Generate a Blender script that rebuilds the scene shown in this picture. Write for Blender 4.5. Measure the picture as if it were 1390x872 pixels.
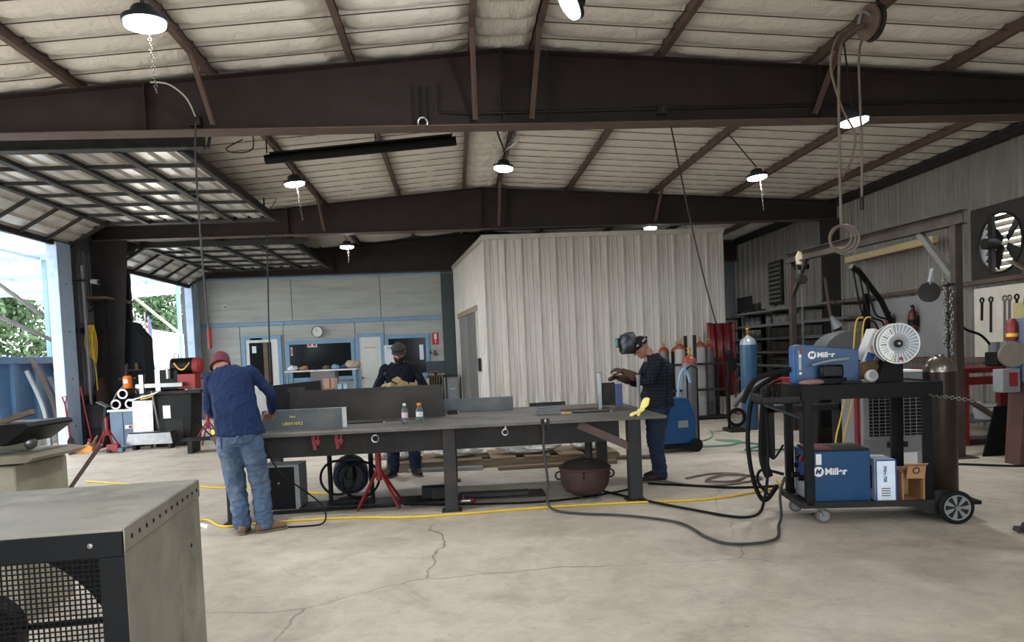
import bpy, bmesh, math, random
from mathutils import Vector, Matrix, Euler
PI = math.pi
random.seed(7)
S = bpy.context.scene
COL = S.collection
for o in list(bpy.data.objects): bpy.data.objects.remove(o)

# ---------------------------------------------------------------- camera
EYE = 1.55
cam_d = bpy.data.cameras.new('camera'); cam = bpy.data.objects.new('camera', cam_d); COL.objects.link(cam)
S.camera = cam
cam_d.sensor_width = 36.0; cam_d.lens = 36.0 * 1000 / 1390; cam_d.shift_y = 85 / 1390
cam_d.clip_start = 0.05; cam_d.clip_end = 500
_y = Vector((-77 / 1000, 39 / 1000, 1.0)).normalized()
_u = Vector((-0.042, 1.0, 0.0)); _u.z = -(_u.x * _y.x + _u.y * _y.y) / _y.z; _u.normalize()
_x = _u.cross(_y)
M = Matrix(((_x[0], _x[1], -_x[2]), (_y[0], _y[1], -_y[2]), (_u[0], _u[1], -_u[2]))).to_4x4()
M.translation = (0, 0, EYE)
cam.matrix_world = M

# ---------------------------------------------------------------- sky, sun, exposure
W = bpy.data.worlds.new('sky'); S.world = W; W.use_nodes = True
bg = W.node_tree.nodes['Background']; bg.inputs[0].default_value = (0.86, 0.93, 1.0, 1); bg.inputs[1].default_value = 9.5
sun_d = bpy.data.lights.new('sun', 'SUN'); sun_d.energy = 3; sun_d.angle = math.radians(3); sun_d.color = (1, .95, .86)
sun = bpy.data.objects.new('sun', sun_d); COL.objects.link(sun); sun.rotation_euler = (math.radians(10), math.radians(-25), 0)
vs = S.view_settings; vs.view_transform = 'Standard'; vs.look = 'None'; vs.gamma = 1; vs.use_curve_mapping = False
vs.exposure = -0.03
LAMP_W = 62

# ---------------------------------------------------------------- materials
def lin(c):
    return tuple((v / 255 / 12.92) if v / 255 <= .04045 else ((v / 255 + .055) / 1.055) ** 2.4 for v in c)
MATS = {}
def mat(name, col, rough=.6, metal=0., var=.12, scale=6., bump=0., bscale=40., blot=None, bamt=.5, blscale=2.5, stretch=None,
        emit=0., trans=0., alpha=1., ior=1.45, rnd=0., coat=0.):
    """base colour with fine noise, optional blotches of a second colour, bump, per-object value jitter"""
    if name in MATS: return MATS[name]
    m = bpy.data.materials.new(name); m.use_nodes = True; nt = m.node_tree; n = nt.nodes; L = nt.links
    b = n['Principled BSDF']; b.inputs['Roughness'].default_value = rough; b.inputs['Metallic'].default_value = metal
    b.inputs['IOR'].default_value = ior
    c = lin(col)
    if max(col) < 75 and rough > .2: b.inputs['Specular IOR Level'].default_value = .22
    tc = n.new('ShaderNodeTexCoord'); src = tc.outputs['Object']
    if stretch:
        mp = n.new('ShaderNodeMapping'); mp.inputs['Scale'].default_value = stretch; L.new(src, mp.inputs[0]); src = mp.outputs[0]
    out = None
    nz = n.new('ShaderNodeTexNoise'); nz.inputs['Scale'].default_value = scale; nz.inputs['Detail'].default_value = 6; L.new(src, nz.inputs['Vector'])
    rp = n.new('ShaderNodeValToRGB'); rp.color_ramp.elements[0].position = .3; rp.color_ramp.elements[1].position = .7
    rp.color_ramp.elements[0].color = (*[max(0, v * (1 - var)) for v in c], 1); rp.color_ramp.elements[1].color = (*[min(1, v * (1 + var)) for v in c], 1)
    L.new(nz.outputs[0], rp.inputs[0]); out = rp.outputs[0]
    if blot:
        n2 = n.new('ShaderNodeTexNoise'); n2.inputs['Scale'].default_value = blscale; n2.inputs['Detail'].default_value = 8; n2.inputs['Roughness'].default_value = .65
        L.new(src, n2.inputs['Vector'])
        r2 = n.new('ShaderNodeValToRGB'); r2.color_ramp.elements[0].position = .5; r2.color_ramp.elements[1].position = .68
        r2.color_ramp.elements[0].color = (0, 0, 0, 1); r2.color_ramp.elements[1].color = (bamt, bamt, bamt, 1)
        L.new(n2.outputs[0], r2.inputs[0])
        mx = n.new('ShaderNodeMix'); mx.data_type = 'RGBA'; L.new(r2.outputs[0], mx.inputs[0]); L.new(out, mx.inputs[6]); mx.inputs[7].default_value = (*lin(blot), 1)
        out = mx.outputs[2]
    if rnd:
        oi = n.new('ShaderNodeObjectInfo'); mr = n.new('ShaderNodeMapRange'); mr.inputs[3].default_value = 1 - rnd; mr.inputs[4].default_value = 1 + rnd
        L.new(oi.outputs['Random'], mr.inputs[0])
        hv = n.new('ShaderNodeHueSaturation'); L.new(mr.outputs[0], hv.inputs['Value']); L.new(out, hv.inputs['Color']); out = hv.outputs[0]
    L.new(out, b.inputs['Base Color'])
    if bump:
        n3 = n.new('ShaderNodeTexNoise'); n3.inputs['Scale'].default_value = bscale; n3.inputs['Detail'].default_value = 5; L.new(src, n3.inputs['Vector'])
        bp = n.new('ShaderNodeBump'); bp.inputs['Strength'].default_value = bump; bp.inputs['Distance'].default_value = .02
        L.new(n3.outputs[0], bp.inputs['Height']); L.new(bp.outputs[0], b.inputs['Normal'])
    if emit:
        b.inputs['Emission Color'].default_value = (*c, 1); b.inputs['Emission Strength'].default_value = emit
    if trans: b.inputs['Transmission Weight'].default_value = trans
    if alpha < 1: b.inputs['Alpha'].default_value = alpha
    if coat: b.inputs['Coat Weight'].default_value = coat
    MATS[name] = m
    return m

# ---------------------------------------------------------------- mesh builder
class MB:
    def __init__(s): s.v = []; s.f = []; s.mi = []; s.cur = 0
    def add(s, vs, fs):
        k = len(s.v); s.v += [tuple(v) for v in vs]; s.f += [tuple(i + k for i in f) for f in fs]; s.mi += [s.cur] * len(fs); return s
    def box(s, c, d, rot=None):
        R = Euler(rot).to_matrix() if rot else Matrix.Identity(3); c = Vector(c)
        vs = [c + R @ Vector((x * d[0] / 2, y * d[1] / 2, z * d[2] / 2)) for x in (-1, 1) for y in (-1, 1) for z in (-1, 1)]
        return s.add(vs, [(0, 1, 3, 2), (4, 6, 7, 5), (0, 4, 5, 1), (2, 3, 7, 6), (0, 2, 6, 4), (1, 5, 7, 3)])
    def bb(s, a, b): return s.box([(a[i] + b[i]) / 2 for i in range(3)], [abs(b[i] - a[i]) for i in range(3)])
    def bar(s, p0, p1, w, h=None, up=(0, 0, 1)):
        """rectangular bar from p0 to p1"""
        p0, p1 = Vector(p0), Vector(p1); d = (p1 - p0).normalized(); up = Vector(up)
        if abs(d.dot(up)) > .98: up = Vector((0, 1, 0))
        a = d.cross(up).normalized(); b = a.cross(d).normalized(); h = h or w
        vs = [p + a * (i * w / 2) + b * (j * h / 2) for p in (p0, p1) for i, j in ((-1, -1), (1, -1), (1, 1), (-1, 1))]
        return s.add(vs, [(3, 2, 1, 0), (4, 5, 6, 7), (0, 1, 5, 4), (1, 2, 6, 5), (2, 3, 7, 6), (3, 0, 4, 7)])
    def cyl(s, p0, p1, r0, r1=None, n=16, cap=True):
        p0, p1 = Vector(p0), Vector(p1); r1 = r0 if r1 is None else r1; d = (p1 - p0).normalized()
        a = d.orthogonal().normalized(); b = d.cross(a)
        vs = [p + (a * math.cos(t * 2 * PI / n) + b * math.sin(t * 2 * PI / n)) * r for p, r in ((p0, r0), (p1, r1)) for t in range(n)]
        fs = [(i, (i + 1) % n, n + (i + 1) % n, n + i) for i in range(n)]
        if cap: fs += [tuple(range(n - 1, -1, -1)), tuple(range(n, 2 * n))]
        return s.add(vs, fs)
    def tube(s, pts, r, n=8, closed=False, rs=None):
        pts = [Vector(p) for p in pts]; m = len(pts); vs = []; a = None
        for i, p in enumerate(pts):
            q0 = pts[i - 1] if (i > 0 or closed) else p; q1 = pts[(i + 1) % m] if (i < m - 1 or closed) else p
            d = (q1 - q0).normalized() if (q1 - q0).length > 1e-9 else Vector((0, 0, 1))
            if a is None: a = d.orthogonal().normalized()
            a = (a - d * a.dot(d)).normalized() if (a - d * a.dot(d)).length > 1e-6 else d.orthogonal().normalized()
            b = d.cross(a); rr = rs[i] if rs else r
            vs += [p + (a * math.cos(t * 2 * PI / n) + b * math.sin(t * 2 * PI / n)) * rr for t in range(n)]
        fs = []
        for i in range(m if closed else m - 1):
            j = (i + 1) % m
            fs += [(i * n + t, i * n + (t + 1) % n, j * n + (t + 1) % n, j * n + t) for t in range(n)]
        if not closed: fs += [tuple(range(n - 1, -1, -1)), tuple(range((m - 1) * n, m * n))]
        return s.add(vs, fs)
    def lathe(s, prof, o=(0, 0, 0), axis=(0, 0, 1), n=24, arc=2 * PI):
        o = Vector(o); d = Vector(axis).normalized(); a = d.orthogonal().normalized(); b = d.cross(a); full = abs(arc - 2 * PI) < 1e-6
        k = n if full else n + 1
        vs = [o + d * h + (a * math.cos(t * arc / n) + b * math.sin(t * arc / n)) * max(r, 1e-4) for r, h in prof for t in range(k)]
        fs = []
        for i in range(len(prof) - 1):
            for t in range(n):
                u = (t + 1) % k
                fs.append((i * k + t, i * k + u, (i + 1) * k + u, (i + 1) * k + t))
        return s.add(vs, fs)
    def prism(s, poly, z0, z1, frame=None):
        """polygon in local XY extruded z0..z1; frame is a 4x4 that maps it"""
        F_ = frame or Matrix.Identity(4); n = len(poly)
        vs = [F_ @ Vector((x, y, z)) for z in (z0, z1) for x, y in poly]
        return s.add(vs, [tuple(range(n - 1, -1, -1)), tuple(range(n, 2 * n))] + [(i, (i + 1) % n, n + (i + 1) % n, n + i) for i in range(n)])
    def sph(s, c, r, n=14, m=9, sc=(1, 1, 1)):
        c = Vector(c); vs = []; fs = []
        for i in range(m + 1):
            ph = PI * i / m
            for t in range(n):
                vs.append(c + Vector((math.sin(ph) * math.cos(t * 2 * PI / n) * r * sc[0], math.sin(ph) * math.sin(t * 2 * PI / n) * r * sc[1], math.cos(ph) * r * sc[2])))
        for i in range(m):
            fs += [(i * n + t, (i + 1) * n + t, (i + 1) * n + (t + 1) % n, i * n + (t + 1) % n) for t in range(n)]
        return s.add(vs, fs)
    def torus(s, c, R_, r, axis=(0, 0, 1), n=24, m=8, arc=2 * PI):
        c = Vector(c); d = Vector(axis).normalized(); a = d.orthogonal().normalized(); b = d.cross(a)
        full = abs(arc - 2 * PI) < 1e-6
        pts = [c + (a * math.cos(t * arc / n) + b * math.sin(t * arc / n)) * R_ for t in range(n if full else n + 1)]
        return s.tube(pts, r, m, closed=full)
    def mesh(s, name, mats, smooth=35):
        me = bpy.data.meshes.new(name); me.from_pydata(s.v, [], s.f); me.validate()
        for m_ in (mats if isinstance(mats, (list, tuple)) else [mats]): me.materials.append(m_)
        if isinstance(mats, (list, tuple)) and len(me.polygons) == len(s.mi): me.polygons.foreach_set('material_index', s.mi)
        bm = bmesh.new(); bm.from_mesh(me); bmesh.ops.recalc_face_normals(bm, faces=bm.faces); bm.to_mesh(me); bm.free()
        if smooth:
            me.polygons.foreach_set('use_smooth', [True] * len(me.polygons)); me.set_sharp_from_angle(angle=math.radians(smooth))
        return me
    def build(s, name, m_, parent=None, smooth=35, bevel=0, loc=None, label=None):
        o = bpy.data.objects.new(name, s.mesh(name, m_, smooth)); COL.objects.link(o); o.parent = parent
        if loc: o.location = loc
        if bevel:
            bv = o.modifiers.new('bevel', 'BEVEL'); bv.width = bevel; bv.segments = 2; bv.limit_method = 'ANGLE'
        if label: o['label'] = label
        return o
def ob(name, me, parent=None, loc=(0, 0, 0), rot=(0, 0, 0), sc=(1, 1, 1)):
    o = bpy.data.objects.new(name, me); COL.objects.link(o); o.parent = parent; o.location = loc; o.rotation_euler = rot; o.scale = sc; return o
def tag(o, label, cat, group=None, kind=None):
    o['label'] = label; o['category'] = cat
    if group: o['group'] = group
    if kind: o['kind'] = kind
    return o
def thing(name, label, cat, loc=(0, 0, 0), rz=0, group=None, rot=None):
    o = bpy.data.objects.new(name, None); COL.objects.link(o); o.empty_display_size = .1
    o.location = loc; o.rotation_euler = rot or (0, 0, rz)
    return tag(o, label, cat, group)
def struct(o): o['kind'] = 'structure'; return o
def dup(root, loc, rz=0, label=None, group=None):
    r = root.copy(); COL.objects.link(r); r.location = loc; r.rotation_euler = (0, 0, rz)
    if label: r['label'] = label
    if group: r['group'] = group
    for ch in list(root.children):
        c = ch.copy(); COL.objects.link(c); c.parent = r
        for g in ch.children:
            d = g.copy(); COL.objects.link(d); d.parent = c
    return r
def text(body, size, m_, parent, loc, rot, name='lettering', ext=.0015, bold=0., align='CENTER', shear=0., sx=1.):
    cu = bpy.data.curves.new('txt', 'FONT'); cu.body = body; cu.size = size; cu.extrude = ext; cu.align_x = align; cu.align_y = 'CENTER'; cu.offset = bold; cu.shear = shear
    t = bpy.data.objects.new('txt', cu); COL.objects.link(t)
    me = bpy.data.meshes.new_from_object(t.evaluated_get(bpy.context.evaluated_depsgraph_get()))
    bpy.data.objects.remove(t)
    me.materials.clear(); me.materials.append(m_)
    return ob(name, me, parent, loc, rot, (sx, 1, 1))
def spline(pts, k=8):
    """Catmull-Rom through pts"""
    P_ = [Vector(p) for p in pts]; out = []
    for i in range(len(P_) - 1):
        a = P_[max(i - 1, 0)]; b = P_[i]; c = P_[i + 1]; d = P_[min(i + 2, len(P_) - 1)]
        for j in range(k):
            t = j / k
            out.append(.5 * ((2 * b) + (c - a) * t + (2 * a - 5 * b + 4 * c - d) * t * t + (3 * b - a - 3 * c + d) * t ** 3))
    out.append(P_[-1]); return out

# common materials
m_oxide = mat('red_oxide_steel', (50, 42, 40), .6, .0, .18, 3, blot=(42, 38, 37), blscale=1.2)
m_oxide2 = mat('red_oxide_light', (90, 71, 64), .6, .0, .2, 5, blot=(66, 55, 51))
m_black = mat('black_paint', (13, 13, 14), .45, 0, .2, 8, bump=.05)
m_dark = mat('dark_steel', (40, 39, 38), .55, .15, .25, 5, bump=.08, blot=(58, 49, 42), blscale=3)
m_rubber = mat('rubber', (18, 18, 18), .75)
m_steel = mat('bare_steel', (150, 150, 150), .35, .9, .15, 10, blot=(105, 98, 90))
m_grey = mat('grey_paint', (120, 122, 124), .5, 0, .1, 6)
m_white = mat('white_paint', (222, 222, 218), .5, 0, .05, 6)
m_blue = mat('blue_trim_paint', (124, 160, 190), .5, 0, .1, 5, blot=(96, 130, 160))
m_mblue = mat('welder_blue', (11, 64, 106), .4, 0, .1, 5, blot=(10, 50, 90), blscale=4)
m_red = mat('red_paint', (128, 28, 32), .5, 0, .15, 6, blot=(110, 30, 30))
m_yel = mat('yellow_cord', (214, 176, 40), .5, 0, .08)
m_brass = mat('brass', (170, 130, 60), .35, .9)
m_wood = mat('wood', (110, 92, 72), .65, 0, .25, 4, stretch=(1, 8, 8), bump=.1)
m_card = mat('cardboard', (164, 124, 86), .8, 0, .1, 6)
m_glass = mat('dark_window_glass', (34, 36, 39), .12, 0, .1, 2); m_glass.node_tree.nodes['Principled BSDF'].inputs['Specular IOR Level'].default_value = .12
# ================================================================ SHELL
XL, XR, Y0, Y1 = -7.5, 8.75, -6.0, 22.3
RX = .7
def zc(x): return 5.15 - (.08 * (RX - x) if x < RX else .063 * (x - RX))
# floor
def floor_mat():
    m = bpy.data.materials.new('concrete_floor'); m.use_nodes = True; n = m.node_tree.nodes; L = m.node_tree.links; b = n['Principled BSDF']
    tc = n.new('ShaderNodeTexCoord')
    def noise(sc, det, rough=.6, dist=0.):
        z = n.new('ShaderNodeTexNoise'); z.inputs['Scale'].default_value = sc; z.inputs['Detail'].default_value = det; z.inputs['Roughness'].default_value = rough
        z.inputs['Distortion'].default_value = dist; L.new(tc.outputs['Object'], z.inputs['Vector']); return z.outputs[0]
    def ramp(i, p0, c0, p1, c1):
        r = n.new('ShaderNodeValToRGB'); e = r.color_ramp.elements; e[0].position = p0; e[0].color = (*c0, 1); e[1].position = p1; e[1].color = (*c1, 1); L.new(i, r.inputs[0]); return r.outputs[0]
    def mix(t, f, a, c):
        x = n.new('ShaderNodeMix'); x.data_type = 'RGBA'; x.blend_type = t
        if isinstance(f, float): x.inputs[0].default_value = f
        else: L.new(f, x.inputs[0])
        L.new(a, x.inputs[6]); L.new(c, x.inputs[7]); return x.outputs[2]
    base = ramp(noise(.35, 8, .6, .4), .3, lin((172, 160, 145)), .7, lin((204, 193, 178)))
    fine = ramp(noise(4.5, 12, .75, .6), .3, (.74, .73, .72), .7, (1.08, 1.08, 1.08))
    c = mix('MULTIPLY', 1.0, base, fine)
    st = ramp(noise(.9, 10, .72, 1.4), .5, (1, 1, 1), .7, (.66, .64, .61))
    c = mix('MULTIPLY', .8, c, st)
    v = n.new('ShaderNodeTexVoronoi'); v.feature = 'DISTANCE_TO_EDGE'; v.inputs['Scale'].default_value = .33
    mp = n.new('ShaderNodeMapping'); nn = n.new('ShaderNodeTexNoise'); nn.inputs['Scale'].default_value = 1.4; nn.inputs['Detail'].default_value = 5
    L.new(tc.outputs['Object'], nn.inputs['Vector'])
    ad = n.new('ShaderNodeMix'); ad.data_type = 'RGBA'; ad.blend_type = 'ADD'; ad.inputs[0].default_value = .35
    L.new(tc.outputs['Object'], ad.inputs[6]); L.new(nn.outputs['Color'], ad.inputs[7]); L.new(ad.outputs[2], v.inputs['Vector'])
    cr = ramp(v.outputs['Distance'], .0, (.3, .28, .26), .0035, (1, 1, 1))
    msk = ramp(noise(.3, 3), .42, (0, 0, 0), .55, (.95, .95, .95))
    c = mix('MULTIPLY', msk, c, cr)
    sp = ramp(noise(26, 4), .62, (1, 1, 1), .72, (.5, .48, .45))
    c = mix('MULTIPLY', .7, c, sp)
    L.new(c, b.inputs['Base Color'])
    L.new(ramp(noise(1.5, 6), .3, (.42,) * 3, .7, (.72,) * 3), b.inputs['Roughness'])
    bp = n.new('ShaderNodeBump'); bp.inputs['Strength'].default_value = .12; bp.inputs['Distance'].default_value = .01; L.new(noise(14, 8, .7), bp.inputs['Height']); L.new(bp.outputs[0], b.inputs['Normal'])
    return m
struct(MB().bb((XL - .15, Y0 - .2, -.2), (XR + .15, Y1 + .2, 0)).build('floor', floor_mat(), smooth=0))
tag(MB().bb((-60, -40, -.35), (60, 70, -.06)).build('outside_ground', mat('yard_gravel', (196, 190, 178), .9, 0, .15, 2, blot=(170, 165, 150)), smooth=0),
    'pale sunlit gravel yard outside the open doors', 'ground', kind='structure')

# ribbed sheet-metal wall panels -------------------------------------------------
PITCH = .38
def panel_mesh(h, m_, name='panel', depth=.03, w=PITCH):
    """ribbed sheet, x 0..w, faces -y (ribs towards -y), z 0..h"""
    f = w / .38
    prof = [(0, 0), (.018, -depth), (.052, -depth), (.070, 0), (.135, 0), (.143, -.014), (.167, -.014), (.175, 0), (.255, 0), (.263, -.014), (.287, -.014), (.295, 0), (.38, 0)]
    b = MB(); n = len(prof)
    vs = [(x * f, y, z) for z in (0, h) for x, y in prof] + [(x * f, y + .004, z) for z in (0, h) for x, y in prof]
    fs = [(i, i + 1, n + i + 1, n + i) for i in range(n - 1)] + [(2 * n + i, 3 * n + i, 3 * n + i + 1, 2 * n + i + 1) for i in range(n - 1)]
    b.add(vs, fs); return b.mesh(name, m_, 20)
m_sheet = mat('wall_sheet_metal', (134, 129, 122), .5, .25, .1, 2, stretch=(1, 1, .25), blot=(92, 86, 80), bamt=.5, blscale=3, rnd=.07, bump=.05, bscale=6)
m_booth = mat('booth_sheet_metal', (192, 186, 178), .5, .2, .08, 3, stretch=(2, 2, .15), blot=(128, 116, 102), bamt=.6, blscale=4, rnd=.04)

# right wall: backing + ribbed panels
HY0, HY1, HZ0, HZ1 = 10.5, 11.64, 2.45, 3.5      # opening for the exhaust fan
wr = struct(MB().bb((XR, HY1, 0), (XR + .12, Y1, 4.98)).build('wall_right', mat('wall_backing', (70, 70, 70), .8), smooth=0))
for a, b_, z0, z1 in ((Y0, HY0, 0, 4.98), (HY0, HY1, 0, HZ0), (HY0, HY1, HZ1, 4.98)): MB().bb((XR, a, z0), (XR + .12, b_, z1)).build('wall_segment', MATS['wall_backing'], wr, 0)
pm = panel_mesh(4.64, m_sheet, depth=.045)
yy = Y1 - .02; k = 0
pm_lo = panel_mesh(HZ0, m_sheet, depth=.045); pm_hi = panel_mesh(4.64 - HZ1, m_sheet, depth=.045)
while yy > 4.5:
    if HY0 - .05 < yy - PITCH / 2 < HY1 + .05:
        ob('panel', pm_lo, wr, (XR - .004, yy, 0), (0, 0, -PI / 2)); ob('panel', pm_hi, wr, (XR - .004, yy, HZ1), (0, 0, -PI / 2))
    else: ob('panel', pm, wr, (XR - .004, yy, 0), (0, 0, -PI / 2))
    yy -= PITCH
# horizontal girts on the right wall
g = MB(); m_girt = mat('wall_girt', (92, 72, 64), .6, 0, .2, 4)
for i, z in enumerate((2.38, 1.1)):
    MB().bb((XR - .16, 4.5, z - .035), (XR - .05, Y1, z + .035)).build('girt', m_girt, wr)
MB().bb((XR - .16, Y0, 4.52), (XR - .04, Y1, 4.64)).build('eave_strut', m_dark, wr)
# left wall in segments between the door openings
wl = struct(MB().bb((XL - .12, Y0, 4.0), (XL, Y1, 4.82)).build('wall_left', mat('wall_left_sheet', (84, 86, 90), .6, .2, .15, 3), smooth=0))
for a, b_ in ((Y0, 2.6), (7.6, 9.6), (14.92, 17.55), (21.5, Y1)):
    MB().bb((XL - .12, a, 0), (XL, b_, 4.0)).build('wall_segment', mat('wall_left_sheet', (84, 86, 90)), wl, 0)
pl4 = panel_mesh(3.98, mat('left_inner_sheet', (96, 98, 104), .55, .2, .12, 2, rnd=.1))
for a in (15.0, 15.38, 15.76, 16.14, 16.52, 16.9):
    ob('panel', pl4, wl, (XL + .004, a, 0), (0, 0, PI / 2))
for z in (1.0, 2.35): MB().bb((XL + .03, 14.95, z - .05), (XL + .16, 17.5, z + .05)).build('girt', m_dark, wl)
# back wall
wb = struct(MB().prism([(XL, 0), (XR, 0), (XR, zc(XR) + .32), (RX, zc(RX) + .32), (XL, zc(XL) + .32)], -Y1 - .12, -Y1, Matrix.Rotation(PI / 2, 4, 'X')).build('wall_back', mat('back_wall_base', (104, 112, 112), .7), smooth=0))
# front wall behind the camera, with its own big open door
wf = struct(MB().bb((XL, Y0 - .12, 4.0), (XR, Y0, 4.8)).build('wall_front', mat('wall_left_sheet', (84, 86, 90)), smooth=0))
for a, b_ in ((XL, -2.6), (3.0, XR)): MB().bb((a, Y0 - .12, 0), (b_, Y0, 4.0)).build('wall_segment', MATS['wall_left_sheet'], wf, 0)

# roof: deck above + insulation blankets between purlins ------------------------------
c_ = MB()
for (xa, xb) in ((XL - .1, RX), (RX, XR + .1)):
    c_.add([(xa, Y0 - .1, zc(xa) + .3), (xb, Y0 - .1, zc(xb) + .3), (xb, Y1 + .1, zc(xb) + .3), (xa, Y1 + .1, zc(xa) + .3),
            (xa, Y0 - .1, zc(xa) + .34), (xb, Y0 - .1, zc(xb) + .34), (xb, Y1 + .1, zc(xb) + .34), (xa, Y1 + .1, zc(xa) + .34)],
           [(0, 1, 2, 3), (4, 7, 6, 5), (0, 4, 5, 1), (3, 2, 6, 7), (0, 3, 7, 4), (1, 5, 6, 2)])
ceil = struct(c_.build('ceiling', mat('roof_deck', (150, 150, 150), .6), smooth=0))
PUR = [-7.35, -5.7, -4.15, -2.65, -1.05, .34, 1.08, 2.62, 4.5, 6.2, 7.85, 8.72]
def ins_mat():
    m = mat('insulation_fabric', (212, 205, 195), .75, 0, .05, 3, blot=(198, 190, 178), bamt=.5, blscale=1.5, rnd=.045)
    n = m.node_tree.nodes; L = m.node_tree.links
    tc = n.new('ShaderNodeTexCoord'); mp = n.new('ShaderNodeMapping'); mp.inputs['Rotation'].default_value = (0, 0, .9); mp.inputs['Scale'].default_value = (9, 2.2, 1)
    L.new(tc.outputs['Object'], mp.inputs[0]); oi = n.new('ShaderNodeObjectInfo')
    va = n.new('ShaderNodeVectorMath'); va.operation = 'ADD'; sc_ = n.new('ShaderNodeVectorMath'); sc_.operation = 'SCALE'; sc_.inputs['Scale'].default_value = 31
    L.new(oi.outputs['Random'], sc_.inputs[0]); L.new(mp.outputs[0], va.inputs[0]); L.new(sc_.outputs[0], va.inputs[1])
    z = n.new('ShaderNodeTexNoise'); z.inputs['Scale'].default_value = 1.3; z.inputs['Detail'].default_value = 5; z.inputs['Distortion'].default_value = .8; L.new(va.outputs[0], z.inputs['Vector'])
    bp = n.new('ShaderNodeBump'); bp.inputs['Strength'].default_value = .55; bp.inputs['Distance'].default_value = .05; L.new(z.outputs[0], bp.inputs['Height']); L.new(bp.outputs[0], n['Principled BSDF'].inputs['Normal'])
    return m
m_ins = ins_mat()
SP = .42
def strip_grid(seed, nx=16, ny=7):
    r = random.Random(seed); vs = []; fs = []
    ph = [r.uniform(0, 6.28) for _ in range(4)]
    for j in range(ny + 1):
        v = j / ny
        for i in range(nx + 1):
            u = i / nx
            e = max(0, 1 - abs(2 * u - 1) ** 5)
            bul = -.09 * (math.sin(PI * v) ** .55) * (.45 + .55 * e)
            sag = -.02 * (1 - (2 * u - 1) ** 2)
            wob = .007 * math.sin(u * 19 + ph[0] + 3 * v) + .006 * math.sin(u * 31 + ph[1] - 5 * v)
            vs.append((u - .5, v - .5 + .03 * math.sin(PI * u) * 0 + .012 * math.sin(u * 7 + ph[2]), bul + sag + wob * math.sin(PI * v) + .12))
    for j in range(ny):
        for i in range(nx):
            a = j * (nx + 1) + i; fs.append((a, a + nx + 1, a + nx + 2, a + 1))
    return vs, fs
strips = []
for s_ in range(5):
    b = MB(); b.add(*strip_grid(s_)); strips.append(b.mesh('insulation_strip', m_ins, 60))
rest = MB(); r_ = random.Random(3)
for i in range(len(PUR) - 1):
    xa, xb = PUR[i] + .02, PUR[i + 1] - .02; xm = (xa + xb) / 2
    ang = math.atan2(zc(xb) - zc(xa), xb - xa); w = math.hypot(xb - xa, zc(xb) - zc(xa))
    y = 5.7; n_ = 0
    while y < 21.9:
        if y < 16.0:
            ob('insulation_strip', strips[r_.randrange(5)], ceil, (xm, y + SP / 2, (zc(xa) + zc(xb)) / 2 + .01), (0, -ang, 0), (w, SP, 1))
        else:
            vs_, fs_ = strip_grid(r_.randrange(5), 6, 4)
            rest.add([(xm + v[0] * w * math.cos(ang), y + SP / 2 + v[1] * SP, (zc(xa) + zc(xb)) / 2 + .01 + v[2] + v[0] * w * math.sin(ang)) for v in vs_], fs_)
        y += SP
    for y in [Y0 + SP * q for q in range(int((5.7 - Y0) / SP) + 1)]:
        if y + SP > 5.75: continue
        vs_, fs_ = strip_grid(1, 4, 3)
        rest.add([(xm + v[0] * w * math.cos(ang), y + SP / 2 + v[1] * SP, (zc(xa) + zc(xb)) / 2 + .01 + v[2] + v[0] * w * math.sin(ang)) for v in vs_], fs_)
ro = rest.build('insulation', m_ins, ceil, 60); ro['kind'] = 'stuff'

for k in range(25):
    y = 5.7 + k * SP
    for a, b_ in ((XL + .1, RX - .35), (RX + .4, XR - .05)):
        MB().bar((a, y, zc(a) + .055), (b_, y, zc(b_) + .058), .009, .008).build('strap', mat('strap_brown', (72, 64, 58), .7), ceil, 0)

# purlins (Z sections with lower flange) -------------------------------------------------
pn = ['purlin along the eave above the open doors', 'purlin one bay in from the door-side eave', 'purlin crossing above the raised overhead doors', 'purlin carrying the door-side row of lamps', 'purlin between the door-side lamp row and the ridge',
      'door-side one of the close ridge purlin pair', 'booth-side one of the close ridge purlin pair', 'purlin next to the ridge pair on the booth side', 'purlin carrying the cord reel and its lamps', 'purlin between the cord reel purlin and the ribbed wall', 'purlin running along the ribbed wall with the fan']
for i, x in enumerate(PUR[:-1]):
    t = thing('roof_purlin', 'rust brown steel ' + pn[i], 'purlin', (x, 0, zc(x)), 0, 'roof purlins')
    for (ya, yb) in ((Y0 + .02, 8.9), (8.9, 16.1), (16.1, Y1 - .02)):
        MB().bb((-.004, ya, -.02), (.004, yb, .2)).bb((-.035, ya, -.028), (.035, yb, -.02)).build('purlin_length', m_oxide2, t, 0)

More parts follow.
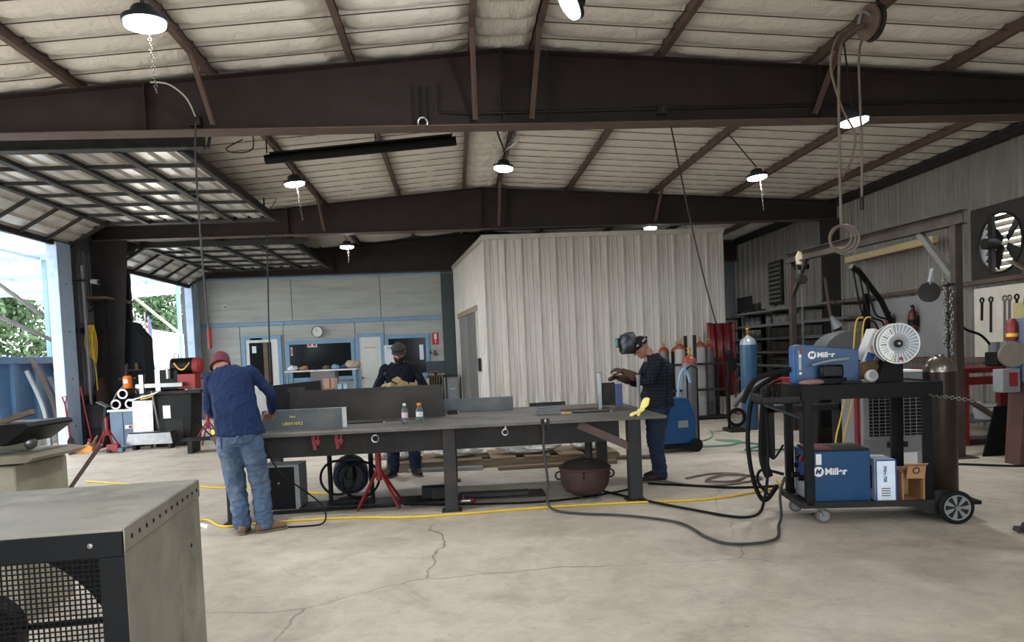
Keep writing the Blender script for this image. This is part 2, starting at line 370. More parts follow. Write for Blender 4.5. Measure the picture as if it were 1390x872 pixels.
# rigid frames ---------------------------------------------------------------------------
m_col = mat('column_dark', (56, 53, 53), .6, .1, .15, 3)
def frame(y, zb, label, tl=.0, braces=(), xl=XL + .06, xr=XR - .06, cols=True, zt=.03):
    t = thing('roof_frame', label, 'roof beam', (0, y, 0), 0, 'tapered steel roof frames')
    F_ = Matrix.Rotation(PI / 2, 4, 'X')
    MB().prism([(xl, zb), (xr, zb), (xr, zc(xr) - zt), (RX, zc(RX) - zt), (xl, zc(xl) - zt)], -.006, .006, F_).build('web', m_oxide, t, 0)
    MB().bb((xl, -.13, zb - .015), (xr, .13, zb)).build('bottom_flange', m_oxide2, t, 0)
    f = MB()
    for a, b in ((xl, RX), (RX, xr)):
        f.bar((a, 0, zc(a) - zt), (b, 0, zc(b) - zt), .26, .014)
    f.build('top_flange', m_oxide, t, 0)
    for x in (RX, RX + .55, -3.4, 4.6):
        MB().bb((x - .006, -.1, zb), (x + .006, .1, zc(x) - zt)).build('stiffener', m_oxide, t, 0)
    for x, dx in braces:
        MB().bar((x, -.75, zc(x) - .01), (x + dx, -.1, zb + .06), .06, .012).bar((x + .02, -.75, zc(x) - .01), (x + dx + .02, -.1, zb + .06), .012, .06).build('flange_brace', m_oxide2, t, 0)
    if cols:
        for s_, xo in ((1, XL + .05), (-1, XR - .05)):
            c1, c2 = (.25, .6) if s_ > 0 else (.2, .3)
            MB().prism([(xo, 0), (xo + s_ * c1, 0), (xo + s_ * c2, zb), (xo, zb)], -.006, .006, F_).build('column_web', m_col, t, 0)
            MB().bar((xo + s_ * c1, 0, .01), (xo + s_ * c2, 0, zb), .24, .014, (0, 1, 0)).bar((xo + s_ * .01, 0, .01), (xo + s_ * .01, 0, zb), .24, .014, (0, 1, 0)).build('column_flange', m_col, t, 0)
    return t
fr1 = frame(8.9, 4.25, 'deep dark steel roof beam spanning above the welding table', braces=((-2.65, .0), (.34, 0.02), (1.08, -.05), (4.5, 0)))
fr2 = frame(16.1, 4.24, 'dark red steel roof beam just over the ribbed booth front', braces=((-2.65, 0), (1.08, -.02), (4.5, 0)))
fr3 = frame(22.05, 4.06, 'dark red roof beam running along the top of the office wall', cols=False)
frame(1.7, 4.25, 'dark steel roof beam crossing overhead between door bays')
# conduit and outlet boxes on the first beam
MB().tube([(-.05, -.03, 4.75), (-.05, -.03, 4.42), (.3, -.03, 4.40), (8.2, -.03, 4.46)], .018).build('conduit', m_dark, fr1)
for x in (-.36, -.27, -.18): MB().tube([(x, -.03, 4.28), (x, -.03, 4.72)], .012).build('conduit', m_dark, fr1)
MB().torus((-.26, -.06, 4.3), .055, .016, (0, 1, 0)).build('hook_ring', m_steel, fr1)
for x, z in ((-2.86, 4.36), (2.62, 4.40)): MB().box((x, -.05, z), (.13, .08, .11)).build('outlet_box', m_dark, fr1, bevel=.005)
# ================================================================ CEILING LAMPS
m_lens = mat('lamp_lens', (244, 250, 255), .4, emit=26)
m_hous = mat('lamp_housing', (46, 48, 52), .5, .3)
def lamp(x, y, z, label, tilt=(0, 0, 0), r=.165, chain=0, watt=LAMP_W):
    t = thing('high_bay_lamp', label, 'lamp', (x, y, z), 0, 'round high bay lamps', tilt)
    MB().lathe([(0, .12), (.07, .12), (.09, .1), (.1, .06), (r, .035), (r, .0), (r - .015, 0)], n=28).build('housing', m_hous, t)
    MB().lathe([(r - .012, .004), (r - .018, -.03), (r * .6, -.05), (0, -.055)], n=28).build('lens', m_lens, t)
    px = min(PUR, key=lambda q: abs(q - x)); R3 = Euler(tilt).to_matrix().inverted()
    MB().torus((0, 0, .15), .03, .006, (1, 0, 0)).bar((0, 0, .17), R3 @ Vector((px - x, 0, zc(px) - .026 - z)), .014).build('hook', m_dark, t)
    ld = bpy.data.lights.new('lamp_light', 'AREA'); ld.shape = 'DISK'; ld.size = .3; ld.energy = watt; ld.color = (.93, .97, 1.0); ld.spread = math.radians(170)
    lo = bpy.data.objects.new('lamp_light', ld); COL.objects.link(lo); lo.parent = t; lo.location = (0, 0, -.062)
    if chain:
        c = MB()
        for k in range(int(chain / .035)):
            c.torus((.03, -.03, -.07 - k * .035), .013, .0028, (1, 0, 0) if k % 2 else (0, 1, 0), 8, 5)
        c.build('pull_chain', mat('chain_dull', (70, 67, 62), .8), t)
    return t
lamp(-2.26, 5.96, 4.2, 'glowing round lamp with a dangling white pull chain in the bay before the table beam', (.05, -.05, 0), chain=.5)
lamp(1.12, 6.42, 4.55, 'glowing lamp turned on edge beside the ridge purlins in the bay before the table beam', (0, 1.0, 0))
lamp(-2.35, 11.7, 4.3, 'glowing lamp in the bay behind the table beam near the black heater tube', (.1, -.1, 0), chain=.55)
lamp(.9, 11.86, 4.5, 'glowing lamp under the ridge amid loose cables', (0, .1, 0))
lamp(4.6, 8.1, 4.0, 'tilted glowing lamp hanging between the long reel cords', (0, -.12, 0))
lamp(4.95, 11.6, 4.2, 'glowing lamp with thin white pull rod near booth front', (0, -.1, 0), chain=.5)
lamp(-2.33, 17.0, 4.1, 'small lamp hanging beside the overhead door next to the office', chain=.35)
for x, y in ((-2.3, .4), (1.0, .4), (4.6, .6), (4.8, 17.5), (1.0, -4.2), (-2.3, -4.2), (6.3, 19.2)):
    lamp(x, y, 4.4 if x < 6 else 4.2, 'round lamp hanging over the shop bay off to one side at x%.0f y%.0f' % (x, y) if 0 else {(-2.3, .4): 'lamp over the fan cabinet bay on the door side', (1.0, .4): 'lamp under the ridge of the bay before the table', (4.6, .6): 'lamp over the fan cabinet bay on the cart side',
         (4.8, 17.5): 'lamp above the roof of the ribbed booth', (1.0, -4.2): 'lamp under the ridge by the front door', (-2.3, -4.2): 'lamp off the ridge on the door side by the front door', (6.3, 19.2): 'unseen lamp added to brighten the alley between the booth and the ribbed wall'}[(x, y)])  # alley lamp is an addition hidden behind the booth, brightening the bar rack
# ================================================================ OVERHEAD DOORS
m_dsheet = mat('door_sheet', (226, 220, 212), .3, .45, .12, 3, blot=(196, 176, 158), bamt=.4, blscale=2, rnd=.1)
m_dframe = mat('door_frame', (56, 55, 54), .55, .3, .2, 6)
def door(name, ya, yb, z, xi, nsec=4, ncell=6, sw=.8):
    t = MB().bb((xi - .02, ya + .02, z + .05), (xi + .02, yb - .02, z + .11)).build(name, m_dframe, None, 0); struct(t)
    secs = [((xi - i * sw, z), (xi - (i + 1) * sw, z)) for i in range(nsec)]
    xe = xi - nsec * sw; secs.append(((xe, z), (XL + .12, z - .42)))
    cw = (yb - ya) / ncell
    for si, ((x0, z0), (x1, z1)) in enumerate(secs):
        L_ = math.hypot(x1 - x0, z1 - z0); a = math.atan2(z1 - z0, x1 - x0)
        # ribbed sheet of one cell, ribs run along y
        b = MB(); prof = []
        for q in range(3):
            u = L_ * q / 3; prof += [(u, 0), (u + L_ / 3 - .12, 0), (u + L_ / 3 - .09, .045), (u + L_ / 3 - .04, .045), (u + L_ / 3 - .01, 0)]
        prof.append((L_, 0)); n = len(prof); prof_ = [(u, -h) for u, h in prof]
        b.add([(u, y, h) for y in (0, cw) for u, h in prof_], [(i, i + 1, n + i + 1, n + i) for i in range(n - 1)])
        me = b.mesh('panel', m_dsheet, 20)
        for c in range(ncell):
            ob('panel', me, t, (x0, ya + c * cw, z0 + .03), (0, -a, 0))
        for c in range(ncell + 1):
            y = ya + c * cw
            MB().bar((x0, y, z0), (x1, y, z1), .05 if 0 < c < ncell else .08, .05).build('stile', m_dframe, t, 0)
        MB().bar((x0, ya, z0 - .01), (x0, yb, z0 - .01), .1 if si else .08, .06).build('rail', m_dframe, t, 0)
    MB().bar((x1, ya, z1), (x1, yb, z1), .08, .1).build('rail', m_dframe, t, 0)
    for y, e in ((ya - .1, .35), (yb + .1, .1)):
        MB().bb((XL + .75, y - .02, z - .03), (xi + e, y + .02, z + .09)).build('track', m_dframe, t, 0)
        MB().tube(spline([(XL + .75, y, z + .03), (XL + .35, y, z - .12), (XL + .17, y, z - .5), (XL + .15, y, 2.0), (XL + .15, y, .02)], 6), .03, 6).build('track', m_dframe, t)
    for xx in (xi - .2, xi - 2.0):
        for y in (ya - .1, yb + .1):
            MB().bar((xx, y, z), (xx, y, zc(xx) + .02), .03, .006).bar((xx, y, z + .05), (xx + .25, y, zc(xx)), .03, .006).build('track_hanger', m_dframe, t, 0)
    return t
d1 = door('door_1', 10.0, 15.0, 4.38, -3.45)
d2 = door('door_2', 16.9, 21.4, 4.2, -3.5, ncell=5)
# deep channel that carries the near door track, with its hooked end
MB().bb((XL + .1, 9.72, 4.30), (-3.05, 9.78, 4.5)).bb((XL + .1, 9.66, 4.30), (-3.05, 9.78, 4.32)).build('track_channel', m_dframe, d1, 0)
MB().tube(spline([(-3.9, 9.7, 4.75), (-3.6, 9.7, 4.68), (-3.4, 9.7, 4.5), (-3.15, 9.7, 4.55), (-2.95, 9.7, 4.8)], 5), .02, 6).bar((-3.0, 9.7, 4.3), (-2.88, 9.7, 4.85), .03).build('hanger_hook', m_dframe, d1)
# jamb posts and lintels
for i, (a, b_) in enumerate(((14.4, 14.9), (21.42, 21.95))):
    p = struct(MB().bb((XL + .0, a, 0), (XL + .2, b_, 3.98)).build('trim_%d' % (i + 1), mat('jamb_paint', (164, 184, 208), .5, 0, .06, 4, blot=(130, 140, 150), bamt=.6, blscale=4), bevel=.01))
    for z in (.5, 1.4, 2.3, 3.2): MB().cyl((XL + .2, a + .25, z), (XL + .215, a + .25, z), .018, n=8).build('bolt', m_steel, p)
p = struct(MB().bb((XL, 17.55, 0), (XL + .12, 17.7, 3.9)).build('trim_3', m_dframe)); struct(MB().bb((XL, 9.55, 0), (XL + .15, 9.7, 3.98)).build('trim_4', MATS['jamb_paint']))

# ================================================================ OFFICE WALL
m_ply = mat('office_panel', (168, 170, 163), .5, 0, .1, 1.5, stretch=(.6, 1, 5), blot=(140, 142, 135), bamt=.6, blscale=1.2, rnd=.04)
m_ply2 = mat('dark_green_panel', (64, 76, 74), .6, 0, .12, 3)
def slab(name, xa, xb, za, zb, m_, d=.02, off=0., parent=None):
    return MB().bb((xa, Y1 - off - d, za), (xb, Y1 - off, zb)).build(name, m_, parent or wb, 0, bevel=.003)
for a, b_ in ((-7.45, -4.76), (-4.74, -2.16), (-2.14, -.34)): slab('wall_panel', a, b_, 2.76, 4.0, m_ply)
for a, b_ in ((-7.45, -6.3), (-6.28, -5.05), (-5.03, -2.96), (-2.94, -2.1), (-2.08, -.34)): slab('wall_panel', a, b_, 0, 2.64, m_ply)
slab('wall_panel', -.33, .1, 0, 4.0, m_ply2, .02)
for a, b_ in ((-7.45, -5.0), (-4.99, -2.15), (-2.14, -.34)):
    slab('trim_band', a, b_, 2.65, 2.75, m_blue, .035); slab('trim_band', a, b_, 4.0, 4.1, m_blue, .035)
def framed(name, xa, xb, za, zb, w, parent, m_=m_blue):
    f = MB()
    for (x0, x1, z0, z1) in ((xa, xa + w, za, zb), (xb - w, xb, za, zb), (xa + w, xb - w, zb - w, zb)) + (((xa + w, xb - w, za, za + w),) if za > .1 else ()):
        f.bb((x0, Y1 - .09, z0), (x1, Y1 - .02, z1))
    return f.build(name, m_, parent, 0, bevel=.004)
# door with glass, white door, two dark windows
def sdoor(name, xa, xb, zt, glass):
    d = struct(MB().bb((xa + .1, Y1 - .06, .02), (xb - .1, Y1 - .03, zt - .1)).build(name, mat('door_white', (214, 214, 206), .5, 0, .05), bevel=.004))
    framed('frame', xa, xb, 0, zt, .11, d)
    if glass:
        MB().bb((xa + .22, Y1 - .075, .9), (xb - .3, Y1 - .058, zt - .2)).build('pane', m_glass, d, 0)
        MB().bb((xa + .62, Y1 - .08, .3), (xa + .74, Y1 - .07, zt - .21)).build('mullion', m_wood, d, 0)
        MB().bb((xa + .3, Y1 - .078, 1.85), (xa + .42, Y1 - .075, 2.05)).build('notice', m_white, d, 0)
        MB().bb((xa + .26, Y1 - .09, zt - .12), (xa + .6, Y1 - .06, zt - .06)).build('door_closer', m_dark, d)
    else:
        for (z0, z1) in ((.25, .95), (1.1, zt - .25)):
            MB().bb((xa + .2, Y1 - .066, z0), (xb - .2, Y1 - .058, z1)).build('raised_panel', MATS['door_white'], d, bevel=.003)
        MB().sph((xa + .17, Y1 - .1, .98), .035).build('knob', m_brass, d)
        MB().bb((xa + .28, Y1 - .069, 1.82), (xb - .28, Y1 - .066, 1.92)).build('notice', m_white, d, 0)
        text('RESTROOM', .075, mat('sign_red', (196, 50, 40)), d, ((xa + xb) / 2, Y1 - .072, 1.87), (PI / 2, 0, 0), sx=.8)
    return d
sdoor('door_3', -6.25, -5.1, 2.35, True); sdoor('door_4', -2.95, -2.1, 2.3, False)
for nm, xa, xb, za, zb in (('window_1', -4.98, -2.97, .95, 2.16), ('window_2', -2.08, -.76, .95, 2.22)):
    w = struct(MB().bb((xa + .1, Y1 - .05, za + .1), (xb - .1, Y1 - .03, zb - .1)).build(nm, m_glass, None, 0)); framed('frame', xa, xb, za, zb, .11, w)
    if nm == 'window_1':
        for x, z, sx, sz in ((-4.35, 2.02, .28, .13), (-4.85, 1.85, .06, .25)):
            s_ = MB().bb((x, Y1 - .053, z - sz / 2), (x + sx, Y1 - .05, z + sz / 2)).build('sticker', m_white, w, 0)
            for q in (0, 1): MB().bb((x + sx * (.1 + .5 * q), Y1 - .055, z - sz * .3), (x + sx * (.4 + .5 * q), Y1 - .053, z + sz * .25)).build('mark', MATS['sign_red'], s_, 0)
t = thing('wall_notice', 'white printed notice board hanging in the office window beside the white door', 'notice', (-1.84, Y1 - .1, 1.3), 0)
MB().bb((-.26, -.01, 0), (.26, .01, .62)).build('board', mat('paper_blue_white', (214, 226, 236), .6), t, 0)
text('Semi-Hotline', .085, m_dark, t, (0, -.012, .54), (PI / 2, 0, 0), sx=.8)
for q in range(3): MB().bb((-.2 + q * .14, -.014, .06), (-.1 + q * .14, -.011, .46)).build('flyer', m_white, t, 0)
t = thing('wall_notice', 'small pale paper in the office window beside the red extinguisher sign', 'notice', (-1.0, Y1 - .1, 1.45)); MB().bb((-.06, -.005, 0), (.06, .005, .45)).build('sheet', MATS['paper_blue_white'], t, 0)
# clock
t = thing('wall_clock', 'round white wall clock above the office window', 'clock', (-4.04, Y1 - .08, 2.4))
MB().lathe([(0, .02), (.15, .02), (.165, 0), (.165, .06)], (0, 0, 0), (0, -1, 0), 28).build('case', mat('clock_rim', (190, 190, 186), .4), t)
MB().cyl((0, -.021, 0), (0, -.024, 0), .14, n=28).build('dial', m_white, t)
MB().bar((0, -.027, 0), (.05, -.027, .05), .012, .003).bar((0, -.027, 0), (-.02, -.027, .1), .008, .003).build('hands', m_black, t, 0)
# fire-extinguisher sign, hook and camera
t = thing('extinguisher_sign', 'red vertical fire extinguisher sign on the office wall', 'sign', (-.57, Y1 - .03, 1.88))
MB().bb((-.1, -.006, 0), (.1, 0, .36)).build('plate', mat('sign_red', (196, 50, 40)), t, 0)
MB().bb((-.04, -.009, .17), (.04, -.006, .33)).bb((-.012, -.009, .05), (.012, -.006, .17)).bar((-.05, -.008, .31), (.05, -.008, .31), .02, .004).build('pictogram', m_white, t, 0)
t = thing('wall_bracket', 'small rusty bracket with clip below the red sign', 'bracket', (-.6, Y1 - .02, 1.55))
MB().bb((-.03, -.08, 0), (.03, 0, .16)).build('clip', m_oxide2, t, 0); MB().bb((-.2, -.05, .06), (-.12, 0, .16)).build('clip', m_oxide2, t, 0); MB().bar((-.16, -.06, .1), (.1, -.06, .02), .02).build('arm', m_dark, t, 0)
t = thing('wall_camera', 'small round white camera high on the grey office wall', 'camera', (-6.68, Y1 - .03, 3.24)); MB().lathe([(0, .06), (.04, .05), (.055, .0), (.07, 0), (.07, -.01)], (0, 0, 0), (0, -1, 0), 18).build('dome', m_white, t); MB().cyl((0, -.055, 0), (0, -.065, 0), .022).build('lens', m_black, t)

# ================================================================ BOOTH
bt = thing('metal_booth', 'tall room clad in pale ribbed sheet metal behind the welding table', 'booth', (0, 0, 0))
bx0, bx1, by0 = .73, 5.97, 16.0; ex, ey = .07, 21.4; BH = 4.06
n_ = 14; w_ = (bx1 - bx0) / n_; pmf = panel_mesh(BH, m_booth, w=w_, depth=.05)
for i in range(n_): ob('panel', pmf, bt, (bx0 + i * w_, by0, 0))
Ls = math.hypot(ex - bx0, ey - by0); w2 = Ls / n_; pms = panel_mesh(BH, m_booth, w=w2, depth=.03); an = math.atan2(by0 - ey, bx0 - ex)
dirv = Vector((ex - bx0, ey - by0, 0)).normalized(); nrm = Vector((dirv.y, -dirv.x, 0)) * -1   # outward (left)
def sp(t, z, off=0.): return Vector((bx0, by0, z)) + dirv * (t * Ls) + nrm * off
DOOR_T = (.24, .84)
for i in range(n_):
    a = 1 - i / n_ ; p0 = sp(a, 0)
    mid = a - .5 / n_
    if DOOR_T[0] + .06 < mid < DOOR_T[1] - .06:
        ob('panel', panel_mesh(BH - 2.62, m_booth, w=w2, depth=.03), bt, (p0.x, p0.y, 2.62), (0, 0, an))
    else: ob('panel', pms, bt, p0, (0, 0, an))
# solid core behind the sheets, cap flashing, corner trim
F4 = [(bx0 + .05, by0 + .02), (bx1 - .02, by0 + .02), (bx1 - .02, ey + .05), (ex + .05, ey + .05)]
MB().prism(F4, 0, BH - .03).build('core', mat('booth_core', (110, 108, 104), .7), bt, 0)
MB().bb((bx0 - .05, by0 - .06, BH - .06), (bx1 + .05, by0 + .02, BH + .04)).build('cap_flashing', mat('booth_trim', (176, 170, 160), .5, .2), bt, 0)
MB().bar(sp(-.005, BH - .01, .03), sp(1, BH - .01, .03), .07, .1).build('cap_flashing', MATS['booth_trim'], bt, 0)
MB().bb((bx0 - .045, by0 - .045, 0), (bx0 + .09, by0 - .036, BH - .06)).bar(sp(-.008, 0, .035), sp(-.008, BH - .06, .035), .012, .12, (0, 1, 0)).build('corner_trim', m_booth, bt, 0)
MB().bb((bx1 - .06, by0 - .045, 0), (bx1 + .03, by0 + .03, BH - .06)).build('corner_trim', m_booth, bt, 0)
def onside(name, ta, tb, za, zb, o0, o1, m_, parent=bt):
    c = [sp(ta, za, o0), sp(tb, za, o0), sp(tb, za, o1), sp(ta, za, o1)]; d = [Vector((v.x, v.y, zb)) for v in c]
    return MB().add(c + d, [(0, 1, 2, 3), (4, 7, 6, 5), (0, 4, 5, 1), (1, 5, 6, 2), (2, 6, 7, 3), (3, 7, 4, 0)]).build(name, m_, parent, 0)
m_bdoor = mat('booth_door_grey', (112, 108, 106), .45, .2, .08, 3)
onside('door_leaf', DOOR_T[0] + .02, .53, .02, 2.55, -.01, .02, m_bdoor); l2 = onside('door_leaf', .55, DOOR_T[1], .02, 2.55, -.01, .03, mat('booth_door_light', (140, 136, 132), .4, .3))
MB().sph(sp(.62, 1.15, .06), .035).build('knob', m_steel, l2)
onside('door_lintel', DOOR_T[0] - .02, DOOR_T[1] + .02, 2.55, 2.68, -.01, .06, mat('rusty_cream', (150, 132, 108), .7, 0, .2, 8, blot=(100, 80, 62)))
for a in (DOOR_T[0], DOOR_T[1]): onside('door_jamb', a - .015, a + .015, 0, 2.55, -.01, .05, m_booth)
onside('handle', .18, .21, 1.15, 1.45, .03, .08, m_dark)

# ================================================================ OUTSIDE
m_can = mat('canopy_sheet', (236, 238, 240), .6, 0, .03, 3)
def _tr(m):
    n = m.node_tree.nodes; L = m.node_tree.links; t_ = n.new('ShaderNodeBsdfTranslucent'); t_.inputs[0].default_value = (.86, .88, .9, 1)
    mx = n.new('ShaderNodeMixShader'); mx.inputs[0].default_value = .6; L.new(n['Principled BSDF'].outputs[0], mx.inputs[1]); L.new(t_.outputs[0], mx.inputs[2]); L.new(mx.outputs[0], n['Material Output'].inputs['Surface'])
_tr(m_can)                                                       # thin translucent roofing
cn = thing('yard_canopy', 'white sheet canopy on blue posts outside the open doors', 'canopy', (0, 0, 0))
xs0, xs1 = -7.9, -15
for i in range(8):
    y0_ = 9 + i * 2.6
    MB().add([(xs0, y0_, 4.55), (xs1, y0_, 4.15), (xs1, y0_ + 2.58, 4.15), (xs0, y0_ + 2.58, 4.55), (xs0, y0_, 4.6), (xs1, y0_, 4.2), (xs1, y0_ + 2.58, 4.2), (xs0, y0_ + 2.58, 4.6)],
             [(0, 1, 2, 3), (4, 7, 6, 5), (0, 4, 5, 1), (1, 5, 6, 2), (2, 6, 7, 3), (3, 7, 4, 0)]).build('roof_sheet', m_can, cn, 0)
for y in (13.0, 15.6, 18.9, 22, 25.1, 28):
    MB().bar((xs0, y, 4.47), (xs1, y, 4.07), .07, .16).build('rafter', mat('canopy_steel', (150, 170, 186), .5), cn, 0)
for x in (-10, -12.4): MB().bar((x, 9, 4.32 + (x + 10) * .056), (x, 29.5, 4.32 + (x + 10) * .056), .06, .06).build('purlin', MATS['canopy_steel'], cn, 0)
for x, y in ((-10, 19.1), (-9, 25.1), (-15, 15), (-15, 22), (-15, 29)): MB().bar((x, y, -.06), (x, y, 4.3), .1, .1).build('post', m_blue, cn, 0)
for a, b_ in (((-8.6, 13.6, 3.7), (-8.6, 16.2, 2.75)), ((-8.3, 12.9, 2.9), (-8.3, 16.2, 2.15)), ((-8.5, 20.0, 3.6), (-8.5, 24.6, 2.3))):
    MB().bar(a, b_, .06, .06).build('brace', mat('galv_pipe', (168, 160, 152), .4, .4), cn, 0)
# blue waste container with steel offcuts
ct = thing('waste_container', 'pale blue steel waste container standing just outside the door', 'container', (-9.6, 18.0, -.06), 0)
m_cont = mat('container_blue', (74, 104, 134), .5, 0, .12, 2, blot=(58, 76, 94), bamt=.6)
MB().bb((-.9, -2.6, .45), (.5, .9, 1.85)).build('body', m_cont, ct, bevel=.02)
MB().bb((-.97, -2.66, 1.8), (.57, .96, 1.95)).build('rim', m_cont, ct, bevel=.01)
for y in (-2.2, -1.4, -.6, .2): MB().bb((.5, y, .45), (.58, y + .1, 1.8)).build('rib', m_cont, ct, 0)
MB().bb((-.85, -2.5, 0), (.45, .8, .45)).build('base', mat('container_base', (206, 200, 190), .6, 0, .1, 3, blot=(150, 130, 110)), ct, bevel=.02)
for i, (y, l_, a) in enumerate(((15.9, 1.65, .05), (16.3, 1.9, -.04), (16.7, 1.5, .06), (17.1, 1.75, -.05), (17.5, 1.3, .05))):
    t = thing('steel_offcut', ['curved bare sheet steel offcut leaning on blue container', 'tall rusty steel offcut leaning on blue container', 'short bright angle offcut leaning on blue container', 'dark curved offcut leaning on blue container', 'stubby brown flat bar leaning on blue container'][i], 'steel offcut', (-8.55, y, -.06), 0, 'offcuts by the container')
    MB().tube(spline([(.1, 0, 0), (.02, a * .4, l_ * .5), (-.32, a * 2.2, l_)], 6), .05, 4).build('strip', [m_grey, m_oxide2, m_steel, m_dark, m_oxide2][i], t, 20)
    MB().tube(spline([(.13, 0, .02), (.05, a * .4, l_ * .5), (-.29, a * 2.2, l_ - .02)], 6), .012, 4).build('edge_lip', m_steel, t, 20)
# far white building and fence line
t = thing('white_shed', 'sun bleached white shed across the yard', 'building', (-22, 46, -.06))
MB().bb((-7, 0, 0), (6, 6, 3.2)).build('wall', mat('shed_white', (236, 236, 230), .7), t, 0)
MB().prism([(-7.4, 3.2), (6.4, 3.2), (-.5, 4.6)], -6.3, .3, Matrix.Rotation(PI / 2, 4, 'X')).build('roof', m_can, t, 0)
for x in (-4, -1, 2): MB().bb((x, -.05, 1.2), (x + 1, .02, 2.2)).build('window', mat('pale_glass', (170, 184, 190), .2), t, 0)
# trees
m_leaf = mat('leaves', (56, 78, 46), .7, 0, .35, .8, blot=(86, 110, 70), blscale=1.2)
m_bark = mat('bark', (120, 104, 88), .9, 0, .2, 4)
def tree(x, y, h, r, label, seed, n=15600):
    R_ = random.Random(seed); t = thing('yard_tree', label, 'tree', (x, y, -.06), 0, 'trees across the yard')
    b = MB()
    b.tube([(0, 0, 0), (.1, .1, h * .3), (-.1, .2, h * .55), (.2, 0, h * .8)], .2, 8, rs=[.32, .24, .17, .06])
    for k in range(6):
        a = R_.uniform(0, 6.28); z = h * R_.uniform(.25, .55); b.tube([(0, .1, z), (math.cos(a) * r * .35, math.sin(a) * r * .35, z + h * .12), (math.cos(a) * r * .75, math.sin(a) * r * .75, z + h * .22)], .08, 6, rs=[.11, .07, .03])
    b.build('trunk', m_bark, t)
    f = MB(); blobs = [(R_.uniform(-.6, .6) * r, R_.uniform(-.6, .6) * r, h * R_.uniform(.12, .9), r * R_.uniform(.3, .48)) for _ in range(26)]
    for k in range(n):
        bx_, by_, bz, br = blobs[k % 26]; d = Vector((R_.gauss(0, 1), R_.gauss(0, 1), R_.gauss(0, .8))).normalized() * br * R_.uniform(.55, 1.05)
        c = Vector((bx_, by_, bz)) + d; s_ = R_.uniform(.1, .21); u = Vector((R_.gauss(0, 1), R_.gauss(0, 1), R_.gauss(0, 1))).normalized(); v = u.orthogonal().normalized()
        f.add([c - u * s_, c - v * s_ * .45, c + u * s_, c + v * s_ * .45], [(0, 1, 2, 3)])
    f.build('foliage', m_leaf, t, 0)
tree(-19.5, 31, 8.5, 3.6, 'bushy green tree right behind the blue container', 1); tree(-26, 38, 9, 4.3, 'broad green tree behind the canopy posts', 2); tree(-18.4, 23.6, 6.5, 2.6, 'lower leafy tree beside the canopy', 3); tree(-21, 57.5, 8, 3.4, 'pale tree rising behind the white shed', 4); tree(-36, 44.5, 10, 4.4, 'tall tree far across the yard', 5)
# flag
t = thing('striped_flag', 'red white and blue flag hanging on a slim pole outside by the office', 'flag', (-11, 27.4, -.06))
MB().cyl((0, 0, 0), (-.05, .05, 3.6), .025, n=8).build('pole', m_steel, t)
def flagstrip(u0, u1, name, m_):
    b = MB(); n = 8; vs = []
    for i in range(n + 1):
        z = 3.35 - 1.75 * i / n
        for u in (u0, u1): vs.append((.04 + .05 * math.sin(i * .9 + u * 6), .05 + (.45 * (.35 + .65 * i / n)) * u + .03 * math.sin(i), z + .25 * u * (1 - i / n) - .1 * u))
    b.add(vs, [(2 * i, 2 * i + 1, 2 * i + 3, 2 * i + 2) for i in range(n)]); o = b.build(name, m_, t, 60); so = o.modifiers.new('s', 'SOLIDIFY'); so.thickness = .006
flagstrip(0, .5, 'red_field', mat('flag_red', (204, 60, 76), .7)); flagstrip(.5, .62, 'white_stripe', m_white); flagstrip(.62, 1.0, 'blue_field', mat('flag_blue', (60, 104, 160), .7))
# ================================================================ PEOPLE
from mathutils import noise as mnoise
def ring_loft(b, rings, n=20):
    """rings: (centre, a-axis vec, b-axis vec); closed tube with end caps"""
    vs = []
    for c, a, bb_ in rings:
        c, a, bb_ = Vector(c), Vector(a), Vector(bb_)
        vs += [c + a * math.cos(t * 2 * PI / n) + bb_ * math.sin(t * 2 * PI / n) for t in range(n)]
    m = len(rings); fs = [(i * n + t, i * n + (t + 1) % n, (i + 1) * n + (t + 1) % n, (i + 1) * n + t) for i in range(m - 1) for t in range(n)]
    fs += [tuple(range(n - 1, -1, -1)), tuple(range((m - 1) * n, m * n))]
    b.add(vs, fs)
def limb(b, pts, rs, k=5, n=14):
    """tapered limb with rounded ends through joints"""
    P_ = spline(pts, k); m = len(P_); R_ = []
    for i in range(m):
        t = i / k; j = min(int(t), len(rs) - 2); f = t - j; f = f * f * (3 - 2 * f); R_.append(rs[j] * (1 - f) + rs[j + 1] * f)
    b.tube(P_, .1, n, rs=R_); b.sph(P_[0], rs[0] * .99, n, 8); b.sph(P_[-1], rs[-1] * .99, n, 8)
def remesh(b, name, m_, parent, vox=.008, smooth=4, fold=0., fscale=(5, 5, 5), seed=0., open_=None):
    me = b.mesh(name, m_, 0); o = bpy.data.objects.new(name, me); COL.objects.link(o)
    r = o.modifiers.new('r', 'REMESH'); r.mode = 'VOXEL'; r.voxel_size = vox; r.use_smooth_shade = True
    s_ = o.modifiers.new('s', 'SMOOTH'); s_.iterations = smooth; s_.factor = .5
    me2 = bpy.data.meshes.new_from_object(o.evaluated_get(bpy.context.evaluated_depsgraph_get())); bpy.data.objects.remove(o)
    if fold:
        for v, nr in zip(me2.vertices, [Vector(n_.vector) for n_ in me2.vertex_normals]):
            p = Vector((v.co.x * fscale[0] + seed, v.co.y * fscale[1], v.co.z * fscale[2]))
            w = mnoise.noise(p); w2 = 1 - abs(mnoise.noise(p * 1.9 + Vector((9, 3, 1)))) * 2
            v.co += nr * fold * (w * .7 + max(0, w2 - .4) * 1.2 - .3)
    me2.polygons.foreach_set('use_smooth', [True] * len(me2.polygons))
    me2.materials.clear(); me2.materials.append(m_)
    o = bpy.data.objects.new(name, me2); COL.objects.link(o); o.parent = parent; return o
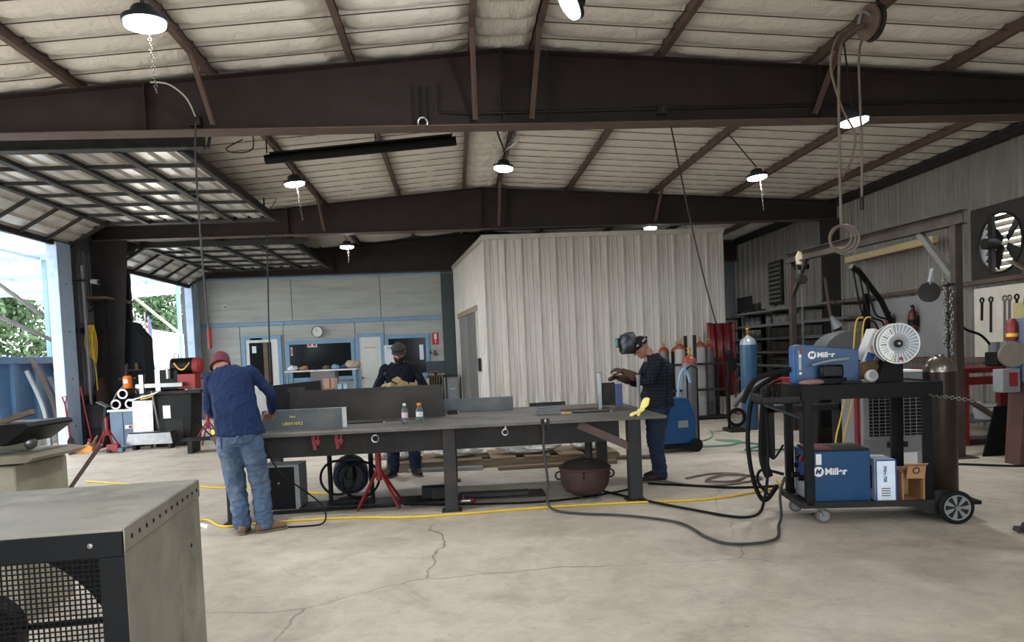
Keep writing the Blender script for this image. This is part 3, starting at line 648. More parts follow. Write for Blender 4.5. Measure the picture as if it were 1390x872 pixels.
def hand(b, w, d, nrm, curl=.6, side=1, s=1., fat=1.):
    """wrist, finger direction, palm normal (side the fingers curl to)"""
    w, d, nrm = Vector(w), Vector(d).normalized(), Vector(nrm); nrm = (nrm - d * nrm.dot(d)).normalized(); ac = d.cross(nrm) * side
    pc = []
    for t, hw, th in ((0, .027, .02), (.03, .034, .018), (.065, .041, .016), (.09, .041, .014), (.1, .036, .011)):
        pc.append((w + d * t * s, ac * hw * s * fat, nrm * th * s * fat))
    ring_loft(b, pc, 14)
    for i, L_ in enumerate((.068, .078, .073, .058)):
        base = w + d * .088 * s + ac * (.031 - .0205 * i) * s
        pts = [base]; dirn = d.copy()
        for j, f in enumerate((.42, .32, .26)):
            a = curl * (.55 + .35 * j); dirn = (dirn * math.cos(a) + nrm * math.sin(a)).normalized(); pts.append(pts[-1] + dirn * L_ * f * s)
        limb(b, pts, [.0098 * s * fat, .009 * s * fat, .0085 * s * fat, .0072 * s * fat], 3, 8)
    tb = w + d * .03 * s + ac * .03 * s; td = (d * .7 + ac * .75 + nrm * .35).normalized()
    td2 = (d + nrm * .6 + ac * .1).normalized()
    limb(b, [tb, tb + td * .038 * s, tb + td * .038 * s + td2 * .03 * s, tb + td * .04 * s + td2 * .055 * s], [.0135 * s * fat, .0115 * s * fat, .0105 * s * fat, .0085 * s * fat], 3, 8)
def head(b, c, fwd, up, s=1., nose=True):
    """head about centre c (height .23 s)"""
    c, f, u = Vector(c), Vector(fwd).normalized(), Vector(up); u = (u - f * u.dot(f)).normalized(); r = f.cross(u)
    prof = [(-.118, .02, .03, .055), (-.108, .042, .052, .035), (-.085, .056, .07, .018), (-.05, .066, .083, .008), (-.01, .072, .093, -.002), (.035, .075, .099, -.008), (.07, .068, .09, -.01), (.098, .048, .064, -.008), (.114, .02, .03, -.005)]
    ring_loft(b, [(c + u * h * s + f * o * s, r * a * s, f * q * s) for h, a, q, o in prof], 20)
    b.sph(c + f * .03 * s - u * .075 * s, .045 * s, 12, 8)                       # jaw / chin mass
    if nose:
        limb(b, [c + f * .088 * s + u * .018 * s, c + f * .104 * s - u * .012 * s, c + f * .112 * s - u * .03 * s], [.009 * s, .011 * s, .015 * s], 3, 8)
        for q in (-1, 1): b.sph(c + f * .098 * s - u * .034 * s + r * q * .013 * s, .01 * s, 8, 6)
        limb(b, [c + f * .084 * s + u * .03 * s - r * .045 * s, c + f * .094 * s + u * .034 * s, c + f * .084 * s + u * .03 * s + r * .045 * s], [.008 * s, .011 * s, .008 * s], 3, 8)  # brow
        limb(b, [c + f * .084 * s - u * .066 * s - r * .022 * s, c + f * .094 * s - u * .066 * s, c + f * .084 * s - u * .066 * s + r * .022 * s], [.006 * s, .009 * s, .006 * s], 3, 8)  # lips
    for q in (-1, 1):
        e = c + r * q * .075 * s - f * .008 * s
        limb(b, [e + u * .03 * s, e + u * .012 * s - f * .014 * s + r * q * .008 * s, e - u * .028 * s], [.008 * s, .012 * s, .007 * s], 3, 8)
    return c, f, u, r
def person(label, loc, rz, J, skin, shirt_m, jean_m, shoe_m, vox=.0075, glove=None, sleeve_end=.96, girth=1., tuck=0.):
    t = thing('person', label, 'person', loc, rz)
    V_ = {k: Vector(v) for k, v in J.items() if isinstance(v, tuple) and len(v) == 3}
    hipa = (V_['hipR'] - V_['hipL']).normalized(); sha = (V_['shR'] - V_['shL']).normalized()
    upT = (V_['neck'] - V_['pelvis']).normalized(); fT = sha.cross(upT) * -1; fT = upT.cross(sha)
    if fT.y < 0: fT = -fT
    pel, wai, che, nek = V_['pelvis'], V_['waist'], V_['chest'], V_['neck']
    fH = Vector((0, 1, 0))
    def torso(b, e, lo=True):
        g = girth; sw = (V_['shR'] - V_['shL']).length / 2
        shm = (V_['shR'] + V_['shL']) / 2
        rings = []
        if lo: rings += [(pel - upT * .06, hipa * (.175 * g + e), fH * (.125 * g + e))]
        rings += [(pel + upT * .03, hipa * (.178 * g + e), fH * (.128 * g + e)), (wai, hipa * (.165 * g + e), fT * (.122 * g + e)), ((wai + che) / 2, (hipa + sha).normalized() * (.172 * g + e), fT * (.125 * g + e)),
                  (che, sha * (.185 * g + e), fT * (.132 * g + e)), ((che + shm) / 2 + upT * .02, sha * (sw * .98 + e), fT * (.12 * g + e)), (shm + upT * .025, sha * (sw * .82 + e), fT * (.088 + e)), (shm + upT * .06 + (nek - shm) * .3, sha * (sw * .5 + e), fT * (.065 + e)), (nek - upT * .015, sha * (.068 + e), fT * (.06 + e))]
        ring_loft(b, rings, 24)
    # body: one continuous skin
    b = MB(); torso(b, -.042)
    for s_ in 'LR':
        limb(b, [V_['sh' + s_].lerp(che, .12), V_['sh' + s_].lerp(V_['el' + s_], .55), V_['el' + s_], V_['el' + s_].lerp(V_['wr' + s_], .5), V_['wr' + s_]], [.04, .04, .036, .034, .026], 5, 12)
        hand(b, V_['wr' + s_], V_['hd' + s_], V_['hn' + s_], J['curl'], 1 if s_ == 'L' else -1)
        limb(b, [V_['hip' + s_], V_['kn' + s_], V_['an' + s_]], [.075, .05, .036], 6, 12)
        limb(b, [V_['an' + s_], V_['an' + s_] + V_['ft' + s_] * .06 - Vector((0, 0, .04)), V_['an' + s_] + V_['ft' + s_] * .15 - Vector((0, 0, .055))], [.036, .034, .026], 3, 10)
    limb(b, [nek - upT * .05, nek + upT * .03, V_['head'] - Vector(J['hup']).normalized() * .06], [.062, .056, .055], 4, 14)
    hc, hf, hu, hr = head(b, V_['head'], J['hfwd'], J['hup'])
    remesh(b, 'body', skin, t, .006, 3)
    # shirt
    b = MB(); torso(b, .006, tuck > 0)
    for s_ in 'LR':
        w = V_['el' + s_].lerp(V_['wr' + s_], sleeve_end); am = V_['sh' + s_].lerp(V_['el' + s_], .55) + Vector((0, 0, -.004))
        limb(b, [V_['sh' + s_] - sha * (.02 if s_ == 'R' else -.02), am, V_['el' + s_], V_['el' + s_].lerp(w, .5), w], [.06, .058, .052, .047, .038], 5, 14)
    bot = pel - Vector((0, 0, .02 + tuck))
    ring_loft(b, [(bot, hipa * (.205 * girth), fH * (.158 * girth)), (pel + upT * .06, hipa * (.2 * girth), fH * (.153 * girth)), (wai + upT * .03, hipa * (.186 * girth), fT * (.142 * girth)), (che, sha * (.19 * girth), fT * (.135 * girth))], 24)
    remesh(b, 'shirt', shirt_m, t, vox, 4, .013, (7, 7, 4), 3)
    # jeans
    b = MB()
    ring_loft(b, [(pel + Vector((0, 0, .05)), hipa * .16 * girth, fH * .11 * girth), (pel - Vector((0, 0, .01)), hipa * (.178 * girth), fH * (.13 * girth)), (pel - Vector((0, 0, .08)), hipa * .188 * girth, fH * .14 * girth), (pel - Vector((0, 0, .13)), hipa * .15, fH * .11)], 24)
    for s_ in 'LR':
        h, kn, an = V_['hip' + s_], V_['kn' + s_], V_['an' + s_]
        limb(b, [h + Vector((0, -.01, -.02)), h.lerp(kn, .45), kn, kn.lerp(an, .4), an + Vector((0, -.01, .01))], [.112, .103, .088, .083, .078], 5, 16)
    remesh(b, 'jeans', jean_m, t, vox, 4, .014, (6, 6, 9), 11)
    for s_ in 'LR':
        a = V_['an' + s_]; f = V_['ft' + s_].normalized(); sd = Vector((f.y, -f.x, 0)); z0 = a.z - .09
        b = MB()
        def rg(fw, wd, zl, zh): c = a + f * fw; return (Vector((c.x, c.y, z0 + (zl + zh) / 2)), sd * wd, Vector((0, 0, (zh - zl) / 2)))
        ring_loft(b, [rg(-.085, .022, .012, .07), rg(-.07, .036, .012, .115), rg(-.03, .041, .012, .13), (Vector((a.x, a.y, z0 + .066)) + f * .03, sd * .043, Vector((0, 0, .06))), rg(.08, .046, .012, .1), rg(.13, .05, .012, .082), rg(.17, .044, .014, .066), rg(.195, .022, .018, .05)], 16)
        limb(b, [a + f * -.02 + Vector((0, 0, -.03)), a + f * -.02 + Vector((0, 0, .04))], [.05, .052], 3, 14)
        sh = remesh(b, 'boot', shoe_m, t, .006, 4)
        so = MB(); outl = [(-.09, .026), (-.06, .042), (0, .045), (.07, .046), (.13, .053), (.175, .046), (.2, .022)]
        poly = [a.xy + f.xy * x + sd.xy * y for x, y in outl] + [a.xy + f.xy * x - sd.xy * y for x, y in reversed(outl)]
        so.prism([(p.x, p.y) for p in poly], z0, z0 + .022).build('sole', mat('boot_sole', (112, 98, 82), .8), sh)
    if glove:
        for s_ in 'LR':
            b = MB(); hand(b, V_['wr' + s_], V_['hd' + s_], V_['hn' + s_], J['curl'], 1 if s_ == 'L' else -1, 1.03, 1.15)
            back = V_['wr' + s_].lerp(V_['el' + s_], .42)
            limb(b, [back, V_['wr' + s_].lerp(back, .5), V_['wr' + s_] + V_['hd' + s_] * .02], [.055, .046, .034], 4, 14)
            remesh(b, 'glove', glove, t, .006, 3, .004, (20, 20, 20))
    for q in (-1, 1):
        MB().sph(hc + hf * .083 + hu * .008 + hr * q * .031, .0125, 10, 8).build('eye', mat('eye_dark', (40, 30, 26), .2), t)
    return t, hc, hf, hu, hr
def cap_mesh(t, c, f, u, r, m_, brim=.085, h=.118, name='cap', back=False, low=.02, puff=1.0):
    b = MB(); prof = [(low, .085, .108), (low + .03, .087 * puff, .11 * puff), (.075, .082 * puff, .102 * puff), (.1, .066, .08), (h + .008, .035, .045), (h + .012, .004, .005)]
    ring_loft(b, [(c + u * z - f * .006, r * a, f * q) for z, a, q in prof], 24)
    o = b.build(name, m_, t, 50)
    if brim:
        bb2 = MB(); n = 14; vs = []
        for i in range(n + 1):
            a = -1.15 + 2.3 * i / n
            for rr, dz in ((1.0, .0), (1.0 + brim / .1, -.022)):
                vs.append(c + u * (low + .008 + dz - .02 * (math.sin(a) ** 2) * (rr - 1)) + r * math.sin(a) * .086 * (1 + (rr - 1) * .25) + f * (math.cos(a) * .104 + (rr - 1) * .1 * math.cos(a) ** .7 if math.cos(a) > 0 else .0))
        bb2.add(vs, [(2 * i, 2 * i + 1, 2 * i + 3, 2 * i + 2) for i in range(n)])
        p = bb2.build('brim', m_, o, 60); so = p.modifiers.new('s', 'SOLIDIFY'); so.thickness = .006
    return o
m_skin = mat('skin', (138, 92, 70), .55, 0, .1, 12); m_skin2 = mat('skin_tan', (150, 108, 88), .55, 0, .1, 12)
m_navy = mat('navy_shirt', (23, 37, 68), .85, 0, .12, 14, bump=.15, bscale=30); m_navyd = mat('dark_navy_shirt', (15, 18, 28), .85, 0, .12, 14, bump=.15, bscale=30)
m_jean = mat('blue_jeans', (66, 86, 112), .85, 0, .2, 7, blot=(112, 122, 134), bamt=.7, blscale=5, bump=.3, bscale=90); m_jeand = mat('dark_jeans', (34, 44, 62), .85, 0, .16, 7, blot=(48, 60, 78), blscale=5, bump=.3, bscale=90)
m_boot = mat('tan_boot', (108, 86, 66), .7, 0, .15, 10); m_bootd = mat('dark_boot', (44, 38, 36), .6, 0, .15, 10)
def plaid():
    m = mat('plaid_shirt', (30, 32, 40), .85); n = m.node_tree.nodes; L = m.node_tree.links; b = n['Principled BSDF']
    tc = n.new('ShaderNodeTexCoord'); sx = n.new('ShaderNodeSeparateXYZ'); L.new(tc.outputs['Object'], sx.inputs[0]); acc = None
    ad = n.new('ShaderNodeMath'); ad.operation = 'ADD'; L.new(sx.outputs[0], ad.inputs[0]); L.new(sx.outputs[1], ad.inputs[1])
    for src in (ad.outputs[0], sx.outputs[2]):
        mu = n.new('ShaderNodeMath'); mu.operation = 'MULTIPLY'; mu.inputs[1].default_value = 26; L.new(src, mu.inputs[0])
        fr = n.new('ShaderNodeMath'); fr.operation = 'FRACT'; L.new(mu.outputs[0], fr.inputs[0])
        gt = n.new('ShaderNodeMath'); gt.operation = 'GREATER_THAN'; gt.inputs[1].default_value = .62; L.new(fr.outputs[0], gt.inputs[0])
        if acc is None: acc = gt.outputs[0]
        else:
            a2 = n.new('ShaderNodeMath'); a2.operation = 'ADD'; L.new(acc, a2.inputs[0]); L.new(gt.outputs[0], a2.inputs[1]); acc = a2.outputs[0]
    rp = n.new('ShaderNodeValToRGB'); e = rp.color_ramp.elements; e[0].color = (*lin((12, 13, 17)), 1); e[1].color = (*lin((34, 38, 50)), 1); e[1].position = 1
    hf = n.new('ShaderNodeMath'); hf.operation = 'MULTIPLY'; hf.inputs[1].default_value = .5; L.new(acc, hf.inputs[0]); L.new(hf.outputs[0], rp.inputs[0]); L.new(rp.outputs[0], b.inputs['Base Color']); return m
m_plaid = plaid()
# man in blue at the near side of the table, seen from behind, bent over his work
JL = dict(pelvis=(-.075, -.02, .93), waist=(-.105, .02, 1.07), chest=(-.175, .14, 1.3), neck=(-.28, .28, 1.5), head=(-.34, .38, 1.55), hfwd=(-.25, .72, -.62), hup=(-.15, .62, .75),
          shL=(-.40, .2, 1.42), shR=(.02, .16, 1.48), elL=(-.42, .27, 1.12), wrL=(-.28, .46, 1.0), hdL=(.55, .6, -.25), hnL=(.3, -.2, -.9),
          elR=(.155, .22, 1.24), wrR=(.1, .44, 1.07), hdR=(-.5, .7, -.25), hnR=(-.3, -.2, -.9), curl=.75,
          hipL=(-.18, -.02, .86), hipR=(.01, -.02, .86), knL=(-.16, .03, .48), knR=(.055, .04, .48), anL=(-.10, -.02, .09), anR=(.09, .0, .09), ftL=(-.15, 1, 0), ftR=(.9, .45, 0))
pA = person('man in navy long-sleeve shirt and maroon cap bent over the table with his back turned', (-1.9, 6.86, 0), 0, JL, m_skin, m_navy, m_jean, m_boot, girth=1.06, tuck=.0)
t, hc, hf, hu, hr = pA
m_maroon = mat('maroon_cap', (88, 36, 50), .85, 0, .1, 20)
o = cap_mesh(t, hc, hf, hu, hr, m_maroon, brim=0, low=-.03, puff=1.0, name='welding_cap')
MB().torus(hc - hu * .03 + hf * .0, .092, .009, hu, 24, 8).build('cap_band', mat('maroon_band', (70, 30, 42), .85), o)
MB().box((-.08, -.158, .93), (.055, .01, .035), (0, .3, 0)).build('pocket_paper', m_white, t)
MB().bb((-.21, -.168, .80), (-.2, -.165, .9)).build('belt_tag', m_dark, t, 0)
# capped man behind the table, facing the camera
JC = dict(pelvis=(0, 0, .95), waist=(0, 0, 1.08), chest=(0, .02, 1.28), neck=(0, .05, 1.49), head=(0, .1, 1.61), hfwd=(0, .93, -.36), hup=(0, .36, .93),
          shL=(-.21, .02, 1.41), shR=(.21, .02, 1.41), elL=(-.3, .1, 1.13), wrL=(-.1, .33, 1.2), hdL=(.75, .4, .2), hnL=(.2, -.9, -.1),
          elR=(.3, .1, 1.13), wrR=(.1, .33, 1.2), hdR=(-.6, .4, .5), hnR=(-.2, -.9, -.1), curl=.6,
          hipL=(-.1, 0, .88), hipR=(.1, 0, .88), knL=(-.13, .04, .48), knR=(.12, .04, .48), anL=(-.14, -.02, .09), anR=(.16, -.02, .09), ftL=(-.35, 1, 0), ftR=(.35, 1, 0))
m_gl = mat('leather_glove', (150, 128, 92), .8, 0, .2, 10)
t, hc, hf, hu, hr = person('man in dark navy sweater and flat grey cap standing behind the steel plate', (-.72, 9.62, 0), PI, JC, m_skin2, m_navyd, m_jeand, m_bootd, glove=m_gl)
cap_mesh(t, hc, hf, hu, hr, mat('grey_cap', (52, 50, 48), .85, 0, .15, 20), brim=.05, low=.035, puff=1.12)
b = MB(); m_beard = mat('dark_beard', (40, 30, 26), .9, 0, .3, 40, bump=.5, bscale=90)
ring_loft(b, [(hc + hu * h + hf * o_, hr * a, hf * q) for h, a, q, o_ in ((-.128, .03, .03, .06), (-.11, .053, .055, .04), (-.085, .064, .073, .024), (-.055, .071, .083, .017), (-.035, .073, .07, .01))], 20)
remesh(b, 'beard', m_beard, t, .006, 2, .003, (40, 40, 40))
MB().cyl((.1, .36, 1.26), (.16, .42, 1.36), .02, n=12).cyl((.1, .36, 1.26), (.02, .40, 1.22), .012, n=10).build('hand_tool', m_dark, t)
# welder with the raised helmet at the table's right end, facing left
JR = dict(pelvis=(0, -.03, .94), waist=(0, -.04, 1.07), chest=(0, -.05, 1.26), neck=(0, .06, 1.46), head=(0, .15, 1.555), hfwd=(0, .8, -.6), hup=(0, .6, .8),
          shL=(-.2, -.01, 1.38), shR=(.2, -.01, 1.38), elL=(-.27, .16, 1.15), wrL=(-.14, .38, 1.28), hdL=(.25, .85, .25), hnL=(.35, .2, -.9),
          elR=(.27, .13, 1.13), wrR=(.15, .37, 1.2), hdR=(-.3, .85, .2), hnR=(-.3, .2, -.9), curl=.65,
          hipL=(-.1, -.02, .87), hipR=(.1, -.02, .87), knL=(-.11, .03, .48), knR=(.1, .0, .48), anL=(-.12, .02, .09), anR=(.11, -.06, .09), ftL=(.05, 1, 0), ftR=(.1, 1, 0))
m_bglove = mat('brown_gauntlet', (74, 56, 44), .8, 0, .25, 12)
t, hc, hf, hu, hr = person('welder in dark plaid shirt with raised helmet at the end of the table', (2.28, 8.36, 0), PI / 2, JR, m_skin2, m_plaid, m_jeand, m_bootd, glove=m_bglove, girth=1.18, tuck=.06)
# flipped-up welding helmet: shell tilted up about the temples
hx = thing('welding_helmet', 'raised welding helmet with greenish lens worn by the plaid-shirted welder', 'helmet', (0, 0, 0)); hx.parent = None
Mw = Matrix.Translation((2.28, 8.36, 0)) @ Matrix.Rotation(PI / 2, 4, 'Z')
hcw = Mw @ hc; R3 = Mw.to_3x3(); fw, uw, rw = R3 @ hf, R3 @ hu, R3 @ hr
ang = .62; f2 = (fw * math.cos(ang) + uw * math.sin(ang)); u2 = (uw * math.cos(ang) - fw * math.sin(ang))
b = MB(); base = hcw + uw * .1 + fw * .045
def helm_ring(z, w, d, o_): return (base + u2 * z + f2 * o_, rw * w, f2 * d)
n = 18; prof = [(-.13, .075, .12, .01), (-.1, .09, .145, .01), (-.05, .1, .16, .0), (.03, .105, .165, 0), (.09, .09, .135, 0), (.12, .05, .06, .0)]
vs = []
for z, w, d, o_ in prof:
    for i in range(n + 1):
        a = -1.75 + 3.5 * i / n; vs.append(base + u2 * z + f2 * (o_ + math.cos(a) * d) + rw * math.sin(a) * w)
b.add(vs, [(j * (n + 1) + i, j * (n + 1) + i + 1, (j + 1) * (n + 1) + i + 1, (j + 1) * (n + 1) + i) for j in range(len(prof) - 1) for i in range(n)])
o = b.build('shell', mat('helmet_shell', (34, 38, 42), .3, 0, .4, 14, blot=(120, 128, 134), bamt=.7, blscale=9), hx, 50); so = o.modifiers.new('s', 'SOLIDIFY'); so.thickness = .006
lc = base + f2 * .168 + u2 * .005
MB().add([lc + rw * (x * .062) + u2 * (z * .052) + f2 * (y * .012) for x in (-1, 1) for y in (-1, 1) for z in (-1, 1)], [(0, 1, 3, 2), (4, 6, 7, 5), (0, 4, 5, 1), (2, 3, 7, 6), (0, 2, 6, 4), (1, 5, 7, 3)]).build('lens_frame', m_black, hx, 0)
MB().add([lc + rw * (x * .05) + u2 * (z * .04) + f2 * (.006 + y * .012) for x in (-1, 1) for y in (-1, 1) for z in (-1, 1)], [(0, 1, 3, 2), (4, 6, 7, 5), (0, 4, 5, 1), (2, 3, 7, 6), (0, 2, 6, 4), (1, 5, 7, 3)]).build('lens', mat('helmet_lens', (110, 186, 196), .08, .3), hx, 0)
b = MB(); b.torus(hcw + uw * .045, .104, .011, uw, 26, 8); b.build('headband', mat('headband_grey', (150, 152, 154), .5), hx)
MB().bar(hcw + uw * .045 - fw * .104 - rw * .05, hcw + uw * .045 - fw * .104 + rw * .05, .03, .035).build('ratchet', m_black, hx, 0)
for q in (-1, 1): MB().cyl(hcw + uw * .05 + rw * q * .1, hcw + uw * .05 + rw * q * .125, .028, n=16).build('pivot_knob', m_black, hx)
b = MB(); ring_loft(b, [(hc + hu * z - hf * .006, hr * a, hf * q) for z, a, q in ((.0, .081, .1), (.05, .082, .103), (.09, .066, .082), (.116, .034, .044))], 20); b.build('hair', mat('dark_hair', (38, 32, 30), .8, 0, .2, 30), t, 50)
# ================================================================ WELDING TABLE
m_ttop = mat('table_top_steel', (94, 90, 85), .5, .35, .25, 2.5, blot=(54, 50, 47), bamt=.8, blscale=1.6, bump=.12, bscale=25)
m_tleg = mat('table_leg_steel', (50, 50, 51), .55, .15, .2, 4, blot=(84, 66, 54), bamt=.5)
tb = thing('welding_table', 'long heavy steel welding table with thick plate top on square legs', 'table', (0, 0, 0))
TX0, TX1, TY0, TY1, TZ = -2.36, 2.07, 7.18, 9.2, .86
MB().bb((TX0, TY0, TZ - .03), (TX1, TY1, TZ)).build('top', m_ttop, tb, bevel=.004)
for y, x1 in ((TY0 + .16, 1.62), (TY1 - .2, 1.62)): MB().bb((TX0 + .25, y, TZ - .25), (x1, y + .1, TZ - .03)).build('apron', m_dark, tb, 0)
for x in (-1.2, .3): MB().bb((x, TY0 + .26, TZ - .2), (x + .1, TY1 - .2, TZ - .03)).build('cross_member', m_dark, tb, 0)
for y in (TY0 + .14, TY1 - .16):
    for x in (-2.2, -.1, 1.76):
        l_ = MB().bb((x - .065, y - .065, 0), (x + .065, y + .065, TZ - .03)).build('leg', m_tleg, tb, bevel=.008)
        MB().bb((x - .1, y - .09, 0), (x + .1, y + .09, .012)).build('foot_plate', m_tleg, l_, 0)
MB().bar((1.72, TY0 + .14, .55), (1.2, TY0 + .14, .8), .06, .08).build('knee_brace', m_oxide2, tb, 0)
def clampy(x, y, m_, label, lo=.68):
    t = thing('table_clamp', label, 'clamp', (x, y, 0), 0, 'clamps on the table edge')
    MB().bar((0, 0, TZ - .03), (.02, -.02, lo), .035, .02).bar((.05, 0, TZ - .03), (.05, -.02, lo + .04), .02, .02).build('jaw', m_, t, 0)
    MB().bar((-.01, -.01, TZ - .1), (.07, -.01, TZ - .1), .02, .03).build('bridge', m_, t, 0)
clampy(-1.42, TY0 + .12, m_red, 'red spring clamp hanging under the table edge beside the blue-shirted man'); clampy(-1.2, TY0 + .12, m_red, 'red spring clamp hanging under the table edge nearer the bottles')
t = thing('hook_ring', 'pale steel shackle hanging on the table apron below the clear bottle', 'shackle', (-.82, TY0 + .12, .76)); MB().torus((0, 0, 0), .035, .009, (0, 1, 0), 16, 6).build('ring', m_steel, t)
t = thing('hook_ring', 'pale steel shackle hanging on the table apron between the middle leg and the cauldron', 'shackle', (.46, TY0 + .12, .76)); MB().torus((0, 0, 0), .03, .009, (0, 1, 0), 16, 6).bar((0, 0, .03), (.02, 0, .1), .03, .012).build('ring', m_steel, t)
# plates and channels standing on the table
m_plate = mat('mill_plate', (46, 43, 41), .45, .35, .2, 1.5, blot=(66, 61, 56), bamt=.5, blscale=1.5, bump=.05, bscale=8)
m_plate2 = mat('mill_plate_dark', (22, 22, 22), .5, .2, .2, 2)
t = thing('steel_plate', 'large dark steel plate stood on edge before the capped man', 'steel plate', (-1.86, 8.42, TZ), .0)
F_ = Matrix.Rotation(PI / 2, 4, 'X')
MB().prism([(-.03, 0), (1.72, 0), (1.69, .36), (.0, .36)], -.008, .008, F_).build('plate', m_plate, t, 0); MB().prism([(-.03, .35), (.16, .35), (.16, .40), (-.03, .40)], -.009, .009, F_).build('tab', m_plate, t, 0)
MB().bar((.2, -.012, .15), (.55, -.012, .15), .05, .002).build('grease_smear', m_plate2, t, 0)
t = thing('steel_plate', 'second black steel plate standing behind the large one near the blue-shirted man', 'steel plate', (-2.2, 8.75, TZ), 0)
MB().prism([(0, 0), (.62, 0), (.62, .46), (.02, .42)], -.008, .008, F_).build('plate', m_plate2, t, 0); MB().bar((.3, .01, 0), (.3, .25, .0), .05, .02).build('foot', m_plate2, t, 0)
t = thing('steel_channel', 'grey steel channel with chalk marks lying on the table by the blue-shirted man', 'steel channel', (-1.98, 7.62, TZ), .02)
m_chan = mat('channel_blue_grey', (70, 75, 79), .45, .3, .15, 3, blot=(110, 104, 92), bamt=.4)
MB().bb((0, 0, 0), (.84, .012, .2)).build('web', m_chan, t, 0); MB().bb((0, .012, .188), (.84, .1, .2)).build('flange', m_chan, t, 0); MB().bb((0, .012, 0), (.84, .1, .012)).build('flange', m_chan, t, 0)
MB().bb((.80, -.016, 0), (.845, -.001, .2)).build('end_cap', m_steel, t, 0)
text('L80/4 HX2', .045, mat('chalk', (196, 176, 80), .9), t, (.3, -.003, .06), (PI / 2, 0, 0)); text('24x6', .03, MATS['chalk'], t, (.3, -.003, .13), (PI / 2, 0, 0))
t = thing('steel_channel', 'blue-grey steel channel lying beyond the plate near the middle of the table', 'steel channel', (-.2, 8.92, TZ), -.03)
MB().bb((0, 0, 0), (.86, .012, .155)).build('web', m_chan, t, 0); MB().bb((0, .012, .143), (.86, .12, .155)).build('flange', m_chan, t, 0); MB().bb((0, .012, 0), (.86, .12, .012)).build('flange', m_chan, t, 0); MB().bb((.86, -.002, 0), (.872, .12, .155)).build('end_plate', m_chan, t, 0)
# flat things on the table
for nm, lb, x, y, sx, sy, sz, r_, m_ in (('flat_bar', 'thin dark flat bar lying by the plate before the bottles', -1.0, 7.95, .42, .04, .012, .05, m_black), ('scrap_piece', 'dark lumpy scrap piece lying between plate and channel', -.06, 8.62, .12, .08, .05, .2, m_dark),
        ('flat_bar', 'long flat bar lying beside the stacked steel pieces', 1.42, 7.95, .5, .05, .015, -.1, m_dark), ('flat_bar', 'brownish bar lying under the welder\'s gloves', 1.45, 8.35, .6, .06, .02, .15, m_oxide2), ('steel_rule', 'bright steel rule lying near the stacked pieces', 1.25, 8.22, .4, .03, .004, -.3, m_steel), ('chalk_marker', 'short yellow marker lying on the table', 1.17, 7.9, .12, .018, .018, .1, m_yel)):
    t = thing(nm, lb, nm.replace('_', ' '), (x, y, TZ), r_); MB().bb((-sx / 2, -sy / 2, 0), (sx / 2, sy / 2, sz)).build('body', m_, t, bevel=min(sz, .02) * .3)
    MB().bb((sx / 2 - .01, -sy / 2 - .001, .001), (sx / 2 + .002, sy / 2 + .001, sz * .9)).build('cut_end', m_steel, t, 0)
t = thing('angle_stack', 'stack of short grey steel angle pieces with a triangular gusset on top', 'steel pieces', (.98, 8.05, TZ), .05)
for k in range(5): MB().bb((-.12 + .004 * k, -.06, .018 * k), (.14 - .003 * k, .07, .018 * k + .014)).build('flat_piece', m_grey, t, bevel=.002)
MB().prism([(-.1, 0), (.02, 0), (-.03, .12)], -.006, .006, Matrix.Translation((0, 0, .09)) @ F_).build('gusset', m_steel, t, 0)
MB().bb((-.2, -.05, .09), (.2, -.02, .1)).bb((-.2, -.05, .1), (.2, -.04, .13)).build('angle', m_dark, t, 0)
# bottles
def bottle(x, y, label, cap_m, liq_m, r=.033, h=.2, lab=None, wide=False):
    t = thing('drink_bottle', label, 'bottle', (x, y, TZ), 0)
    body = [(0, .002), (r * .85, 0), (r, .012), (r, h * .3), (r * .92, h * .45), (r, h * .55), (r, h * .66), (r * .75, h * .8), (.014 if not wide else .02, h * .9), (.014 if not wide else .02, h)]
    MB().lathe(body, n=24).build('body', mat('clear_plastic', (226, 232, 236), .06, 0, .02, trans=.92, ior=1.2), t)
    if liq_m: MB().lathe([(0, .004), (r * .82, .004), (r * .96, .014), (r * .96, h * .18), (0, h * .18)], n=20).build('liquid', liq_m, t)
    MB().lathe([(.0155 if not wide else .022, h * .95), (.0165 if not wide else .024, h * .95), (.0165 if not wide else .024, h + .014), (0, h + .014)], n=20).build('cap', cap_m, t)
    MB().lathe([(r * 1.01, h * .34), (r * .97, h * .45), (r * 1.01, h * .56), (r * 1.01, h * .6)], n=24).build('label_band', lab, t)
    return t
bottle(-.545, 7.62, 'clear water bottle with white cap and pinkish label on the table', m_white, None, lab=mat('pink_label', (206, 176, 190), .5))
bt2 = bottle(-.4, 7.72, 'sports drink bottle with orange cap and white label on the table', mat('orange_cap', (224, 120, 36), .5), mat('green_drink', (90, 190, 130), .1, trans=.6), r=.037, h=.19, lab=mat('white_label', (220, 224, 226), .5), wide=True)
MB().bar((-.01, -.0385, .08), (.012, -.0385, .115), .012, .002).build('label_mark', mat('mark_orange', (220, 110, 40)), bt2, 0)
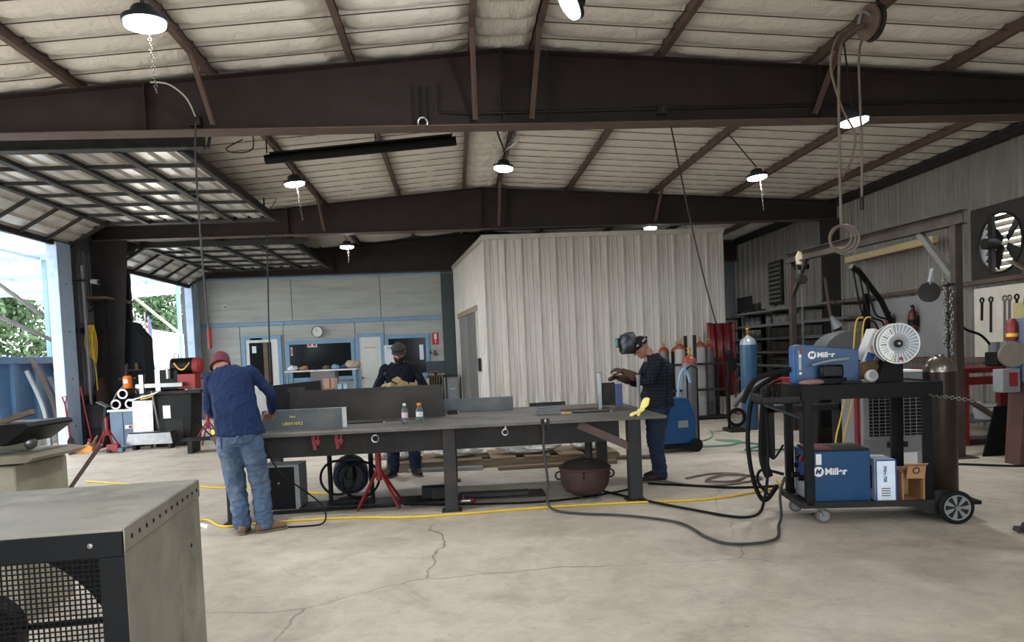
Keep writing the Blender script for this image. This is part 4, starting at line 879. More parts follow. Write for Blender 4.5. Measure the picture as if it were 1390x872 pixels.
# clamp and cable at the table edge, yellow glove, torch stand
t = thing('ground_clamp', 'dark ground clamp gripping the table edge with its cable', 'clamp', (.82, TY0 - .01, TZ - .02)); MB().bar((0, -.02, .04), (.02, -.02, -.16), .035, .03).bar((.05, -.02, .05), (.06, -.02, -.06), .03, .03).bar((-.01, .02, .03), (.07, .02, .03), .04, .03).build('jaws', m_dark, t, 0); MB().cyl((.03, -.03, .03), (.03, .03, .03), .014, n=10).build('pin', m_steel, t)
t = thing('welding_glove', 'pale yellow leather glove draped over the table end', 'glove', (1.84, 7.34, TZ), .2)
b = MB(); hand(b, (0, .0, .03), (-.9, -.25, -.1), (0, 0, -1), .2, 1, .8, 1.3); ring_loft(b, [((-.02, 0, .03), (0, .045, 0), (.006, 0, .028)), ((.03, .0, .055), (0, .065, 0), (.022, 0, .03)), ((.065, .02, .1), (0, .08, 0), (.03, 0, .015)), ((.085, .02, .15), (0, .075, 0), (.026, 0, .01)), ((.09, .02, .17), (0, .05, 0), (.018, 0, .004))], 18)
remesh(b, 'leather', mat('yellow_leather', (226, 216, 120), .8, 0, .08, 10), t, .007, 3, .005, (14, 14, 14))
t = thing('torch_stand', 'short grey pipe standing upright at the table end', 'pipe', (1.9, 7.6, TZ)); MB().lathe([(.0, 0), (.03, 0), (.03, .02), (.018, .04), (.018, .36), (.024, .37), (.024, .40), (0, .40)], n=16).build('tube', m_grey, t)
t = thing('square_tube', 'upright bright square tube with mesh plate held by the welder', 'steel tube', (1.62, 8.3, TZ)); MB().bb((-.025, -.025, 0), (.025, .025, .42)).build('tube', m_steel, t, bevel=.006); MB().bb((.03, .0, .04), (.18, .012, .3)).build('plate', m_dark, t, 0); MB().bb((.18, -.02, .02), (.26, .03, .28)).build('blue_plate', mat('blue_violet_plate', (70, 80, 118), .4, .3), t, 0)
# ---------------------------------------------------------------- under the table
def jack_stand(x, y, h, label, rz=0, m_=m_red, z=0, spread=.3):
    t = thing('jack_stand', label, 'jack stand', (x, y, z), rz, 'red tripod jack stands')
    MB().cyl((0, 0, h * .45), (0, 0, h * .95), .032, n=12).build('tube', m_, t); MB().bar((0, 0, h * .93), (0, 0, h * .98), .1, .04).bar((-.05, 0, h * .95), (-.05, 0, h), .015, .04).bar((.05, 0, h * .95), (.05, 0, h), .015, .04).build('saddle', m_dark, t, 0)
    MB().cyl((0, 0, h * .7), (0, 0, h * .93), .024, n=10).build('post', m_dark, t)
    for k in range(4):
        a = k * PI / 2 + .5; MB().bar((.03 * math.cos(a), .03 * math.sin(a), h * .6), (spread * math.cos(a), spread * math.sin(a), .012), .022, .022).build('leg', m_, t, 0)
    return t
jack_stand(-.85, 7.72, .62, 'red jack stand with four splayed legs under the table', .3)
t = thing('cast_iron_pot', 'big rusty cauldron with lid and iron handle on the floor under the table', 'cauldron', (1.3, 7.62, 0))
m_rust = mat('rusty_iron', (72, 54, 50), .7, .05, .25, 6, blot=(66, 54, 50), bamt=.6, bump=.2, bscale=20)
MB().lathe([(0, .03), (.12, .035), (.2, .07), (.245, .14), (.26, .22), (.262, .3), (.275, .31), (.275, .325), (.25, .33)], n=32).build('bowl', m_rust, t)
MB().lathe([(.27, .325), (.2, .375), (.1, .405), (.05, .415), (.05, .42), (0, .42)], n=32).build('lid', mat('iron_lid', (56, 49, 46), .6, .1, .2, 6), t)
MB().cyl((.05, .0, .41), (.05, 0, .62), .04, n=14).build('chimney_stub', m_dark, t); MB().bar((-.06, -.25, .29), (.0, -.12, .40), .05, .012).build('lid_strap', m_oxide2, t, 0); MB().torus((-.06, -.27, .27), .03, .008, (1, 0, 0), 14, 6).build('latch_ring', m_dark, t)
for k in range(3): a = k * 2.1; MB().cyl((.13 * math.cos(a), .13 * math.sin(a), .06), (.17 * math.cos(a), .17 * math.sin(a), 0), .025, .018, n=8).build('leg', m_dark, t)
for q in (-1, 1): MB().torus((q * .27, 0, .24), .04, .01, (0, 1, 0), 14, 6).build('ear', m_dark, t)
for i, (x, y) in enumerate(((1.22, 7.38), (1.3, 7.36), (1.39, 7.37))): tag(MB().sph((x, y, .014), .03, 8, 5, (1, .7, .45)).build('slag_chip', m_grey), 'grey slag chip lying before the cauldron', 'slag chip', 'slag chips before the cauldron')
# black compressor-like machine with hoses
t = thing('black_blower', 'black caged blower with coiled hoses standing under the table', 'machine', (-1.2, 8.15, 0), .15)
for x in (-.22, .22):
    for y in (-.18, .18): MB().cyl((x, y, 0), (x, y, .56), .022, n=10).build('cage_post', m_black, t)
MB().bb((-.24, -.2, .0), (.24, .2, .05)).build('base', m_black, t, bevel=.01); MB().cyl((0, -.22, .3), (0, .18, .3), .19, n=24).build('drum', m_black, t); MB().torus((0, -.225, .3), .15, .022, (0, 1, 0)).build('drum_rim', mat('dark_blue_metal', (28, 34, 48), .4, .4), t)
MB().lathe([(0, 0), (.05, 0), (.06, .05), (.045, .14), (.02, .16), (0, .16)], (0, -.27, .28), n=14).build('motor', m_black, t); MB().torus((-.14, -.24, .3), .18, .014, (.2, 1, 0)).build('hose_coil', m_rubber, t); MB().torus((.1, -.25, .26), .2, .014, (-.2, 1, .2)).build('hose_coil', m_rubber, t); MB().bb((-.24, -.18, .53), (.24, .18, .57)).build('top_frame', m_black, t, 0)
t = thing('steel_box', 'dark open steel box with pale edge standing under the table behind the jeans', 'steel box', (-1.85, 8.0, 0), -.05); MB().bb((-.22, -.15, 0), (.12, .15, .45)).build('body', m_black, t, 0); MB().bb((.12, -.16, 0), (.17, .15, .46)).build('edge', m_grey, t, 0); MB().bb((-.22, -.16, .45), (.17, .15, .47)).build('lid', m_grey, t, 0)
MB().cyl((-.05, -.151, .28), (-.05, -.158, .28), .012).build('bolt', m_steel, t)
for i, (x, y, sx, sy, sz, r_, lb) in enumerate(((-.4, 7.95, 2.6, .35, .02, .0, 'long thin steel plate lying on the floor under the table'), (-.3, 7.75, .5, .16, .03, .1, 'short stack of dark flats lying beside the middle table leg'), (.35, 7.9, .75, .14, .06, -.04, 'dark steel channel lying on the floor between the middle leg and the cauldron'), (-1.3, 7.7, 1.3, .16, .012, .03, 'thin dark strip on the floor before the black blower'))):
    t = thing('floor_plate', lb, 'steel plate', (x, y, 0), r_); MB().bb((-sx / 2, -sy / 2, 0), (sx / 2, sy / 2, sz)).build('plate', m_dark, t, bevel=.003); MB().bb((-sx / 2, -sy / 2 - .004, sz * .2), (sx / 2, -sy / 2 - .001, sz * .9)).build('sheared_edge', m_tleg, t, 0)
t = thing('crucible_block', 'dark steel block on end beside the middle table leg', 'steel block', (-.22, 7.86, .035)); MB().bb((-.2, -.05, 0), (.1, .05, .13)).build('block', m_black, t, bevel=.008); MB().bb((-.1, -.09, 0), (.12, -.05, .12)).build('ribbed_face', m_dark, t, bevel=.006)
t = thing('red_valve', 'small red and steel valve lying on the floor by the middle table leg', 'valve', (.04, 7.62, 0)); MB().cyl((-.05, 0, .03), (.05, 0, .03), .025, n=12).build('body', m_steel, t); MB().sph((.07, 0, .03), .028).build('knob', m_red, t); MB().cyl((-.02, 0, .04), (-.02, 0, .09), .012).build('stem', m_red, t)
# pallets, timbers and crumpled plastic on the far side
m_plast = mat('crumpled_plastic', (206, 204, 198), .25, 0, .1, 6, alpha=.85, bump=.6, bscale=18)
t = thing('timber_pallet', 'low wooden pallet of odd planks behind the table', 'pallet', (.9, 10.4, 0), .03)
for k in range(3): MB().bb((-1.9, -.4 + k * .38, 0), (1.3, -.32 + k * .38, .1)).build('runner', m_wood, t, 0)
for k in range(7): MB().bb((-1.9 + k * .47, -.42, .1), (-1.55 + k * .47, .46, .125)).build('plank', m_wood, t, 0, bevel=.004)
def crumple(name, label, x, y, z, sx, sy, sz, m_, seed, amp=.35):
    t = thing(name, label, 'plastic wrap' if m_ is m_plast else 'scrap', (x, y, z)); b = MB(); b.sph((0, 0, sz * .5), 1, 36, 20, (sx, sy, sz * .55)); o = b.build('wrap', m_, t, 60)
    for v in o.data.vertices:
        w = mnoise.noise(v.co * 6 + Vector((seed, 0, 0))) + .6 * mnoise.noise(v.co * 15); v.co *= 1 + amp * w; v.co.z = max(0, v.co.z)
    o.data.polygons.foreach_set('use_smooth', [False] * len(o.data.polygons)); return t
for i, (x, y, sx, lb) in enumerate(((-.95, 10.35, .42, 'crumpled clear plastic heap between the capped man\'s legs and the black blower'), (-.05, 10.35, .34, 'crumpled clear plastic heap between the capped man\'s legs and the middle table leg'), (.98, 10.35, .42, 'long crumpled plastic sheet lying on the pallet behind the table'), (1.85, 10.4, .26, 'crumpled plastic bundle at the pallet end near the cauldron'))): crumple('plastic_heap', lb, x, y, .127, sx, .26, .2, m_plast, i * 7)
for i, (x, y, z, L_, r_, lb) in enumerate(((-1.15, 10.0, .0, 1.1, .25, 'weathered board lying behind the black blower'), (-.2, 9.9, .0, 1.0, -.1, 'short grey board lying behind the table'), (1.3, 9.75, 0, 1.6, .04, 'long flat board lying behind the cauldron'), (2.2, 10.1, 0, .9, -.2, 'reddish board lying past the table end'))):
    t = thing('loose_board', lb, 'board', (x, y, z), r_); MB().bb((-L_ / 2, -.07, 0), (L_ / 2, .07, .045)).build('board', [m_wood, m_grey, m_wood, m_oxide2][i], t, bevel=.004); MB().bb((L_ / 2, -.068, .002), (L_ / 2 + .003, .068, .043)).build('end_grain', m_card, t, 0)
# ================================================================ WELDING CART AND ITS LOAD
CR = -.16; CM = Matrix.Translation((2.88, 5.92, 0)) @ Matrix.Rotation(CR, 4, 'Z')
def cl(x, y, z=0): v = CM @ Vector((x, y, z)); return (v.x, v.y, v.z)
ca = thing('welding_cart', 'black steel two-tier welding cart on casters and spoked wheels', 'cart', (2.88, 5.92, 0), CR)
MB().bb((-.04, 0, .14), (1.02, .62, .16)).bb((-.04, -.01, .14), (1.02, .02, .19)).bb((-.05, 0, .14), (-.02, .62, .19)).bb((-.04, .6, .14), (1.02, .63, .19)).build('bottom_shelf', m_dark, ca, 0)
MB().bb((.0, .02, 1.14), (1.08, .6, 1.16)).build('top_shelf', m_black, ca, 0)
for a, b_ in (((-.02, -.01, 1.05), (1.1, .02, 1.17)), ((-.02, .6, 1.05), (1.1, .63, 1.17)), ((1.07, .0, 1.05), (1.1, .62, 1.17)), ((-.02, 0, 1.05), (.01, .62, 1.17))): MB().bb(a, b_).build('top_rail', m_black, ca, 0)
for x, y in ((.03, .02), (.03, .59)): MB().bb((x - .035, y - .03, .16), (x + .035, y + .03, 1.06)).build('post', m_black, ca, bevel=.004)
MB().bb((.97, .05, .16), (1.04, .09, 1.06)).build('post', m_black, ca, 0); MB().bb((.92, .55, .16), (1.02, .59, 1.06)).build('post', m_black, ca, 0)
MB().bb((-.34, .05, 1.02), (-.02, .45, 1.035)).bb((-.34, .05, 1.02), (-.33, .45, 1.1)).bb((-.34, .05, 1.02), (-.02, .06, 1.08)).build('side_tray', m_dark, ca, 0)
MB().bar((-.32, .06, 1.02), (-.03, .03, .9), .02).build('tray_brace', m_dark, ca, 0)
MB().bb((1.0, .05, .13), (1.42, .6, .16)).build('bottle_deck', m_black, ca, 0)
MB().prism([(.85, .14), (1.12, .14), (1.2, .1), (1.05, .06), (.95, .08)], -.02, .0, Matrix.Rotation(PI / 2, 4, 'X')).bb((1.03, .0, .1), (1.16, .04, .26)).build('axle_bracket', m_dark, ca, 0)
MB().cyl((1.16, -.05, .137), (1.16, .66, .137), .012, n=10).build('axle', m_steel, ca)
for y, s_ in ((-.07, -1), (.68, 1)):
    w = MB().torus((1.16, y, .137), .118, .021, (0, 1, 0), 32, 10).lathe([(.1, -.018), (.118, -.018), (.118, .018), (.1, .018)], (1.16, y, .137), (0, 1, 0), 32).build('wheel', m_rubber, ca)
    MB().cyl((1.16, y - .012, .137), (1.16, y + .012, .137), .1, n=28).build('rim_disc', mat('wheel_hub_black', (30, 30, 31), .5), w); MB().torus((1.16, y - .014, .137), .1, .007, (0, 1, 0), 28, 6).build('rim_ring', m_grey, w)
    for k in range(7):
        a = k * 2 * PI / 7; d = Vector((math.cos(a), 0, math.sin(a))); e = Vector((-math.sin(a), 0, math.cos(a))); c = Vector((1.16, y - .016, .137))
        MB().add([c + d * .025 - e * .006, c + d * .095 - e * .02, c + d * .095 + e * .02, c + d * .025 + e * .006] + [c + q + Vector((0, .008, 0)) for q in (d * .025 - e * .006, d * .095 - e * .02, d * .095 + e * .02, d * .025 + e * .006)], [(0, 1, 2, 3), (7, 6, 5, 4), (0, 4, 5, 1), (1, 5, 6, 2), (2, 6, 7, 3), (3, 7, 4, 0)]).build('spoke', m_grey, w, 0)
    MB().cyl((1.16, y - .03, .137), (1.16, y + .02, .137), .022, n=14).build('hub', m_steel, w)
for x, y in ((.12, .06), (.02, .5)):
    c = MB().bb((x - .035, y - .03, .125), (x + .035, y + .03, .14)).bar((x, y - .026, .13), (x + .03, y - .026, .062), .035, .006).bar((x, y + .026, .13), (x + .03, y + .026, .062), .035, .006).build('caster_fork', m_steel, ca, 0)
    MB().torus((x + .03, y, .062), .045, .017, (0, 1, 0), 20, 8).build('caster_wheel', mat('caster_rubber', (92, 88, 84), .6), c); MB().cyl((x + .03, y - .018, .062), (x + .03, y + .018, .062), .042, n=16).build('caster_hub', m_grey, c)
def miller(t, x, y, z, s, front=True, lettered=True):
    w = mat('logo_white', (232, 230, 222), .5)
    d = MB().cyl((x, y, z), (x, y - .003, z), .055 * s, n=28).build('emblem', w, t)
    text('M', .075 * s, mat('logo_dark', (14, 44, 84), .5), d, (x - .008 * s, y - .004, z), (PI / 2, 0, 0), name='emblem_mark', bold=.002, shear=.3)
    text('Miller', .1 * s, w, t, (x + .065 * s, y - .002, z - .002), (PI / 2, 0, 0), bold=.003 * s, align='LEFT')
# lower power source
mp = thing('welder_power_source', 'large blue welding power source with white lettering on the cart\'s bottom shelf', 'welding machine', cl(.05, .08, .163), CR)
MB().bb((.04, .0, .0), (.5, .42, .44)).build('case', m_mblue, mp, bevel=.008); MB().bb((0, 0, .01), (.04, .42, .43)).build('control_panel', mat('panel_navy', (16, 44, 84), .4), mp, bevel=.005)
MB().bb((-.002, .05, .02), (.002, .37, .16)).build('vent_grille', m_grey, mp, 0); MB().bb((-.002, .03, .34), (.004, .12, .42)).build('label_plate', m_white, mp, 0)
for y, z, m_ in ((.16, .36, m_red), (.26, .36, m_black), (.33, .28, m_black)): MB().cyl((0, y, z), (-.03, y, z), .02, n=14).build('knob', m_, mp)
for y in (.12, .3): MB().cyl((0, y, .2), (-.06, y, .2), .025, n=14).build('weld_terminal', m_black, mp)
MB().bb((.02, .01, .44), (.5, .41, .455)).build('lid', m_dark, mp, bevel=.004); MB().bb((.02, .06, .455), (.2, .3, .465)).build('red_sticker', m_red, mp, 0); MB().bb((.055, -.003, .33), (.1, 0, .42)).build('rating_plate', m_white, mp, 0)
miller(mp, .075, 0, .27, .78)
# wire feeder
wf2 = thing('wire_feeder', 'blue wire feeder case with white lettering standing on top of the cart', 'wire feeder', cl(.02, .3, 1.163), CR - .1)
MB().prism([(0, 0), (.52, 0), (.52, .29), (.05, .35), (0, .34)], -.24, 0, Matrix.Rotation(PI / 2, 4, 'X')).build('case', m_mblue, wf2, bevel=.006)
MB().bb((-.012, .02, .02), (.0, .22, .33)).build('control_panel', mat('panel_blue_light', (34, 96, 160), .4), wf2, 0); MB().bb((.028, -.003, .13), (.05, 0, .3)).build('gauge_strip', mat('panel_grey', (150, 160, 176), .5), wf2, 0)
MB().bb((.035, -.005, .27), (.055, -.002, .32)).build('warning_label', m_red, wf2, 0)
for z in (.25, .1): MB().cyl((.04, 0, z), (.04, -.012, z), .012, n=12).build('dial', m_white, wf2)
miller(wf2, .14, 0, .255, .62)
gn = thing('welding_hood_lens', 'black auxiliary hood with framed window resting before the blue wire feeder', 'hood', cl(.14, .12, 1.163), CR)
MB().bb((.04, .0, .06), (.23, .08, .17)).build('body', m_black, gn, bevel=.02); MB().bb((.06, -.006, .075), (.21, .0, .155)).build('window', mat('hood_window', (44, 46, 48), .25), gn, bevel=.01); MB().bb((.02, .0, .0), (.25, .12, .06)).build('base', m_black, gn, bevel=.01)
MB().tube(spline([(-.02, .04, .17), (.06, .03, .19), (.16, .03, .205), (.28, .03, .215)], 4), .012, 8).build('handle', m_grey, gn)
rg = thing('shop_rag', 'dusty pink rag lying on the cart top', 'rag', cl(.02, .06, 1.172)); b = MB(); b.sph((.08, .03, .02), 1, 20, 10, (.11, .05, .028)); o = b.build('cloth', mat('pink_rag', (140, 104, 98), .9, 0, .1, 10, bump=.4, bscale=30), rg, 60)
# spool, its box and bracket
bk = thing('spool_bracket', 'black sheet bracket standing on the cart under the wire spool', 'bracket', cl(.68, .3, 1.163), CR); MB().prism([(-.02, 0), (.2, 0), (.2, .2), (.06, .2)], -.03, .1, Matrix.Rotation(PI / 2, 4, 'X')).build('plate', m_black, bk, 0); MB().cyl((.13, -.08, .28), (.13, .0, .28), .012).bar((.13, -.01, .15), (.13, -.01, .29), .03, .012).build('spindle', m_steel, bk)
spo = thing('wire_spool', 'large clear white plastic wire spool with printed label above the cart', 'wire spool', cl(.81, .16, 1.49), CR, None, (.0, .0, CR - .12))
m_cp = mat('spool_plastic', (140, 148, 156), .25, 0, .05)
for y0_, nm in ((-.05, 'front_flange'), (.05, 'rear_flange')):
    fl = MB().lathe([(.055, -.003), (.165, -.003), (.168, 0), (.165, .003), (.055, .003)], (0, y0_, 0), (0, 1, 0), 48).build(nm, m_cp, spo)
    MB().torus((0, y0_, 0), .165, .006, (0, 1, 0), 48, 6).build('rim', m_white, fl)
    if y0_ < 0:
        for k in range(30):
            if 9 < k < 18: continue
            a = k * 2 * PI / 30; MB().bar((.085 * math.cos(a), y0_ - .005, .085 * math.sin(a)), (.158 * math.cos(a), y0_ - .005, .158 * math.sin(a)), .005, .005, (0, 1, 0)).build('rib', m_white, fl, 0)
MB().lathe([(.06, -.045), (.06, .045)], (0, 0, 0), (0, 1, 0), 24).build('hub', mat('spool_core', (150, 140, 120), .4), spo); MB().lathe([(.1, -.044), (.115, -.044), (.115, .044)], (0, 0, 0), (0, 1, 0), 32).build('wound_wire', m_brass, spo)
MB().cyl((0, -.052, 0), (0, -.075, 0), .032, n=20).build('retaining_cap', m_black, spo); MB().lathe([(.034, -.054), (.058, -.054)], (0, 0, 0), (0, 1, 0), 24).build('hub_face', m_grey, spo); MB().cyl((0, -.075, 0), (0, -.085, 0), .01).build('spindle_tip', m_steel, spo)
lbp = MB(); n = 14; vs = []
for i in range(n + 1):
    a = PI * .62 + PI * .75 * i / n
    for r_ in (.075, .15): vs.append((r_ * math.cos(a), -.0555, r_ * math.sin(a)))
lbp.add(vs, [(2 * i, 2 * i + 1, 2 * i + 3, 2 * i + 2) for i in range(n)]).build('paper_label', m_white, spo, 0)
for k in range(12):
    a = PI * .66 + PI * .66 * k / 11; MB().bar((.09 * math.cos(a), -.0565, .09 * math.sin(a)), (.135 * math.cos(a), -.0565, .135 * math.sin(a)), .004 if k % 3 else .012, .001, (0, 1, 0)).build('print_line', m_grey, spo, 0)
MB().prism([(-.062, -.145), (-.03, -.15), (-.046, -.118)], .056, .057, Matrix.Rotation(PI / 2, 4, 'X')).build('warning_triangle', m_yel, spo, 0); MB().bb((.005, -.058, -.14), (.035, -.0555, -.115)).build('date_sticker', m_red, spo, 0)
sbx = thing('spool_box', 'white and blue cardboard wire box tilted behind the spool', 'box', cl(.6, .42, 1.34), CR, None, (0, .38, CR)); MB().bb((0, -.06, 0), (.1, .12, .31)).build('carton', m_white, sbx, bevel=.004); MB().bb((.1, -.062, .0), (.106, .12, .31)).build('blue_edge', mat('box_blue', (40, 74, 140), .5), sbx, 0); MB().bb((.02, -.0625, .02), (.09, -.06, .1)).build('print_block', MATS['box_blue'], sbx, 0); MB().bb((.03, -.0625, .14), (.06, -.06, .26)).build('print_block', m_yel, sbx, 0)
MB().bar((-.02, .0, -.005), (.12, 0, -.03), .06, .04).build('perch', m_black, sbx, 0)
hb = thing('leather_hood', 'folded brown leather hood lying on the cart top', 'hood', cl(.54, .28, 1.163), CR); b = MB(); b.prism([(-.06, .08), (.0, .17), (.16, .19), (.2, .1), (.1, 0), (0, 0)], -.12, 0, Matrix.Rotation(PI / 2, 4, 'X')); b.build('leather', mat('brown_leather', (82, 62, 36), .7, 0, .15, 8), hb, bevel=.015); MB().prism([(.0, .06), (.1, .06), (.05, .16)], .001, .006, Matrix.Rotation(PI / 2, 4, 'X')).build('flap', mat('brown_leather2', (104, 80, 44), .7), hb, 0)
tp = thing('respirator_filter', 'pale grey respirator filter lying on the cart top', 'filter', cl(.56, .08, 1.172), CR); MB().lathe([(0, 0), (.045, 0), (.05, .02), (.05, .05), (.035, .065), (0, .065)], (.0, 0, .052), (0, -1, .2), 18).build('cartridge', mat('filter_grey', (170, 172, 172), .6), tp); MB().lathe([(.03, .066), (.033, .072), (0, .072)], (0, 0, .052), (0, -1, .2), 18).build('filter_face', m_grey, tp)
for i, x in enumerate((.36, .45, .53)):
    t = thing('hand_tool', ['pair of black pliers lying on the cart top edge', 'yellow-banded chipping hammer on the cart top', 'steel wire brush on the cart top'][i], 'tool', cl(x, .045, 1.173), CR + .1 * i); MB().bar((-.05, 0, .012), (.06, 0, .012), .02, .02).build('shaft', [m_black, m_dark, m_steel][i], t, 0); MB().bar((.03, 0, .015), (.05, 0, .015), .026, .024).build('collar', [m_dark, m_yel, m_brass][i], t, 0)
# boxes on the bottom shelf
wbx = thing('wire_carton', 'white and blue upright wire carton on the cart\'s bottom shelf', 'box', cl(.585, .06, .163), CR - .04); MB().bb((0, 0, 0), (.16, .3, .36)).build('carton', mat('carton_pale', (214, 226, 238), .5), wbx, bevel=.004)
for a, b_ in (((-.002, -.002, 0), (.008, .3, .012)), ((0, -.002, 0), (.16, .003, .012)), ((0, -.002, .35), (.16, .003, .362)), ((-.003, -.003, 0), (.006, .005, .36)), ((.152, -.003, 0), (.162, .004, .36))): MB().bb(a, b_).build('blue_edge', MATS['box_blue'], wbx, 0)
MB().bb((-.003, .1, .1), (.002, .19, .3)).build('hand_hole', m_dark, wbx, 0); text('Wire 70S', .035, MATS['box_blue'], wbx, (.07, -.004, .24), (PI / 2, PI / 2, 0), bold=.001); MB().bb((.03, -.0035, .04), (.12, 0, .14)).build('label_patch', m_white, wbx, 0)
for k in range(4): MB().bb((.04, -.005, .055 + .02 * k), (.11, -.0035, .063 + .02 * k)).build('print_line', MATS['box_blue'], wbx, 0)
cb = thing('open_carton', 'open brown cardboard carton with flap beside the white wire carton', 'box', cl(.79, .04, .163), CR)
for a, b_ in (((0, 0, 0), (.006, .3, .25)), ((.17, 0, 0), (.176, .3, .25)), ((0, 0, 0), (.176, .3, .006)), ((0, .294, 0), (.176, .3, .25)), ((0, .06, .25), (.176, .3, .256))): MB().bb(a, b_).build('wall', m_card, cb, 0)
MB().add([(0, .06, .256), (.176, .06, .256), (.176, -.07, .33), (.0, -.07, .33), (0, .06, .262), (.176, .06, .262), (.176, -.067, .336), (0, -.067, .336)], [(0, 1, 2, 3), (4, 7, 6, 5), (0, 4, 5, 1), (1, 5, 6, 2), (2, 6, 7, 3), (3, 7, 4, 0)]).build('flap', m_card, cb, 0)
fl = MB().add([(.03, -.0, .2), (.175, 0, .2), (.175, -.03, .33), (.03, -.03, .33), (.03, -.004, .2), (.175, -.004, .2), (.175, -.034, .33), (.03, -.034, .33)], [(0, 1, 2, 3), (4, 7, 6, 5), (0, 4, 5, 1), (1, 5, 6, 2), (2, 6, 7, 3), (3, 7, 4, 0)]).build('flap', m_card, cb, 0)
MB().torus((.1, -.021, .27), .025, .005, (0, 1, .2), 16, 5).build('print_mark', m_dark, cb)
sc_ = thing('folded_carton', 'small folded cardboard piece standing behind the welder case', 'cardboard', cl(.575, .45, .163), CR); MB().bb((-.0, 0, 0), (.09, .03, .42)).build('board', m_card, sc_, 0); MB().bb((.02, -.003, .34), (.07, 0, .39)).build('stamp', m_oxide2, sc_, 0)
# brown gas cylinder on the cart
def gas_cyl(x, y, z, r, h, label, m_body, m_top, cap=True, group=None, neck=True, mid=None):
    t = thing('gas_cylinder', label, 'gas cylinder', (x, y, z), 0, group); hs = h - r * 1.3
    MB().lathe([(0, 0), (r * .94, 0), (r, .015), (r, hs)], n=28).build('body', m_body, t)
    MB().lathe([(r, hs), (r * .96, hs + r * .3), (r * .8, hs + r * .62), (r * .5, hs + r * .88), (r * .3, hs + r), (r * .3, hs + r * 1.12), (0, hs + r * 1.12)], n=28).build('shoulder', m_top, t)
    if cap: MB().lathe([(r * .34, hs + r * 1.0), (r * .36, hs + r * 1.3), (r * .26, hs + r * 1.5), (0, hs + r * 1.55)], n=18).build('valve_cap', m_dark, t)
    elif neck: MB().cyl((0, 0, hs + r * 1.1), (0, 0, hs + r * 1.9), r * .13, n=10).cyl((-r * .3, 0, hs + r * 1.5), (r * .35, 0, hs + r * 1.5), r * .1, n=8).lathe([(0, hs + r * 1.9), (r * .3, hs + r * 1.9), (r * .3, hs + r * 2.05), (0, hs + r * 2.05)], n=14).build('valve', m_brass, t)
    return t
m_bcyl = mat('brown_cylinder', (46, 38, 32), .35, .2, .2, 6, blot=(66, 55, 46), bamt=.5); m_bsh = mat('cylinder_silver', (128, 120, 112), .28, .8, .12, 6)
gx, gy, _ = cl(1.22, .3); gas_cyl(gx, gy, .163, .13, 1.24, 'tall brown gas cylinder with silvery shoulder on the cart\'s end', m_bcyl, m_bsh, cap=False, neck=False)
chn = MB()
for k in range(16): chn.torus((1.0 + k * .025, -.0 + .012 * k * 0, 1.06 - .0045 * k), .014, .004, (0, 1, 0) if k % 2 else (0, 0, 1), 8, 4)
o = chn.build('retaining_chain', m_steel, ca)
# grey machine behind the cart
gm = thing('grey_cooler', 'grey cabinet machine with a dark grille standing behind the cart', 'machine', (4.52, 7.3, 0), -.08)
MB().bb((-.34, 0, .06), (.36, .5, 1.04)).build('cabinet', mat('cabinet_grey', (130, 132, 136), .5, 0, .1, 3), gm, bevel=.015); MB().bb((-.27, -.008, .52), (.3, 0, 1.0)).build('grille_recess', m_black, gm, 0)
for k in range(13): MB().bb((-.27, -.016, .54 + k * .036), (.3, -.008, .546 + k * .036)).build('grille_slat', m_grey, gm, 0)
for k in range(9): MB().bb((-.24 + k * .064, -.02, .52), (-.235 + k * .064, -.014, 1.0)).build('grille_bar', m_grey, gm, 0)
MB().bb((-.34, -.012, .36), (.36, 0, .5)).build('panel_strip', m_grey, gm, bevel=.004); MB().bb((-.1, -.02, .4), (.12, -.012, .46)).build('handle', m_dark, gm, bevel=.004); MB().bb((.03, -.006, .22), (.22, 0, .34)).build('rating_label', m_white, gm, 0); MB().bb((-.37, .05, .3), (-.34, .12, 1.0)).build('red_side_pipe', m_red, gm, 0)
for x in (-.25, .27): MB().bb((x - .05, .03, 0), (x + .05, .47, .06)).build('foot', m_black, gm, 0)
t = thing('storage_tote', 'pale grey plastic tote sitting on the grey cabinet machine', 'tote', (4.66, 7.5, 1.042), -.05); MB().bb((-.2, -.16, 0), (.2, .16, .13)).build('tub', m_grey, t, bevel=.01); MB().bb((-.215, -.175, .13), (.215, .175, .15)).build('lid', m_white, t, bevel=.005)

# ================================================================ CYLINDERS, CURTAIN, WELDER BEHIND THE PLAID MAN
rk = thing('cylinder_rack', 'dark steel rack holding gas cylinders against the booth', 'rack', (4.85, 15.1, 0))
for x in (-.65, .05, .72):
    for y in (-.3, .3): MB().bb((x - .03, y - .03, 0), (x + .03, y + .03, 1.75 if x == .05 else 1.25)).build('upright', m_dark, rk, 0)
for z in (.06, .62, 1.15):
    for y in (-.3, .3): MB().bb((-.68, y - .02, z - .025), (.75, y + .02, z + .025)).build('cross_bar', m_dark, rk, 0)
MB().bb((-.68, -.33, .03), (.75, .33, .06)).build('deck', m_dark, rk, 0); MB().bb((-.3, -.34, .3), (-.1, -.335, .35)).build('yellow_tag', m_yel, rk, 0)
m_orange = mat('orange_shoulder', (136, 58, 42), .4, 0, .1, 5); m_gcyl = mat('grey_cylinder', (96, 96, 98), .4, .2, .12, 5); m_wht2 = mat('white_cylinder', (150, 148, 144), .4, 0, .1, 5); m_bluec = mat('blue_cylinder', (46, 80, 108), .4, 0, .1, 5, blot=(36, 62, 86))
